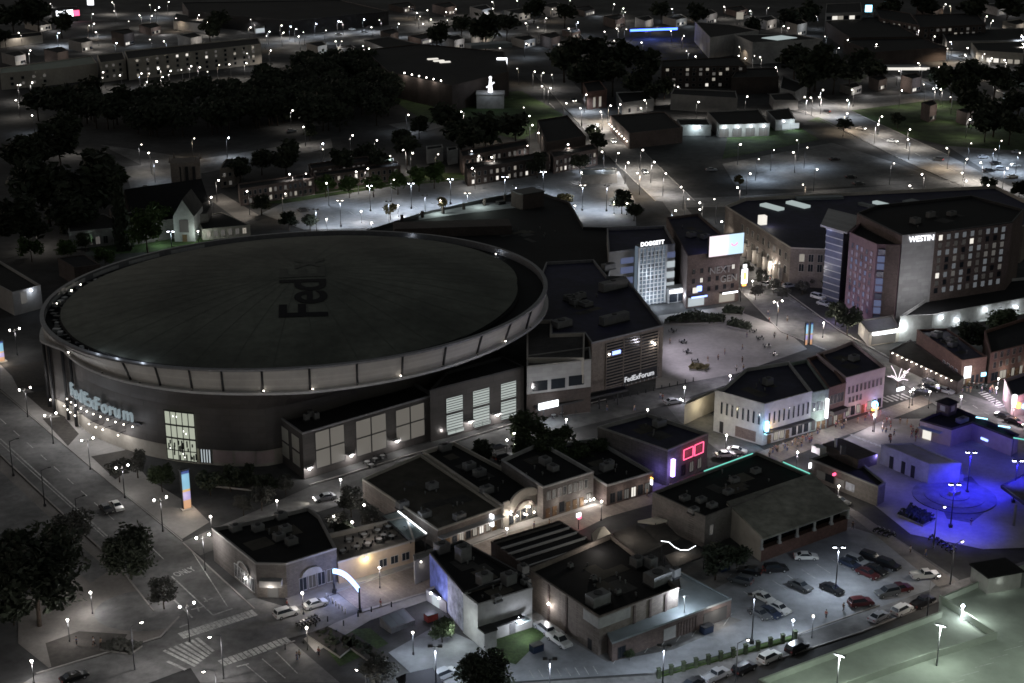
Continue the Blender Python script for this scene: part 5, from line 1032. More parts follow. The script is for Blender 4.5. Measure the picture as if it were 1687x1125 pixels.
far('house','small grey house beside the boulevard junction',[(1275,165),(1315,165),(1305,152),(1268,155)],5,'stucco_grey')
c1=far('workshop','low workshop with four lit bay doors behind the empty lot',[(1185,206),(1268,203),(1250,180),(1165,184)],6,'stucco_grey','roof_black',cap='stucco_grey'); L=edge(c1,0)[3]
for k in range(4): window(c1,0,L*(.1+.26*k),.3,4.2,L*.18,'win_dim','metal_grey','bay_door'); m=MB(); m.ball(P3(c1,0,L*(.1+.26*k),5,.8),.32,8,5); m.build('wall_light','bulb_cool',c1.root); light(c1.root,'wall_lamp_light',P3(c1,0,L*(.1+.26*k),4.4,2.4),230,(.8,.95,1))
c2=far('workshop','small lit workshop left of the four bay one',[(1120,206),(1172,206),(1165,196),(1115,196)],5,'stucco_white'); m=MB(); m.ball(P3(c2,0,9,4.2,.8),.32,8,5); m.build('wall_light','bulb_cool',c2.root); light(c2.root,'wall_lamp_light',P3(c2,0,7,4,2.4),260,(.75,.95,1))
c3=far('kiosk','bright lit filling kiosk by the diagonal boulevard',[(1278,198),(1310,196),(1300,178),(1262,182)],5,'stucco_white'); window(c3,0,8,.5,3,9,'win_cool','metal_grey'); light(c3.root,'kiosk_light',P3(c3,0,8,3,3),260,(.8,.95,1)); m=MB(); m.ball(P3(c3,0,4,4.4,.6),.3,8,5); m.build('wall_light','bulb_cool',c3.root)
b=far('flat_store','black flat roofed store with a line of small lights down its street side',[(1037,220),(1125,210),(1095,184),(1005,190)],7,'brick_brown','roof_black')
L=edge(b,3)[3]
for k in range(8): m=MB(); m.ball(P3(b,3,L*(.05+.13*k),3.2,.7),.27,8,5); m.build('wall_light','bulb_small',b.root); (k%3==0) and light(b.root,'wall_lamp_light',P3(b,3,L*(.05+.13*k),2.8,2),150,WARM)
far('corner_shop','small pale corner shop by the side street above the flat store',[(1025,170),(1077,163),(1060,150),(1015,152)],6,'stucco_white',win=[(0,3,((1,3),),.1,.9,wp(w=1.5))])
far('red_brick_office','square brick office at the bend of the side street',[(968,152),(1000,148),(988,132),(960,136)],9,'brick_red',win=[(0,2,((1,6),),.2,.8,wp(w=1.5,panes=('win_warm',),wts=(1,)))])
far('white_pavilion','small white flat pavilion on the far corner of the bright lot',[(958,289),(1017,287),(1015,277),(957,278)],3.6,'stucco_white','roof_metal',cap='stucco_white')
far('brick_terrace_row','long two storey brick terrace with small lit windows behind the bright lot',[(395,312),(518,293),(510,286),(392,303)],6.5,'brick_brown',win=[(0,14,((.8,2.4),(3.8,5.4)),.03,.97,wp(w=1.1,seed=5))])
far('brick_terrace_row','second brick terrace with small windows behind the first, left',[(512,278),(613,265),(606,257),(508,270)],6.5,'brick_brown',win=[(0,12,((.8,2.4),(3.8,5.4)),.03,.97,wp(w=1.1,seed=6))])
far('brick_terrace_row','low brick terrace hidden by the green trees of the bright lot',[(520,291),(660,273),(655,266),(516,284)],6,'brick_brown',win=[(0,14,((.8,2.4),(3.4,5)),.03,.97,wp(w=1.1,seed=7))])
far('brick_apartment_row','two storey brick apartment row with lit windows, centre',[(762,258),(872,238),(866,230),(757,248)],8,'brick_brown',win=[(0,12,((1,2.8),(4.6,6.4)),.03,.97,wp(w=1.3,seed=14,wts=(5,3,2,1.5)))])
far('brick_apartment_row','brick row with an arched white doorway right of the centre',[(770,279),(905,258),(900,250),(765,270)],7,'brick_dark',win=[(0,13,((.8,2.4),(3.8,5.4)),.03,.97,wp(w=1.2,seed=15))])
far('brick_apartment_row','brick row with many small white windows near the boulevard',[(912,259),(985,245),(978,237),(906,250)],7,'brick_brown',win=[(0,10,((.8,2.4),(3.8,5.4)),.03,.97,wp(w=1.1,seed=17,wts=(3,5,2,.5)))])
far('pale_house','pale house gable lit by a wall lamp, centre',[(703,247),(730,243),(728,238),(702,241)],6,'stucco_white')
far('pale_house','narrow pale house to the right of the lamp lit gable',[(738,249),(754,246),(752,241),(736,243)],6,'stucco_white')
far('dark_hall','black roofed hall beside the boulevard, centre right',[(900,235),(965,224),(935,190),(885,198)],9,'brick_dark')
far('house','small two storey house between the church and the brick terrace',[(362,278),(385,275),(398,262),(372,262)],8,'brick_tan',win=[(0,2,((1,2.6),(4.6,6)),.1,.9,wp(w=1.2))])
FB={'in the far town behind the wood':'390,22,40 440,16,36 520,72,34 570,78,30 640,52,30 690,60,40 745,62,36 790,58,30 860,62,40 905,58,34 940,50,30',
'at the top centre of the far town':'660,8,44 730,8,40 790,12,36 850,18,44 905,8,40 960,14,38 1010,28,36 1060,30,30 1110,28,40 1160,20,40',
'along the far top right streets':'1210,14,40 1260,30,36 1310,36,36 1450,52,30 1530,12,44 1590,30,40 1640,8,44 1670,36,40 1625,52,30',
'behind the boulevard at upper right':'1400,140,36 1445,128,30 1500,125,34 1560,118,36 1610,110,40 1655,150,36 1590,182,30 1530,170,26',
'in the top left of the town':'60,38,44 130,66,40 200,52,38 245,42,36 310,58,40 350,72,36 20,88,40 90,82,40'}
FW=['stucco_grey','brick_brown','stucco_beige','brick_dark','stucco_white']
for place,ss in FB.items():
    for k,q_ in enumerate(ss.split()):
        x,y,w_=map(float,q_.split(',')); mt=FW[(k*3+len(place))%5]; hh=4+((k*7)%5)
        b=far('low_block','',[(x+w_*.1,y+5),(x+w_*.55,y+1),(x+w_*.3,y-5),(x-w_*.45,y-1)],hh,mt,'roof_black')
        windows(b,0,4,((1,2.6),),.1,.9,2.2,('glass_dark','win_warm','win_bright'),(3,2,1),frm='stucco_grey',seed=k,mull=False); light(b.root,'wall_lamp_light',P3(b,0,edge(b,0)[3]*.5,hh*.8,6),330,(NEUT,WARM,COOL)[k%3],rad=.4)
        rank(b.root,{'stucco_grey':'low grey block','brick_brown':'low brown brick block','stucco_beige':'low beige block','brick_dark':'low dark brick block','stucco_white':'low white block'}[mt],'blocks',place,'low blocks of the far town')
st=G3(808,176,0); stt=thing('shrine','small pale shrine building with a brightly lit white statue on top','shrine',(st.x,st.y,0)); m=MB(); m.prism([(-7,-5),(7,-5),(7,5),(-7,5)],0,7); m.box((0,0,7.3),(14.6,10.6,.6)); m.build('base','stucco_white',stt); m=MB(); m.tube((0,0,7.5),(0,0,14.5),1.3,.5,8); m.ball((0,0,15),.8,8,6); m.tube((-2,0,10),(2,0,12.6),.4,n=6); m.build('statue','letter_white',stt); light(stt,'statue_light',(0,-8,12),260,COOL)  # statue glows by itself in place of light falling on it
for px,py,nm in ((1072,46,'long bright blue neon canopy far behind the wood'),):
    q=G3(px,py,6); t=thing('blue_canopy',nm,'canopy',(q.x,q.y,0)); m=MB(); m.box((0,0,5.6),(34,12,.8),0,.28); m.build('roof','metal_dark',t); m=MB(); m.box((0,-6.2,5.7),(34,.3,1.4),0,0); o=m.build('fascia','strip_bluef',t); o.rotation_euler=(0,0,.28); m=MB(); [m.tube((x,0,0),(x,0,5.3),.3,n=6) for x in (-14,0,14)]; m.build('post','metal_grey',t); light(t,'canopy_light',(0,-10,5),900,(.15,.25,1),rad=1)
q=G3(1485,112,5); t=thing('station_canopy','white lit filling station canopy at the end of the side road','canopy',(q.x,q.y,0)); m=MB(); m.box((0,0,5.6),(30,12,.8),0,.0); m.build('roof','metal_grey',t); m=MB(); m.box((0,-6.1,5.5),(29,.3,1.5)); m.build('light_band','win_bright',t); m=MB(); [m.tube((x,0,0),(x,0,5.3),.3,n=6) for x in (-12,0,12)]; m.build('post','metal_grey',t); light(t,'canopy_light',(0,-4,4.4),500,NEUT,rad=1)
for px,py,mt,nm in ((1431,15,'neon_cyan','tall pale blue sign board beside the bright top right store'),(1463,36,'strip_bluef','deep blue lit sign board along the top right high street'),(1505,43,'letter_white','square white lit sign board on the high street'),(1550,139,'letter_white','small white lit sign among the bushes by the side road'),(1661,163,'win_cool','small lit white gate sign among trees at the right edge'),(1219,27,'win_warm','small lit tower top behind the white warehouse'),(149,4,'letter_white','very bright white sign board at the top edge, left')):
    q=G3(px,py,6); t=thing('sign_board',nm,'sign',(q.x,q.y,0)); m=MB(); m.tube((0,.3,0),(0,.3,5),.2,n=6); m.build('post','metal_dark',t); m=MB(); m.box((0,0,6.5),(5,.4,5)); m.build('face',mt,t)
# ------------------------------------------------------------------ street lamps
def proto(fn):
    r=thing('street_lamp','','street lamp'); z=fn(r); return r,z
PRO={}
def lamp_globe(r,bulb):
    m=MB(); m.tube((0,0,0),(0,0,.5),.2,.14,8); m.tube((0,0,.5),(0,0,4.0),.08,.06,8); m.tube((0,0,3.95),(0,0,4.1),.16,.2,8); m.build('pole','metal_dark',r)
    m=MB(); m.ball((0,0,4.42),.21,10,8); m.build('globe',bulb,r); return 4.42
def lamp_twin(r,bulb):
    m=MB(); m.tube((0,0,0),(0,0,.6),.24,.15,8); m.tube((0,0,.6),(0,0,7.4),.11,.07,8); m.tube((-1.35,.0,7.1),(1.35,.0,7.1),.06,n=6); m.build('pole','metal_dark',r)
    m=MB(); m.ball((0,0,7.4),.16,8,6); m.build('finial','win_warm',r)
    for s in (-1,1):
        m=MB(); m.ball((s*1.35,0,7.5),.21,10,8); m.build('globe',bulb,r); m=MB(); m.tube((s*1.35,0,7.0),(s*1.35,0,7.2),.14,.2,8); m.build('cup','metal_dark',r)
    return 7.4
def lamp_arm(r,bulb):
    m=MB(); m.tube((0,0,0),(0,0,.5),.22,.16,8); m.tube((0,0,.5),(0,0,8.6),.13,.08,8); m.tube((0,0,8.5),(1.7,0,8.9),.06,.05,6); m.build('pole','metal_grey',r)
    m=MB(); m.box((1.95,0,8.9),(.9,.4,.18),0,0,.8); m.build('head','metal_grey',r); m=MB(); m.ball((1.95,0,8.72),.26,10,6,0,.6); m.build('lens',bulb,r); return 8.72
def lamp_flood(r,bulb):
    m=MB(); m.box((0,0,.35),(.7,.7,.7)); m.tube((0,0,.7),(0,0,9.8),.13,.09,8); m.tube((-.8,0,9.8),(.8,0,9.8),.06,n=6); m.build('pole','metal_dark',r)
    for s in (-1,1): m=MB(); m.box((s*.8,0,9.95),(.8,.6,.22)); m.build('head','metal_dark',r); m=MB(); m.box((s*.8,0,9.78),(.7,.5,.1)); m.build('lens',bulb,r)
    return 9.8
def lamp_far(r,bulb):
    m=MB(); m.tube((0,0,0),(0,0,8.6),.16,.09,6); m.tube((0,0,8.6),(1.2,0,8.8),.07,n=5); m.build('pole','metal_grey',r)
    m=MB(); m.ball((1.2,0,8.75),.31 if bulb!='bulb_far_dim' else .26,8,6,0,.8); m.build('head',bulb,r); return 8.75
KIND={'globe':lamp_globe,'twin':lamp_twin,'arm':lamp_arm,'flood':lamp_flood,'far':lamp_far}
def lamp(kind,px,py,place,col=NEUT,pw=1.0,bulb='bulb_warm',rz=0.0,look=None):
    key=(kind,bulb); first=key not in PRO
    if first:
        r=thing('street_lamp','','street lamp'); PRO[key]=(r,KIND[kind](r,bulb))
    r,z=PRO[key]; p=G(px,py,z); off=Vector((1.95,0)) if kind=='arm' else Vector((1.2,0)) if kind=='far' else Vector((0,0))
    off=Vector((off.x*math.cos(rz)-off.y*math.sin(rz),off.x*math.sin(rz)+off.y*math.cos(rz))); p=p-off
    o=r if first else copy_tree(r)
    for c in [c for c in o.children if c.type=='LIGHT']: bpy.data.objects.remove(c)
    o.location=(p.x,p.y,0); o.rotation_euler=(0,0,rz); ox=1.95 if kind=='arm' else 1.2 if kind=='far' else 0
    PL.append((o,(ox,-.0,z-.75 if kind!='twin' else z-.9),pw,col,kind))
    rank(o,look or LOOK[kind],'lamps',place,LOOK[kind].split(' with')[0]+'s')
LOOK={'globe':'short globe lamp','twin':'twin globe street lamp','arm':'tall arm street lamp','flood':'tall two headed lot lamp','far':'far street lamp'}
PL=[]
TW=.62
for x,y in ((41,641),(83,683),(144,724),(201,769),(264,822)): lamp('twin',x,y,'along the arena forecourt',NEUT,290,rz=TW)
lamp('twin',24,543,'by the plaza building left of the arena',NEUT,300,rz=TW)
lamp('twin',334,884,'at the corner restaurant',NEUT,330,rz=TW,look='twin globe street lamp at the kerb'); lamp('twin',308,1045-50+2,'beside the pale light tree',NEUT,150,rz=TW); 
for x,y in ((268,957),(345,1048),(335,1107),(590,1103),(84,931),(347,852),(376,963),(505,1081)): pass
for x,y in ((149,976),(111,1021),(52,1089)): lamp('globe',x,y,'in the paved park at the bottom left',NEUT,330)
lamp('globe',84,931,'under the big dark tree at bottom left',NEUT,70); lamp('globe',40,955,'left of the paved park',NEUT,0)if 0 else None
for x,y in ((268,957),): lamp('globe',x,y,'above the pale leafed tree',NEUT,150)
for x,y in ((345,1049),(335,1106)): lamp('arm',x,y,'at the zebra crossing',NEUT,420,rz=3.6)
lamp('arm',233,1025,'at the park corner, its mast lit white',NEUT,300,rz=.6); lamp('arm',588,1103,'at the bottom by the grey green bush',NEUT,330,rz=2.5)
lamp('globe',347,851,'by the light pylon crossing',WARM,330); lamp('globe',498,977,'outside the corner restaurant',WARM,170); lamp('globe',505,1034,'among the motorcycles by the arch',WARM,190); lamp('globe',513,1036,'beside the black parked motorcycle',WARM,0)if 0 else None
lamp('globe',456,825,'in the bare tree with rings of light',NEUT,120); lamp('globe',561,790,'before the annex windows',NEUT,230); lamp('globe',664,761,'before the annex entrance',NEUT,190)
for x,y in ((600,832),(550,850),(580,860)): lamp('globe',x,y,'among the trees of the restaurant yard',NEUT,60)
lamp('globe',625,935,'on the club street kerb under the terrace',WARM,240); lamp('globe',693,925,'at the end of the terrace wall',WARM,110); lamp('globe',847,934-8,'',WARM,0)if 0 else None
for x,y in ((991,826),(835,871)): lamp('globe',x,y,'on the upper club street kerb',WARM,190)
for x,y in ((933,691),(1067,675),(1128,638),(1203,619)): lamp('globe',x,y,'along the street below the concourse',(.9,.87,1) if x>1100 else NEUT,440)
for x,y in ((847,714),(848,733),(835,725),(1008,718),(866,692)): lamp('globe',x,y,'among the alley trees',NEUT,90)
for x,y in ((1197,717),(1314,745),): lamp('globe',x,y,'on the side street by the white hall',LILAC,380)
for x,y in ((1440,683),): lamp('globe',x,y,'before the pink front, with a lit banner',LILAC,430)
for x,y in ((1491,613),(1645,624),(1584,653),(1642,639),(1671,669)): lamp('globe',x,y,'at the main crossing',LILAC,480)
for x,y in ((1505,641),(1500,645),(1532,645)): lamp('globe',x,y,'by the star lights of the crossing',WARM,170)
lamp('twin',1282,497,'on the road to the mall',(1,.92,.88),1400,rz=.4); lamp('globe',1228,397+3,'beside the video screen',WARM,260); lamp('globe',1271,435,'before the mall corner',WARM,650); lamp('globe',1240,463,'by the blade sign',WARM,600); lamp('globe',1357,532,'at the hotel pavement',WARM,650); lamp('globe',1363,454,'at the hotel glass tower',WARM,260)
for x,y in ((1600,745),(1573,798),(1677,759)): lamp('flood',x,y,'in the blue lit park',(.012,.008,1),4300 if x!=1677 else 2400,'bulb_blue',look='tall blue park floodlight')
lamp('arm',1556,835,'over the parked bicycles',WARM,230,rz=.5); lamp('arm',1585,892,'at the park street corner',WARM,420,rz=.5); lamp('arm',1547,948,'at the corner of the car lot',WARM,420,rz=.5); lamp('globe',1382,801,'at the bar hut',WARM,260)
lamp('flood',1382,901,'in the middle of the car lot',COOL,1500,'bulb_cool'); lamp('globe',1307,1022,'at the car lot exit',COOL,300,'bulb_cool'); lamp('flood',1243,980,'beside the white parked cars',COOL,800,'win_dim'); lamp('globe',1340,1015,'on the car lot pavement',COOL,120,'bulb_small')  # flood beside the white cars is an unlit post; its light is added
lamp('arm',1232,1054,'in the hedge strip',NEUT,300,rz=.4); lamp('flood',906,1086,'in the front lot',COOL,1700,'win_dim'); lamp('flood',717,1065,'in the front lot',COOL,2800,'win_dim'); lamp('flood',1094,1064,'in the front lot',COOL,2200,'win_dim')  # front lot posts are unlit; the light from their heads is added
lamp('globe',680,1042,'by the solar roof shed',COOL,200,'bulb_small')
for x,y in ((1550,1030),(1383,1079),(1540,1175),(1770,1040),(1740,1130)):  # last three masts stand out of view, added to brighten the deck
    q=G(x,y,dk_h+6.5)-dk.c; m=MB(); m.tube((q.x,q.y,dk_h-.9),(q.x,q.y,dk_h+6.5),.12,.09,8); m.box((q.x,q.y,dk_h+6.5),(1.9,.4,.25),0,-.6); m.build('deck_mast','metal_grey',dk.root); m=MB(); m.box((q.x,q.y,dk_h+6.34),(1.5,.3,.08),0,-.6); m.build('deck_lamp','win_cool',dk.root)
    light(dk.root,'deck_light',(q.x,q.y-.3,dk_h+6.0),850,(.86,1,.9),rad=.3)
# the bright lot behind the arena
for x,y in ((609,306),(677,302),(742,295),(832,291),(895,283)): lamp('flood',x,y,'at the bright lot back',COOL,2200,'bulb_cool')
for x,y in ((595,348),(691,352),(656,338),(612,367),(726,330),(922,326),(538,361),(958,284)): lamp('globe',x,y,'on the bright lot front',NEUT,520)
for x,y in ((1017,319),(947,339),(1033,335),(1012,333)): lamp('globe',x,y,'at the boulevard end of the bright lot',WARM,330)
lamp('flood',770,318,'added inside the bright lot',COOL,1900,'bulb_small'); lamp('flood',560,330,'added inside the bright lot',COOL,1900,'bulb_small'); lamp('flood',960,305,'added inside the bright lot',COOL,1900,'bulb_small')
for x,y in ((520,345),(640,332),(700,322),(850,305),(905,338),(1000,306)): lamp('flood',x,y,'added inside the bright lot',COOL,1900,'win_dim')  # extra masts with dim heads, added to even out the lot's light
lamp('flood',281,381,'by the church gable',(.75,.95,1),600,'bulb_cool'); lamp('globe',326,381,'by the church hall',(.85,1,.9),260)
FARL={
'in the top left lots':'185,4 188,18 153,23 155,39 147,42 158,53 31,54 212,35 230,25 250,26 247,8 256,17 278,3 290,30 328,25 342,37 247,65 270,68 50,83 83,6',
'among the lights above the dark wood':'387,26 413,32 413,45 444,52 439,59 464,42 467,54 500,53 492,60 488,48 537,50 553,68 446,83 495,88 598,76 608,80 563,68 607,98',
'along the pale apartment block':'170,119 169,128 198,124 233,121 246,121 261,113 281,117 299,115 315,109 329,111 342,118 268,127 242,135 361,107 378,106 406,104 407,88',
'in the trees at the left edge':'53,136 29,140 26,165 53,190 136,137 63,369 33,140',
'on the lanes above the church':'116,222 233,238 245,252 258,266 320,228 482,182 500,209 532,246 360,297 348,325',
'around the brick terraces':'477,287 504,286 407,315 538,302 470,319 587,283 606,278 649,296 581,223 621,231 643,257 680,252 664,247 722,254 778,277',
'at the top centre lots':'562,36 625,33 612,45 657,39 674,11 704,17 687,21 692,27 710,32 697,39 737,33 735,20 751,15 795,25 812,14 811,3 780,36 817,35 801,43',
'behind the school':'866,38 886,45 900,30 852,1 910,15 937,47 934,67 939,1 996,52 1016,47 1032,48 1105,51 1057,70 1012,67 824,79',
'by the dark school':'702,87 714,134 732,125 867,72 852,113 881,118 895,120 909,123 893,142 907,145',
'around the shrine':'760,184 863,177 872,191 673,189 808,204 877,206 887,219 869,240 936,238 810,259 777,249 789,257',
'on the straight boulevard':'933,170 956,178 990,184 966,156 1006,174 1022,172 1062,165 1056,178 1117,143 984,206 992,250 1019,252 1035,268 1050,285 1059,247 1078,267 1097,286 1113,347',
'at the top edge by the bright store':'1027,14 1030,20 1012,7 1107,15 1138,13 1193,11 1236,18 1266,13 1291,43 1299,46 1345,27 1448,25 1558,7 1565,10 1626,27 1636,34',
'around the white warehouses':'1127,59 1131,84 1146,93 1186,70 1218,77 1217,92 1228,96 1243,92 1252,94 1278,111 1359,60 1382,79 1397,66 1408,91 1444,73',
'along the top right high street':'1488,41 1514,50 1540,60 1566,69 1561,80 1594,79 1590,90 1622,89 1655,99 1634,96 1683,58 1685,72',
'on the side road at upper right':'1451,105 1481,117 1513,104 1547,111 1522,139 1538,146 1550,147 1566,160 1641,135 1486,149 1623,176 1598,197',
'at the diagonal boulevard junction':'1323,132 1356,148 1404,148 1396,165 1396,187 1350,160 1336,161 1326,160 1231,159 1151,168',
'down the diagonal boulevard':'1453,192 1447,205 1499,213 1496,230 1560,244 1593,262 1616,268 1660,277 1585,285 1592,298 1628,305 1499,306',
'around the empty dark lot':'1519,287 1473,269 1346,279 1236,286 1323,304 1215,309 1307,251 1313,231 1220,238 1122,308 1177,328 1153,334 1153,345 1134,328 1189,365'}
for place,s in FARL.items():
    for k,xy in enumerate(s.split()):
        x,y=map(int,xy.split(',')); d=dist(x,y)
        lamp('far',x,y,place,COOL if k%7==3 else (1,.78,.55) if k%9==4 else [WARM,NEUT,(1,.92,.82)][k%3],(480+450*max(0,(d-600)/600))*(.55 if 'empty' in place else 3.5 if 'boulevard' in place or 'high street' in place else .55 if k%3==1 else 1),'bulb_far_dim' if k%3==1 and 'boulevard' not in place else 'bulb_far',rz=rnd.choice((0,.6,2.2,3.6)))
for x,y in ((1275,247),(1330,243),(1250,262)): lamp('far',x,y,'along the far edge of the empty lot',(.62,.78,1),1500,'bulb_far_dim',rz=.6)
for x,y in ((1600,236),(1640,246),(1680,252),(1650,232)): lamp('far',x,y,'in the car lot at the right edge',(.66,.8,1),2300,'bulb_far_dim',rz=.6)
for x,y,place,pw in ((97,54,'in the top left field',2600),(192,71,'in the top left field',1200),(479,44,'above the dark wood',1500),(521,39,'above the dark wood',1100),(558,35,'above the dark wood',1100),(600,32,'above the dark wood',1900),(262,12,'in the top left field',900),(76,253,'among the left trees',260),(377,227,'on the lane above the church',800),(952,37,'behind the school',900),(532,237,'left of the brick terraces',300),(1683,60,'at the top right edge',1300)):
    lamp('far',x,y,place,COOL,pw,'bulb_far_cool',rz=.6,look='bluish white floodlight')
for o,loc,pw,col,kind in PL:
    if pw: light(o,'lamp_light',loc,pw*(1 if kind!='far' else 1.0),col,'POINT' if kind in('globe','twin') else 'SPOT',118 if col==(.012,.008,1) else 156,.3)
# ------------------------------------------------------------------ trees
def crown_mesh(seed,n,leaf,lobes,flat=1.0,shape='round'):
    r=random.Random(seed); b=MB(); L=[]
    if shape=='cone':
        for k in range(lobes): z=-.9+1.8*k/lobes; a=r.random()*6.28; q=.38*(1-(z+.9)/1.9); L.append((Vector((q*math.cos(a),q*math.sin(a),z)),.2+.32*(1-(z+.9)/1.9)))
    else:
        for k in range(lobes):
            a=r.random()*6.28; z=r.uniform(-.55,.7); q=math.sqrt(max(0,1-z*z))*r.uniform(.25,.72); L.append((Vector((q*math.cos(a),q*math.sin(a),z*flat*.75)),r.uniform(.26,.46)))
    for k in range(n):
        c,rad=r.choice(L)
        d=Vector((r.gauss(0,1),r.gauss(0,1),r.gauss(0,1))).normalized()*rad*(r.random()**.35)*(1.3 if r.random()<.13 else 1)
        p=c+d; s=leaf*r.uniform(.6,1.4)
        u=Vector((r.gauss(0,1),r.gauss(0,1),r.gauss(0,.6))).normalized(); v=u.orthogonal().normalized()
        v=(Matrix.Rotation(r.random()*6.28,3,u)@v)*s*.6; u=u*s
        b.face([p-u,p-v*.8,p+u,p+v*.8],0)
    return b
def trunk_mb(h,r0,seed,spread=.5):
    r=random.Random(seed); b=MB(); b.tube((0,0,0),(.02,.01,h*.5),r0,r0*.7,7); b.tube((.02,.01,h*.5),(0,0,h*.85),r0*.7,r0*.3,6)
    for k in range(5): a=k*1.26+r.random(); z=h*(.42+.08*k); b.tube((0,0,z),(spread*math.cos(a),spread*math.sin(a),z+h*.28),r0*.4,r0*.12,5)
    return b
TP={}
def tree_proto(kind):
    if kind in TP: return TP[kind]
    n,leaf,lobes,mt,shape={'big':(4200,.075,30,'leaf_dark','round'),'mid':(2200,.10,18,'leaf_mid','round'),'green':(1800,.11,15,'leaf_green','round'),'grey':(1500,.09,16,'leaf_grey','round'),'autumn':(900,.15,11,'leaf_autumn','round'),'dark':(1500,.13,16,'leaf_dark','round'),'conifer':(1500,.13,16,'leaf_dark','cone'),'far':(520,.2,12,'leaf_dark','round'),'fargreen':(520,.2,12,'leaf_green','round')}[kind]
    out=[]
    for v in range(2):
        cb=crown_mesh(11*v+len(kind),n,leaf,lobes,shape=shape); c=cb.build('crown',mt); t=trunk_mb(1.0,.035 if shape!='cone' else .03,v,.28).build('trunk','bark')
        out.append((c.data,t.data)); bpy.data.objects.remove(c); bpy.data.objects.remove(t)
    TP[kind]=out; return out
LK={'big':'big dark leafy tree','mid':'mid green tree','green':'lamp lit green tree','grey':'thin grey tree','autumn':'small yellowish tree','dark':'dark round tree','conifer':'tall narrow dark conifer','far':'dark crowned tree','fargreen':'dim green tree'}
TN=[0]
def tree(kind,px,py,wpx,place,ratio=1.0,clear=.22):
    TN[0]+=1; r=random.Random(TN[0]); v=tree_proto(kind)[TN[0]%2]
    zc=4.0
    for _ in range(4):
        d=dist(px,py,zc); R=wpx/FPX*d/2; Hc=R*ratio*(2.6 if kind=='conifer' else .85); base=max(.6,R*clear*2) if kind!='conifer' else .3; zc=base+Hc
    p=G(px,py,zc); o=thing('conifer_tree' if kind=='conifer' else 'tree','','tree',(p.x,p.y,0)); rz=r.random()*6.28
    c=bpy.data.objects.new('crown',v[0]); t=bpy.data.objects.new('trunk',v[1])
    for q in (c,t): C.objects.link(q); q.parent=o; q.rotation_euler=(0,0,rz)
    c.location=(0,0,zc); c.scale=(R*1.05,R*1.05*r.uniform(.9,1.1),Hc*1.1); t.scale=(R*1.4,R*1.4,zc*1.15)
    rank(o,LK[kind],'such trees',place,LK[kind]+'s'); return o
def trees(kind,s,place,**k):
    for q in s.split(): x,y,w=map(float,q.split(',')); tree(kind,x,y,w,place,**k)
trees('big','55,940,165','in the bottom left corner',ratio=1.15,clear=.1); trees('dark','20,1000,60 95,880,60','in the bottom left corner',clear=.1); trees('big','212,908,92','beside the avenue, bottom left',ratio=1.05,clear=.1)
trees('grey','268,973,52 118,862,70','beside the avenue, bottom left'); trees('grey','225,760,45 195,770,40','on the arena forecourt'); trees('mid','265,780,44','in front of the lit arena window',ratio=1.2)
trees('dark','345,790,44 378,785,42 445,795,36 405,778,34','along the foot of the arena drum'); trees('grey','430,815,44 400,828,36 470,795,36','along the foot of the arena drum')
trees('grey','578,822,50 556,858,40 610,850,40','in the restaurant yard'); trees('dark','566,872,36','in the restaurant yard')
trees('big','800,1108,92','at the bottom edge, right of the black tent'); trees('grey','622,1103,66','at the bottom edge, left of the black tent')
trees('dark','796,740,40','between the two dark roofs',ratio=1.15); trees('mid','872,705,66 905,738,70 865,735,50 950,745,50 985,738,46 925,715,44','in the alley beside the neon corner bar')
trees('dark','1398,520,46 1378,512,34','at the foot of the hotel wing',ratio=1.2); trees('mid','1652,527,52','before the hotel podium doors'); trees('dark','1600,552,50 1628,556,40','behind the corner saloon')
trees('mid','1037,1076,18','against the lean to wall'); trees('mid','728,1035,40','beside the pale annex'); trees('dark','1180,920,60 1215,912,46','behind the porch hall')
trees('green','172,420,34','near the arena rim'); trees('green','240,372,62 265,352,50','at the church lawn',ratio=1.2); trees('conifer','197,352,44','left of the church gable'); trees('conifer','103,362,16','at the left edge of the church wing')
trees('green','110,408,34 50,405,40','on the lawn at the left edge'); trees('mid','140,395,30','on the lawn at the left edge')
trees('dark','150,300,120 75,300,110 30,360,90 120,345,80 95,225,90 40,250,80','in the dark grove at left'); trees('mid','60,235,50 185,290,60','in the dark grove at left')
trees('dark','430,333,34 510,362,28 475,360,32','by the lane left of the bright lot'); trees('autumn','643,345,27 727,333,22 930,328,28','on the near edge of the bright lot',ratio=1.0); trees('dark','1025,328,38 1045,345,30','at the boulevard end of the bright lot')
trees('fargreen','536,302,36 575,303,36 615,302,36 655,298,36 690,290,40 715,284,42','behind the bright lot'); trees('dark','985,232,36 976,214,26','by the straight boulevard'); trees('dark','885,268,40 955,265,32','before the brick row')
trees('dark','470,255,60 430,260,44 510,215,26 395,275,44','between the lanes and the brick terraces'); trees('far','560,262,50 625,262,46 670,240,50 600,250,40','behind the brick terraces')
trees('far','760,215,60 800,210,70 850,205,56 735,190,50 780,228,60','around the shrine'); trees('dark','660,225,40 690,205,36','around the shrine')
trees('far','720,52,44 760,40,40 800,42,60 835,38,44','in front of the top centre lots'); trees('far','930,90,70 975,85,70 1020,90,60 1060,100,60 960,115,60 1010,120,60 1050,130,56','right of the school'); trees('far','1080,150,40 1095,140,36','above the corner shop')
trees('far','1310,95,60 1345,105,70 1375,115,60 1335,125,50 1400,120,50 1440,112,40','behind the boulevard junction'); trees('far','1360,85,40 1420,95,40','below the black blocks')
trees('far','1570,128,60 1605,122,60 1640,130,60 1680,128,50 1545,125,40 1590,140,50','along the side road at upper right'); trees('far','1600,170,60 1640,185,60 1680,170,60 1625,200,50 1665,205,50','at the right edge')
trees('far','1330,20,44 1300,28,40 1465,12,40','at the top edge'); trees('far','1390,205,30 1480,195,26','on the dark lawn by the boulevard'); trees('autumn','1218,296,18','on the empty lot corner')
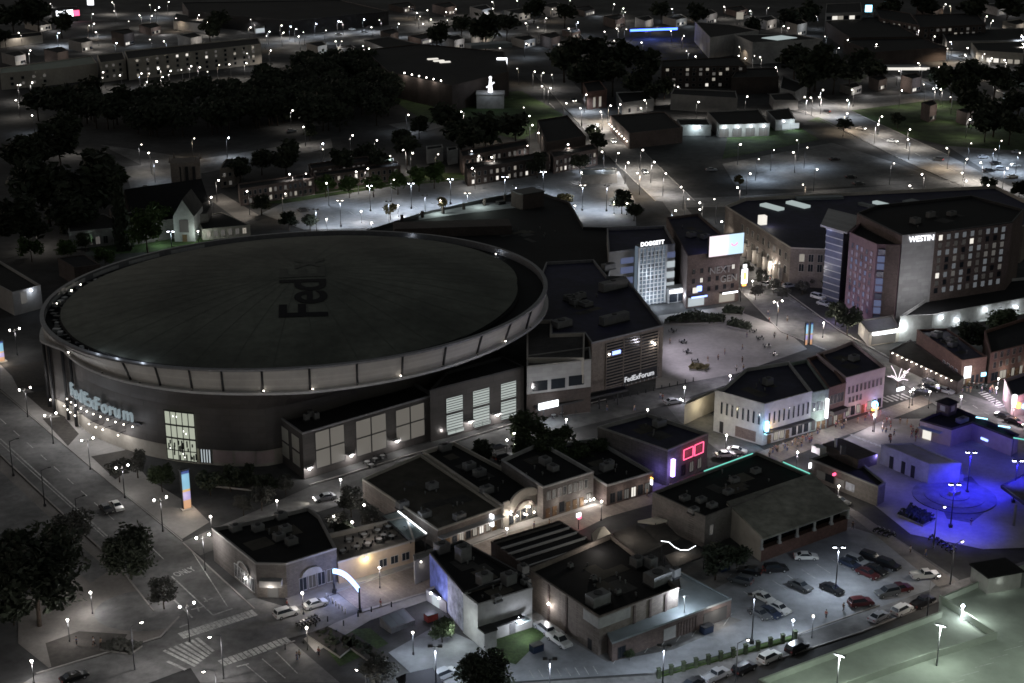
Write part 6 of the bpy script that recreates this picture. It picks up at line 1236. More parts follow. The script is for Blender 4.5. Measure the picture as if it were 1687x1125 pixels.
trees('dark','1630,300,26 1680,310,30','behind the mall at right'); trees('far','60,15,60 20,25,50 100,35,40 8,60,30','in the top left corner'); trees('far','140,150,60 95,160,60 190,165,60 60,165,50','left of the dark wood'); trees('far','345,45,40 360,30,36','by the pale workshop')
trees('far','880,12,40 930,20,40 1150,20,40 1090,15,36 1240,40,30','along the top edge'); trees('far','1520,8,50 1600,12,50 1660,12,50','at the top right corner')
trees('grey','1290,482,24 1256,455,28 1232,440,24 1275,468,24 1245,478,26','on the pavement by the mall road'); trees('grey','1340,458,22 1322,470,24 1308,455,22','at the mall corner'); trees('mid','1372,462,30','at the hotel terrace')
# the far wood reads as one dark mass
r=random.Random(5); wb=MB(); poly=[(100,205),(180,192),(250,178),(330,172),(400,165),(450,130),(560,118),(640,130),(650,170),(640,205),(560,222),(470,208),(390,222),(300,230),(210,222)]
def inpoly(x,y):
    c=False
    for i in range(len(poly)):
        (x0,y0),(x1,y1)=poly[i-1],poly[i]
        if (y0>y)!=(y1>y) and x<(x1-x0)*(y-y0)/(y1-y0)+x0: c=not c
    return c
cr=[]; 
while len(cr)<170:
    x,y=r.uniform(95,655),r.uniform(110,232)
    if inpoly(x,y): cr.append(G3(x,y,0))
for p in cr:
    R=r.uniform(5,8); H=r.uniform(7,12.5); wb.tube((p.x,p.y,0),(p.x,p.y,H),.35,.15,5,1)
    for k in range(230):
        d=Vector((r.gauss(0,1),r.gauss(0,1),r.gauss(0,1))).normalized()*(r.random()**.35); q=Vector((p.x+d.x*R,p.y+d.y*R,H+d.z*R*.75)); s=r.uniform(.7,1.5)
        u=Vector((r.gauss(0,1),r.gauss(0,1),r.gauss(0,.6))).normalized()*s; v=u.orthogonal().normalized()*s*.7; wb.face([q-u,q-v,q+u,q+v])
tag(wb.build('wood',['leaf_dark','bark']),'far off dark wood that reads as one black mass of crowns behind the arena','wood',kind='stuff')
# ------------------------------------------------------------------ cars
for n_,c_ in dict(car_white=(.62,.62,.6),car_silver=(.33,.34,.36),car_black=(.012,.012,.014),car_grey=(.09,.095,.1),car_blue=(.02,.03,.06),car_red=(.07,.012,.014)).items(): mat(n_,c_,.3,.03,1,spec=.5)
mat('tyre',(.015,.015,.015),.9,.1,2)
CP={}
def car_meshes(style):
    if style in CP: return CP[style]
    L,W={'sedan':(4.8,1.85),'suv':(4.8,1.95),'truck':(5.7,2.0)}[style]
    P={'sedan':[(-2.4,.55),(-2.35,.95),(-1.6,1.02),(-.95,1.02),(1.0,1.0),(2.1,.85),(2.4,.62),(2.38,.35),(-2.38,.35)],'suv':[(-2.4,.5),(-2.38,1.1),(-2.2,1.15),(1.0,1.1),(2.15,1.0),(2.4,.75),(2.38,.35),(-2.38,.35)],'truck':[(-2.85,.6),(-2.85,1.1),(-.6,1.1),(1.3,1.12),(2.6,1.05),(2.85,.8),(2.83,.4),(-2.83,.4)]}[style]
    Gh={'sedan':[(-1.75,1.0),(-1.05,1.44),(.35,1.46),(1.1,.99)],'suv':[(-2.3,1.12),(-2.05,1.72),(.4,1.74),(1.15,1.09)],'truck':[(-.65,1.1),(-.5,1.75),(.75,1.77),(1.45,1.1)]}[style]
    def ext(prof,w,wt,z0,m,mi=0,top=None):
        zmin=min(p[1] for p in prof); zmax=max(p[1] for p in prof)
        def ww(z): return w+(wt-w)*((z-zmin)/(zmax-zmin))
        A=[(x,-ww(z)/2,z) for x,z in prof]; Bq=[(x,ww(z)/2,z) for x,z in prof]; n=len(prof)
        m.face(A,mi); m.face(Bq[::-1],mi)
        for k in range(n): j=(k+1)%n; m.face([A[k],Bq[k],Bq[j],A[j]],mi if top is None or not(k==top) else 1-mi)
    m=MB(); ext(P,W,W*.94,0,m); 
    x0,x1=Gh[1][0],Gh[2][0]; zt=Gh[1][1]; m.obox((x0-.02,-W*.36,zt-.03),Vector((x1-x0+.04,0,0)),Vector((0,W*.72,0)),Vector((0,0,.07)))
    if style=='truck': m.obox((-2.7,-W*.42,1.1),Vector((2.05,0,0)),Vector((0,.12,0)),Vector((0,0,.2))); m.obox((-2.7,W*.42-.12,1.1),Vector((2.05,0,0)),Vector((0,.12,0)),Vector((0,0,.2)))
    for s in (-1,1): m.tube((x1-.05,s*W*.37,zt),(Gh[3][0],s*W*.44,Gh[3][1]),.045,n=5); m.tube((x0,s*W*.37,zt),(Gh[0][0],s*W*.44,Gh[0][1]),.06,n=5)
    body=m; m=MB(); ext(Gh,W*.9,W*.74,0,m); glass=m
    wh=MB(); wh.tube((0,-.11,0),(0,.11,0),.33,n=14); wh.tube((0,-.13,0),(0,.13,0),.19,n=10,m=1)
    hl=MB(); hl.box((0,0,0),(.12,.36,.16)); out=dict(L=L,W=W,hx=P[-3][0] if style!='sedan' else 2.38,tx=P[0][0])
    for nm,b,ms in (('body',body,['car_white']),('windows',glass,['glass_dark']),('wheel',wh,['tyre','metal_light']),('headlight',hl,['win_cool']),('tail_light',hl,['tail_off'])):
        o=b.build(nm,ms); out[nm]=o.data; bpy.data.objects.remove(o)
    CP[style]=out; return out
CW={'white':'white','silver':'silver','black':'black','grey':'dark grey','blue':'dark blue','red':'dark red'}
SW={'sedan':'saloon car','suv':'estate car','truck':'pickup truck'}
def car(style,color,px,py,ang,place,lit='',z0=0.0,look=None):
    d=car_meshes(style); p=G(px,py,z0+.7); o=thing('parked_car' if not lit else 'car','','car',(p.x,p.y,z0+.06),math.radians(ang))
    def part(nm,loc,me,mt=None):
        q=bpy.data.objects.new(nm,me); C.objects.link(q); q.parent=o; q.location=loc
        if mt: q.material_slots[0].link='OBJECT'; q.material_slots[0].material=MT[mt]
        return q
    part('body',(0,0,0),d['body'],'car_'+color); part('windows',(0,0,0),d['windows'])
    for sx in (-1,1):
        for sy in (-1,1): part('wheel',(sx*d['L']*.31,sy*(d['W']/2-.08),.33),d['wheel'])
    for sy in (-1,1):
        part('headlight',(d['L']/2-.02,sy*d['W']*.34,.72),d['headlight'],'head_light' if 'h' in lit else 'glass_pane'); part('tail_light',(-d['L']/2+.02,sy*d['W']*.36,.8),d['tail_light'],'tail_light' if 't' in lit else 'tail_off')
    if 'h' in lit: light(o,'headlight_beam',(d['L']/2+.4,0,.8),90,(1,.93,.8),'SPOT',80,.15,aim=(1,0,-.25))
    rank(o,look or f'{CW[color]} {SW[style]}',CW[color]+' '+SW[style]+'s',place,'cars '+place); return o
BD,AD=38.0,-56.0
for s in '''sedan black 175,838 -56 driving down the avenue, tail lights red|t
sedan white 192,833 -56 driving down the avenue, tail lights red|t
suv white 472,1009 33 parked at the club street arch
sedan white 520,994 33 parked at the club street arch
sedan silver 535,819 205 driving past the annex windows|h
sedan black 122,1114 38 on the street below the paved park
sedan white 1328,916 0 in the car lot
suv black 1278,936 10 in the car lot
sedan grey 1319,964 -50 in the car lot
sedan black 1371,969 -50 in the car lot
sedan white 1259,984 -52 in the car lot
sedan white 1284,1001 -52 in the car lot
sedan blue 1269,1008 -52 in the car lot
sedan grey 1252,1010 -52 in the car lot
sedan blue 1400,928 -48 in the car lot
suv silver 1412,924 -48 in the car lot
suv black 1436,918 -40 in the car lot
suv black 1464,930 -45 in the car lot
sedan red 1430,944 -50 in the car lot
sedan black 1443,938 -50 in the car lot
truck white 1524,947 8 in the car lot
suv grey 1462,975 200 in the car lot
truck red 1480,970 20 in the car lot
suv red 1418,992 15 in the car lot
sedan silver 1448,1015 40 along the street below the car lot
suv white 1486,1004 40 along the street below the car lot
truck black 1520,991 40 along the street below the car lot
suv black 1313,1066 40 along the street below the car lot
suv white 1268,1082 40 along the street below the car lot
suv black 1226,1100 40 along the street below the car lot
truck silver 1180,1112 40 along the street below the car lot
sedan black 1143,1124 40 along the street below the car lot
truck white 921,1054 -55 beside the black hall
suv silver 897,1034 120 beside the black hall
suv silver 733,1110 40 on the bright front lot
sedan white 1195,748 10 on the side street behind the light strip
sedan white 1214,742 -20 on the side street behind the light strip
sedan silver 1109,661 20 below the concourse, head lamps on|h
sedan grey 1383,825 -45 by the bar hut
suv black 1517,646 150 waiting at the main crossing|h
suv black 1536,640 150 waiting at the main crossing|h
sedan black 1528,636 150 waiting at the main crossing|t
sedan silver 1557,643 -40 at the corner saloon
sedan grey 1535,628 -40 at the corner saloon
sedan black 1655,685 -45 leaving the main crossing|h
sedan black 1672,694 -45 leaving the main crossing|h
suv white 1348,489 -50 at the hotel kerb
sedan silver 1358,500 -50 at the hotel kerb
sedan silver 1262,468 -45 on the road to the mall|h
sedan grey 1285,480 -45 on the road to the mall
sedan silver 1300,470 30 on the road to the mall
suv black 829,752 30 in the alley
sedan white 985,742 20 in the alley
sedan black 820,735 30 in the alley
sedan black 1235,940 160 beside the yard fence
suv grey 1220,955 150 beside the yard fence
sedan silver 1172,279 5 by the empty dark lot
sedan black 1402,291 5 in the empty dark lot
sedan grey 1415,302 10 in the empty dark lot
sedan black 1375,262 20 in the empty dark lot
suv white 984,207 100 on the straight boulevard|h
sedan white 976,210 100 on the straight boulevard|t
sedan silver 1418,211 -35 on the diagonal boulevard|h
sedan silver 1620,258 10 in the lot at the right edge
sedan black 1640,268 10 in the lot at the right edge
suv silver 1650,278 -20 in the lot at the right edge
sedan white 1672,272 10 in the lot at the right edge
sedan black 1630,280 10 in the lot at the right edge
sedan white 1668,290 10 in the lot at the right edge
sedan silver 1676,250 10 in the lot at the right edge
sedan silver 480,215 30 above the church tower
sedan white 580,48 20 in the top floodlit lots
sedan silver 600,52 20 in the top floodlit lots
sedan white 625,40 20 in the top floodlit lots
sedan silver 650,46 20 in the top floodlit lots
sedan white 558,56 20 in the top floodlit lots
sedan silver 610,44 20 in the top floodlit lots
sedan black 500,345 20 at the lane end of the bright lot
sedan silver 455,325 20 at the lane end of the bright lot
sedan white 1010,232 -80 on the straight boulevard|h
sedan grey 1062,282 -80 on the straight boulevard|h
suv black 945,165 -80 on the straight boulevard|h
sedan white 1470,232 -35 on the diagonal boulevard|h
suv grey 1545,262 145 on the diagonal boulevard|t
sedan black 1360,183 145 on the diagonal boulevard|t
sedan white 1585,92 -35 on the top right high street|h
suv grey 1530,70 -35 on the top right high street|h'''.split('\n'):
    s,_,lit=s.partition('|'); w=s.split(' ',4); x,y=map(float,w[2].split(',')); car(w[0],w[1],x,y,float(w[3]),w[4],lit)
# motorcycles by the arch
MP={}
def motorcycle(px,py,ang,place):
    p=G(px,py,.5); o=thing('motorcycle','','motorcycle',(p.x,p.y,0),math.radians(ang))
    if not MP:
        b=MB(); b.box((0,0,.62),(.9,.26,.34)); b.box((-.45,0,.85),(.8,.28,.12)); b.ball((.2,0,.9),.22,8,6,0,.7); MP['body']=b.build('body','car_black').data
        b=MB(); b.tube((.55,-.38,1.1),(.55,.38,1.1),.03,n=6); b.tube((.55,0,1.1),(.78,0,.33),.05,n=6); MP['fork']=b.build('handlebar','metal_light').data
        b=MB(); b.tube((0,-.07,0),(0,.07,0),.33,n=14); b.tube((0,-.09,0),(0,.09,0),.14,n=8,m=1); MP['wheel']=b.build('wheel',['tyre','metal_light']).data
        for q in [q for q in C.objects if q.data in (MP['body'],MP['fork'],MP['wheel'])]: bpy.data.objects.remove(q)
    for nm,k,loc in (('body','body',(0,0,0)),('handlebar','fork',(0,0,0)),('wheel','wheel',(.78,0,.33)),('wheel','wheel',(-.7,0,.33))): q=bpy.data.objects.new(nm,MP[k]); C.objects.link(q); q.parent=o; q.location=loc
    rank(o,'black motorcycle','motorcycles',place,'parked motorcycles')
for k in range(7): motorcycle(492+k*5,1030-k*2.2,-50,'parked by the club street arch')
for k in range(6): motorcycle(1535+k*7,884+k*4.4,40,'in the rack at the blue park corner')
for k in range(4): motorcycle(1445+k*8,872+k*3,20,'on the side street by the porch hall')
for k in range(5): motorcycle(1596+k*7,634+k*1.0,60,'before the corner saloon')
# ------------------------------------------------------------------ people: a skinned body each, clothes as children
def skin(verts,edges,name,mt):
    me=bpy.data.meshes.new(name); me.from_pydata([v[:3] for v in verts],edges,[]); o=bpy.data.objects.new(name,me); C.objects.link(o)
    md=o.modifiers.new('s','SKIN'); sk=me.skin_vertices[0].data
    for i,v in enumerate(verts): sk[i].radius=(v[3],v[3]*(.75 if i in (0,1,2) else 1))
    sk[0].use_root=True; o.modifiers.new('d','SUBSURF').levels=1; bpy.context.view_layer.update()
    out=bpy.data.meshes.new_from_object(o.evaluated_get(bpy.context.evaluated_depsgraph_get())); out.name=name; out.materials.clear(); out.materials.append(MT[mt])
    for p in out.polygons: p.use_smooth=True
    bpy.data.objects.remove(o); return out
for n_,c_ in dict(skin_tone=(.35,.22,.16),cloth_dark=(.03,.03,.04),cloth_white=(.6,.6,.6),cloth_blue=(.06,.09,.2),cloth_red=(.3,.05,.05),cloth_tan=(.3,.24,.16),hair_dark=(.02,.015,.01)).items(): mat(n_,c_,.8,.1,3)
def pose(st):   # st: stride
    V=[(0,0,.95,.15),(0,0,1.2,.15),(0,0,1.42,.16),(0,0,1.53,.065),(0.01,0,1.66,.105),(.02,0,1.74,.09)]
    E=[(0,1),(1,2),(2,3),(3,4),(4,5)]
    for s in (-1,1):
        k=st*s; n=len(V); V+=[(0,s*.1,.86,.1),(.16*k+.03,s*.1,.48,.07),(.26*k-.06*abs(k),s*.1,.08,.05),(.26*k+.12,s*.1,.04,.04)]; E+=[(0,n),(n,n+1),(n+1,n+2),(n+2,n+3)]
        n=len(V); V+=[(0,s*.2,1.4,.07),(-.1*k,s*.25,1.13,.05),(-.14*k+.1,s*.24,.9,.04),(-.14*k+.13,s*.235,.82,.042)]; E+=[(2,n),(n,n+1),(n+1,n+2),(n+2,n+3)]
    return V,E
PP=[]
for st in (0.15,.9):
    V,E=pose(st); bod=skin(V,E,'body','skin_tone')
    tv=[(x,y,z,r+.02) for x,y,z,r in [V[1],V[0],V[2]]]+[(V[10][0],V[10][1],V[10][2],.085),(V[11][0],V[11][1],V[11][2],.065),(V[18][0],V[18][1],V[18][2],.085),(V[19][0],V[19][1],V[19][2],.065)]
    shirt=skin(tv,[(0,1),(0,2),(2,3),(3,4),(2,5),(5,6)],'shirt','cloth_dark')
    lv_=[(0,0,.95,.165),(V[6][0],V[6][1],V[6][2],.115),(V[7][0],V[7][1],V[7][2],.085),(V[8][0],V[8][1],V[8][2]+.06,.065),(V[14][0],V[14][1],V[14][2],.115),(V[15][0],V[15][1],V[15][2],.085),(V[16][0],V[16][1],V[16][2]+.06,.065)]
    tr=skin(lv_,[(0,1),(1,2),(2,3),(0,4),(4,5),(5,6)],'trousers','cloth_blue'); hb=MB(); hb.ball((-.01,0,1.76),.125,10,7,0,.8); ho=hb.build('hair','hair_dark'); PP.append((bod,shirt,tr,ho.data)); bpy.data.objects.remove(ho)
CLW={'cloth_dark':'black','cloth_white':'white','cloth_blue':'blue','cloth_red':'red','cloth_tan':'tan'}
PN=[0]
def person(px,py,place):
    PN[0]+=1; r=random.Random(PN[0]*3); b=PP[PN[0]%2]; p=G(px,py,.9); o=thing('person','','person',(p.x,p.y,.07),r.random()*6.28)
    sc=r.choice(list(CLW)); tc=r.choice(('cloth_dark','cloth_blue','cloth_tan'))
    for nm,me,mt in zip(('body','shirt','trousers','hair'),b,(None,sc,tc,None)):
        q=bpy.data.objects.new(nm,me); C.objects.link(q); q.parent=o
        if mt: q.material_slots[0].link='OBJECT'; q.material_slots[0].material=MT[mt]
    o.scale=(1,1,r.uniform(.94,1.05)); act='walking' if PN[0]%2 else 'standing'
    rank(o,f'person in {CLW[sc]} shirt {act}',f'{CLW[sc]} shirted people {act}',place,'people '+place)
r=random.Random(4)
for k in range(26): t=r.random(); person(1265+t*75+r.uniform(-4,4),746-t*30+r.uniform(-4,7),'outside the white corner hall')
for k in range(12): t=r.random(); person(1345+t*110,712-t*38+r.uniform(-3,5),'outside the pink club fronts')
for k in range(26): person(r.uniform(1452,1515),r.uniform(690,725),'on the park zebra crossing')
for k in range(14): person(r.uniform(1205,1300),r.uniform(455,560),'on the mall road pavement')
for k in range(8): person(r.uniform(1100,1240),r.uniform(560,620),'on the open paved plaza')
for k in range(8): t=r.random(); person(1585+t*60,640+t*2+r.uniform(-4,6),'before the corner saloon')
for x,y in ((627,994),(489,1082),(493,1078),(525,1074),(473,995)): person(x,y,'by the club street arch')
for x,y in ((126,1056),(154,1057),(166,1058)): person(x,y,'in the paved park')
for x,y in ((1390,1000),(1361,1012)): person(x,y,'in the car lot')
for x,y in ((930,665),(1000,672),(1088,652),(1092,654),(1045,672)): person(x,y,'by the concourse canopy')
for x,y in ((1066,812),(880,866),(905,862),(1105,800),(1238,779)): person(x,y,'on the upper club street')
for x,y in ((1405,866),(1500,905),(1525,910),(1600,860)): person(x,y,'on the side street by the park')
# ------------------------------------------------------------------ street furniture and signs
def pylon(px,pyb,pyt,w,label,mt='pylon_face'):
    p=G(px,pyb); h=hgt(px,pyt,pyb); o=thing('light_pylon',label,'sign',(p.x,p.y,0),.62-1.57*0); m=MB(); m.box((0,0,h/2),(w,.8,h)); m.box((0,0,h+.15),(w+.3,1.1,.3)); m.build('body','metal_dark',o)
    m=MB(); m.box((0,-.45,h/2),(w*.86,.1,h*.97)); m.build('light_face',mt,o); m=MB(); m.box((0,0,.15),(w+1,1.8,.3)); m.build('plinth','concrete',o); light(o,'pylon_light',(0,-2.5,h*.3),110,(1,.8,.6),rad=.5); light(o,'pylon_light',(0,-2.5,h*.75),50,(.5,.7,1),rad=.5); return o
pylon(308,838,774,1.9,'tall glowing blue and orange light pylon at the arena corner'); pylon(3,596,562,1.6,'white and violet light pylon at the left edge of the forecourt')
p=G(1331,568); o=thing('light_pylon','twin column cyan light pylon on the plaza beside the mall road','sign',(p.x,p.y,0),.3); h=hgt(1331,531,568)
for s in (-1,1): m=MB(); m.box((s*.75,0,h/2),(.75,.6,h)); m.build('column','metal_dark',o); m=MB(); m.box((s*.75,-.33,h/2),(.6,.06,h*.95)); m.build('light_face','pylon_face',o)
light(o,'pylon_light',(0,-2,4),120,(.5,.7,1),rad=.5)
# club street arch
a,c=G(551,976),G(593,1008); mid=(a+c)/2; o=thing('street_arch','curved glowing blue white sign arch spanning the club street on two black posts','sign arch',(mid.x,mid.y,0))
h0=hgt(548,937,976); a3,c3=Vector((a.x-mid.x,a.y-mid.y,0)),Vector((c.x-mid.x,c.y-mid.y,0))
for v in (a3,c3): m=MB(); m.tube(v,v+Vector((0,0,h0)),.22,.18,8); m.box((v.x,v.y,.3),(.8,.8,.6)); m.build('post','metal_dark',o)
m=MB(); m2=MB(); d=c3-a3; n=Vector((-d.y,d.x,0)).normalized()*.2
for k in range(10):
    f0,f1=k/10,(k+1)/10; z0=h0-.9+1.0*math.sin(math.pi*f0); z1=h0-.9+1.0*math.sin(math.pi*f1); p0=a3+d*f0; p1=a3+d*f1
    m.hexa([p0-n+Vector((0,0,z0)),p1-n+Vector((0,0,z1)),p1+n+Vector((0,0,z1)),p0+n+Vector((0,0,z0)),p0-n+Vector((0,0,z0+.9)),p1-n+Vector((0,0,z1+.9)),p1+n+Vector((0,0,z1+.9)),p0+n+Vector((0,0,z0+.9))])
    m2.tube(p0+Vector((0,0,z0-.12)),p1+Vector((0,0,z1-.12)),.1,n=6)
m.build('sign_band','arch_glow',o); m2.build('rail','metal_dark',o); light(o,'arch_light',(0.5,2.5,h0-.2),230,(.35,.45,1),rad=.6); light(o,'arch_light',(-2,1,h0-1.4),140,(.4,.5,1),rad=.6); light(o,'arch_light',(0,0,h0-1.6),120,(.75,.7,1),rad=.6)
# bollards, benches, tables
def simple(name,label_look,plural,place,cat,fn,spots,z=0):
    me=None
    for px,py in spots:
        p=G(px,py,z)
        if me is None: o=fn().build(name,fn.mats); me=o.data
        else: o=bpy.data.objects.new(name,me); C.objects.link(o)
        o.location=(p.x,p.y,z+.05); o.rotation_euler=(0,0,.65); tag(o,None,cat); rank(o,label_look,plural,place,plural+' '+place)
def bollard():
    m=MB(); m.tube((0,0,0),(0,0,.95),.14,.12,8); m.ball((0,0,.97),.14,8,5); return m
bollard.mats='metal_light'
simple('bollard','short white bollard','bollards','in the row closing the arch end','bollard',bollard,[(538+k*5.2,986+k*4.2) for k in range(7)])
bollard2=lambda:bollard(); bollard2.mats='metal_dark'
simple('bollard','short dark bollard','bollards','along the concourse kerb','bollard',bollard2,[(895+k*13,689-k*3.2) for k in range(20)])
simple('bollard','short dark post','posts','along the kerb of the lower park edge','bollard',bollard2,[(540,1024),(566,1031),(590,1016),(612,1008),(645,1000),(520,1032),(500,1060),(470,1070)])
def hedge_post():
    m=MB(); m.box((0,0,.95),(.6,.6,1.9)); m.box((0,0,1.95),(.75,.75,.15)); return m
hedge_post.mats='leaf_green'
o=thing('hedge_fence','low fence of ivy covered square posts along the front lot kerb','fence',(*G(1197,1082),0)); base=G(1197,1082)
for k in range(12):
    q=G(1085+k*20.4,1117-k*5.7)-base; m=MB(); m.box((q.x,q.y,.9),(.6,.6,1.8),0,.3); m.box((q.x,q.y,1.85),(.75,.75,.14),0,.3); m.build('post','ivy',o)
m=MB(); A=G(1085,1117)-base; D=G(1310,1054)-base
for z in (.6,1.2): m.tube((A.x,A.y,z),(D.x,D.y,z),.05,n=6)
m.build('rail','metal_dark',o); m=MB(); m.obox((A.x,A.y,0),(D-A).to_3d(),Vector((0,1.2,0)),Vector((0,0,.35))); m.build('planting','leaf_green',o)
def table():
    m=MB(); m.tube((0,0,0),(0,0,.72),.05,n=6); m.tube((0,0,.72),(0,0,.77),.55,n=12)
    for k in range(4): a=k*1.57; m.box((.85*math.cos(a),.85*math.sin(a),.42),(.42,.42,.06),0,a); m.box((1.05*math.cos(a),1.05*math.sin(a),.68),(.06,.42,.5),0,a); m.box((.85*math.cos(a),.85*math.sin(a),.2),(.3,.3,.4),0,a)
    return m
def tset(look,plural,place,spots,z=0,top='metal_light'):
    T=thing; data={}
    for px,py in spots:
        p=G(px,py,z); o=thing('table_set','','table',(p.x,p.y,z+.06 if not z else z+.01),rnd.random()*3)
        if not data:
            m=MB(); m.tube((0,0,0),(0,0,.72),.05,n=6); m.tube((0,0,0),(0,0,.04),.3,n=10); m.tube((0,0,.72),(0,0,.77),.6,n=14); q=m.build('table_top',top); data['t']=q.data; bpy.data.objects.remove(q)
            m=MB(); m.box((0,0,.44),(.44,.44,.05)); m.box((.2,0,.72),(.05,.44,.5)); [m.tube((x,y,0),(x,y,.43),.025,n=5) for x in(-.18,.18) for y in(-.18,.18)]; q=m.build('chair','metal_dark'); data['c']=q.data; bpy.data.objects.remove(q)
        q=bpy.data.objects.new('table_top',data['t']); C.objects.link(q); q.parent=o
        for k in range(4): a=k*1.571; q=bpy.data.objects.new('chair',data['c']); C.objects.link(q); q.parent=o; q.location=(.95*math.cos(a),.95*math.sin(a),0); q.rotation_euler=(0,0,a)
        rank(o,look,plural,place,plural+' '+place)
tset('round pale table set','table sets','on the raised terrace',[(588,905),(606,900),(625,893),(645,888),(600,885),(622,878),(640,872),(575,893),(662,878),(565,912),(632,886)],pt.h-.9)
tset('round dark table set','table sets','left on the open plaza',[(1108,548),(1125,566),(1132,582),(1145,598),(1150,608)],top='metal_dark')
tset('round dark table set','table sets','right on the open plaza',[(1240,548),(1252,560),(1263,573),(1275,586),(1230,538)],top='metal_dark')
tset('round pale table set','table sets','in the cafe below the sign',[(905,683),(925,684),(945,680),(955,674),(912,688),(935,676)])
tset('round pale table set','table sets','by the annex entrance',[(605,765),(618,760),(630,755),(612,770)])
def planter(px_list,label,mt='leaf_dark',h=1.0,n_=420):
    pts=[G(*q) for q in px_list]; c=sum(pts,Vector((0,0)))/len(pts); o=thing('planting_bed',label,'planter',(c.x,c.y,0)); m=MB(); L=[p-c for p in pts]
    m.prism(L,0,.45,bot=False,mt=1); m.build('kerb',['concrete','soil'],o); r=random.Random(len(label)); m=MB()
    for k in range(n_):
        w=[r.random()**2 for _ in L]; q=sum((p*a for p,a in zip(L,w)),Vector((0,0)))/sum(w); z=.45+r.random()*h; u=Vector((r.gauss(0,1),r.gauss(0,1),r.gauss(0,1))).normalized()*.5; v=u.orthogonal().normalized()*.35; p=Vector((q.x,q.y,z)); m.face([p-u,p-v,p+u,p+v])
    m.build('foliage',mt,o)
planter([(1092,536),(1150,534),(1180,520),(1140,514),(1095,528)],'long dark planting bed at the top left of the plaza'); planter([(1150,534),(1192,533),(1196,525),(1168,522)],'dark planting bed in the middle of the plaza top edge')
planter([(1196,538),(1232,546),(1240,540),(1205,528)],'dark planting bed at the top right of the plaza'); planter([(1188,518),(1222,520),(1226,512),(1196,508)],'dark oval planting bed before the brown brick block'); planter([(1135,610),(1160,612),(1168,606),(1140,603)],'brown oval planting bed at the bottom left of the plaza','leaf_autumn',.6)
planter([(330,800),(440,812),(470,800),(420,785),(345,783)],'dark shrub bed along the arena foot'); planter([(1480,850),(1520,868),(1540,858),(1500,838)],'dark shrub bed beside the blue park street corner')
planter([(165,1072),(215,1080),(235,1066),(190,1058)],'pale leaved bed in a wedge at the paved park corner','leaf_grey',.8)
planter([(560,1058),(620,1100),(640,1085),(580,1045)],'dark grass bed at the bottom beside the avenue','leaf_dark',.1,70); planter([(505,1048),(560,1085),(590,1060),(540,1035)],'dark bare planting bed by the arch corner','leaf_dark',.1,60)
# round fountain and bandstand steps in the blue park
q=G(1572,818); o=thing('fountain_ring','low dark stepped round garden washed blue in the park','garden',(q.x,q.y,0)); m=MB()
for k,(rr,z) in enumerate(((9,.25),(6.5,.4),(3.2,.55))):
    P=[(rr*math.cos(t*.2618),rr*math.sin(t*.2618)) for t in range(24)]; m.prism(P,0,z,bot=False)
m.build('steps','asphalt_old',o); m=MB(); m.box((0,0,.9),(2.4,1.2,.8),0,.5); m.build('bench','concrete',o)
q=G(1581,792); o=thing('statue','grey statue on a plinth beside the blue round garden','statue',(q.x,q.y,0)); m=MB(); m.box((0,0,.9),(1.2,1.2,1.8)); m.build('plinth','concrete',o); V,E=pose(.2); me=skin(V,E,'figure','stucco_grey'); f=bpy.data.objects.new('figure',me); C.objects.link(f); f.parent=o; f.location=(0,0,1.8); f.scale=(1.3,1.3,1.3)
# black tent, dumpsters, hydrants, solar shed
q=G(692,1142); o=thing('black_tent','small black pitched tent at the bottom edge with a blue lit corner','tent',(q.x,q.y,0),.4); m=MB(); R=[(-3.5,-2.5,2.4),(3.5,-2.5,2.4),(3.5,2.5,2.4),(-3.5,2.5,2.4)]; a_,b_=(-2.4,0,4.4),(2.4,0,4.4); m.face([R[0],R[1],b_,a_]); m.face([R[2],R[3],a_,b_]); m.face([R[1],R[2],b_]); m.face([R[3],R[0],a_]); m.build('roof','roof_ink',o)
for x,y,z in R: m=MB(); m.tube((x,y,0),(x,y,z),.07,n=6); m.build('pole','metal_light',o)
m=MB(); m.tube((-3.4,-2.6,.4),(-3.4,-2.6,2.3),.12,n=6); m.build('light_tube','strip_blue',o); light(o,'tube_light',(-4,-3.2,1.5),40,(.3,.4,1))
q=G(655,1030); o=thing('solar_shed','low shed roof with three pale glass panels in the small yard','shed',(q.x,q.y,0),.7); o.scale=(.75,.75,.75); m=MB(); m.face([(-3.6,-2.4,1.2),(3.6,-2.4,1.2),(3.6,2.4,2.6),(-3.6,2.4,2.6)]); m.face([(-3.6,-2.4,0),(3.6,-2.4,0),(3.6,-2.4,1.2),(-3.6,-2.4,1.2)]); m.face([(3.6,-2.4,0),(3.6,2.4,0),(3.6,2.4,2.6),(3.6,-2.4,1.2)]); m.face([(-3.6,2.4,0),(-3.6,-2.4,0),(-3.6,-2.4,1.2),(-3.6,2.4,2.6)]); m.face([(3.6,2.4,0),(-3.6,2.4,0),(-3.6,2.4,2.6),(3.6,2.4,2.6)]); m.build('body','metal_grey',o)
for k in range(3): m=MB(); m.face([(-3.2+k*2.2,-2,1.36),(-1.2+k*2.2,-2,1.36),(-1.2+k*2.2,2,2.53),(-3.2+k*2.2,2,2.53)]); m.build('panel','roof_metal',o)
def dumpster(px,py,mt,label):
    q=G(px,py,.6); o=thing('dumpster',label,'dumpster',(q.x,q.y,0),.6); m=MB(); m.box((0,0,.75),(2.2,1.4,1.3)); m.box((0,0,.1),(1.8,1.1,.1)); m.build('bin',mt,o); m=MB(); m.box((0,0,1.46),(2.3,1.5,.1)); m.build('lid','metal_dark',o)
dumpster(1164,1037,'car_blue','blue dumpster at the end of the lean to'); dumpster(884,1068,'car_blue','blue recycling dumpster on the slab beside the pale annex'); dumpster(1192,935,'car_blue','blue dumpster in the yard behind the pavilion'); dumpster(710,1017,'rust_red','red skip by the small shed')
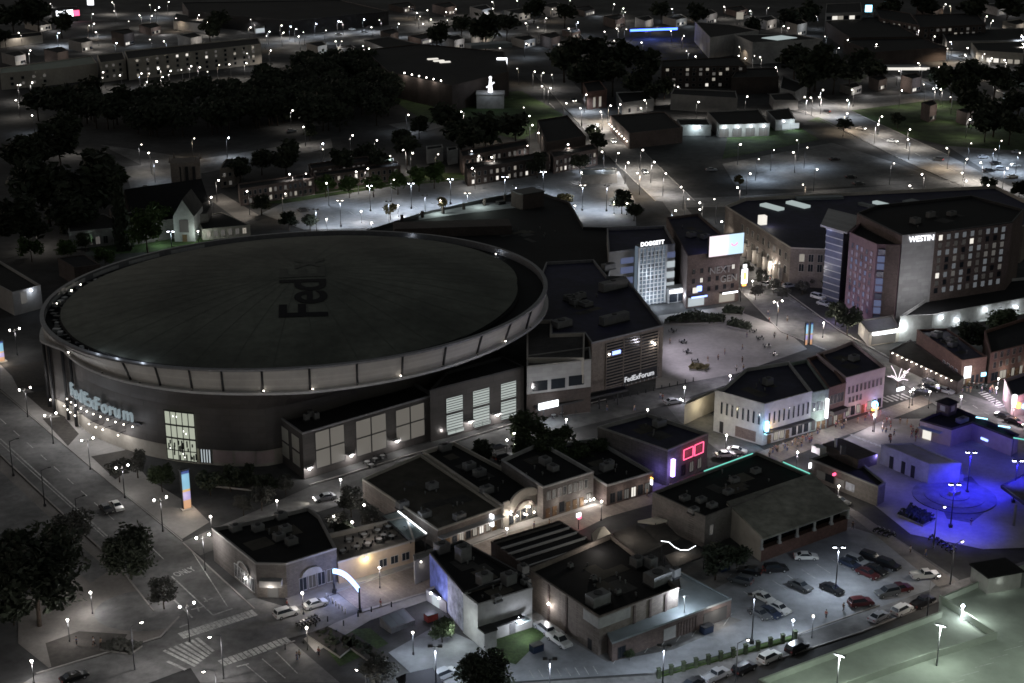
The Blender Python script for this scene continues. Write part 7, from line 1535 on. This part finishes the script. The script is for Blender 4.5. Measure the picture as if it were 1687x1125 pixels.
for f in bpy.data.objects: pass
# lit bare trees at the crossing: boughs wrapped in small lamps
q=G(1478,643); o=thing('wrapped_tree','bare tree at the crossing with boughs wrapped in white lights','tree',(q.x,q.y,0)); m=MB(); m.tube((0,0,0),(0,0,3),.15,.1,6); m.build('trunk','bark',o); r=random.Random(3)
for k in range(9): a=k*.7+r.random(); e=Vector((2.8*math.cos(a),2.8*math.sin(a),r.uniform(3,6.5))); m=MB(); m.tube((0,0,2.6),e*.5+Vector((0,0,1.7)),.09,n=5); m.tube(e*.5+Vector((0,0,1.7)),e,.09,n=5); m.build('lit_bough','strip_soft',o)
light(o,'bough_light',(0,-2,4),130,(1,.85,.95),rad=1)
q=G(1482,660); o=thing('hanging_sign','small pale blue lit sign under the wrapped tree','sign',(q.x,q.y,0)); m=MB(); m.tube((0,0,0),(0,0,3.4),.08,n=6); m.build('post','metal_dark',o); m=MB(); m.box((0,0,3.2),(2.6,.3,.8),0,.6); m.build('face','strip_white',o)
q=G(1440,712); o=thing('banner_post','tall post with a long lit vertical banner before the pink front','sign',(q.x,q.y,0)); m=MB(); m.tube((0,0,0),(0,0,7.4),.1,n=6); m.build('post','metal_dark',o); m=MB(); m.box((0,-.2,5.2),(.6,.1,2.2)); m.build('banner','win_bright',o)
AP={}
for k,(x,yb,yt) in enumerate(((22,784,735),(74,834,785),(130,883,836))):
    p=G(x,yb); h=8.5; o=thing('street_pole','','street pole',(p.x,p.y,0),.6)
    m=MB(); m.tube((0,0,0),(0,0,h),.14,.09,8); m.box((0,0,.3),(.5,.5,.6)); m.build('pole','metal_dark',o); m=MB(); m.tube((0,0,h-.1),(1.6,0,h+.2),.06,n=6); m.box((1.8,0,h+.2),(.7,.3,.15)); m.build('arm','metal_dark',o); rank(o,'thin unlit dark pole with arm','poles','on the avenue median','poles on the avenue')
finish_ranks()
for o_ in bpy.data.objects:
    if 'label' in o_ and len(o_['label'].split())>16: print('LONG',o_['label'])
# ------------------------------------------------------------------ night sky and render settings
W=bpy.data.worlds.new('World'); S.world=W; W.use_nodes=True; nt=W.node_tree; bg=nt.nodes['Background']
sk=nt.nodes.new('ShaderNodeTexSky'); sk.sky_type='NISHITA'; sk.sun_disc=False; sk.sun_elevation=math.radians(1); sk.sun_rotation=math.radians(300)
hs_=nt.nodes.new('ShaderNodeHueSaturation'); hs_.inputs['Saturation'].default_value=.35
nt.links.new(sk.outputs['Color'],hs_.inputs['Color']); nt.links.new(hs_.outputs['Color'],bg.inputs['Color']); bg.inputs['Strength'].default_value=AMB
S.view_settings.view_transform='Standard'; S.view_settings.look='None'; S.view_settings.gamma=1; S.view_settings.exposure=EXPO
cy=S.cycles; cy.max_bounces=3; cy.diffuse_bounces=2; cy.glossy_bounces=2; cy.transmission_bounces=1; cy.sample_clamp_indirect=.6; cy.sample_clamp_direct=0; cy.use_light_tree=True; cy.filter_width=1.65; cy.caustics_reflective=False; cy.caustics_refractive=False; cy.blur_glossy=1
cy.use_denoising=True
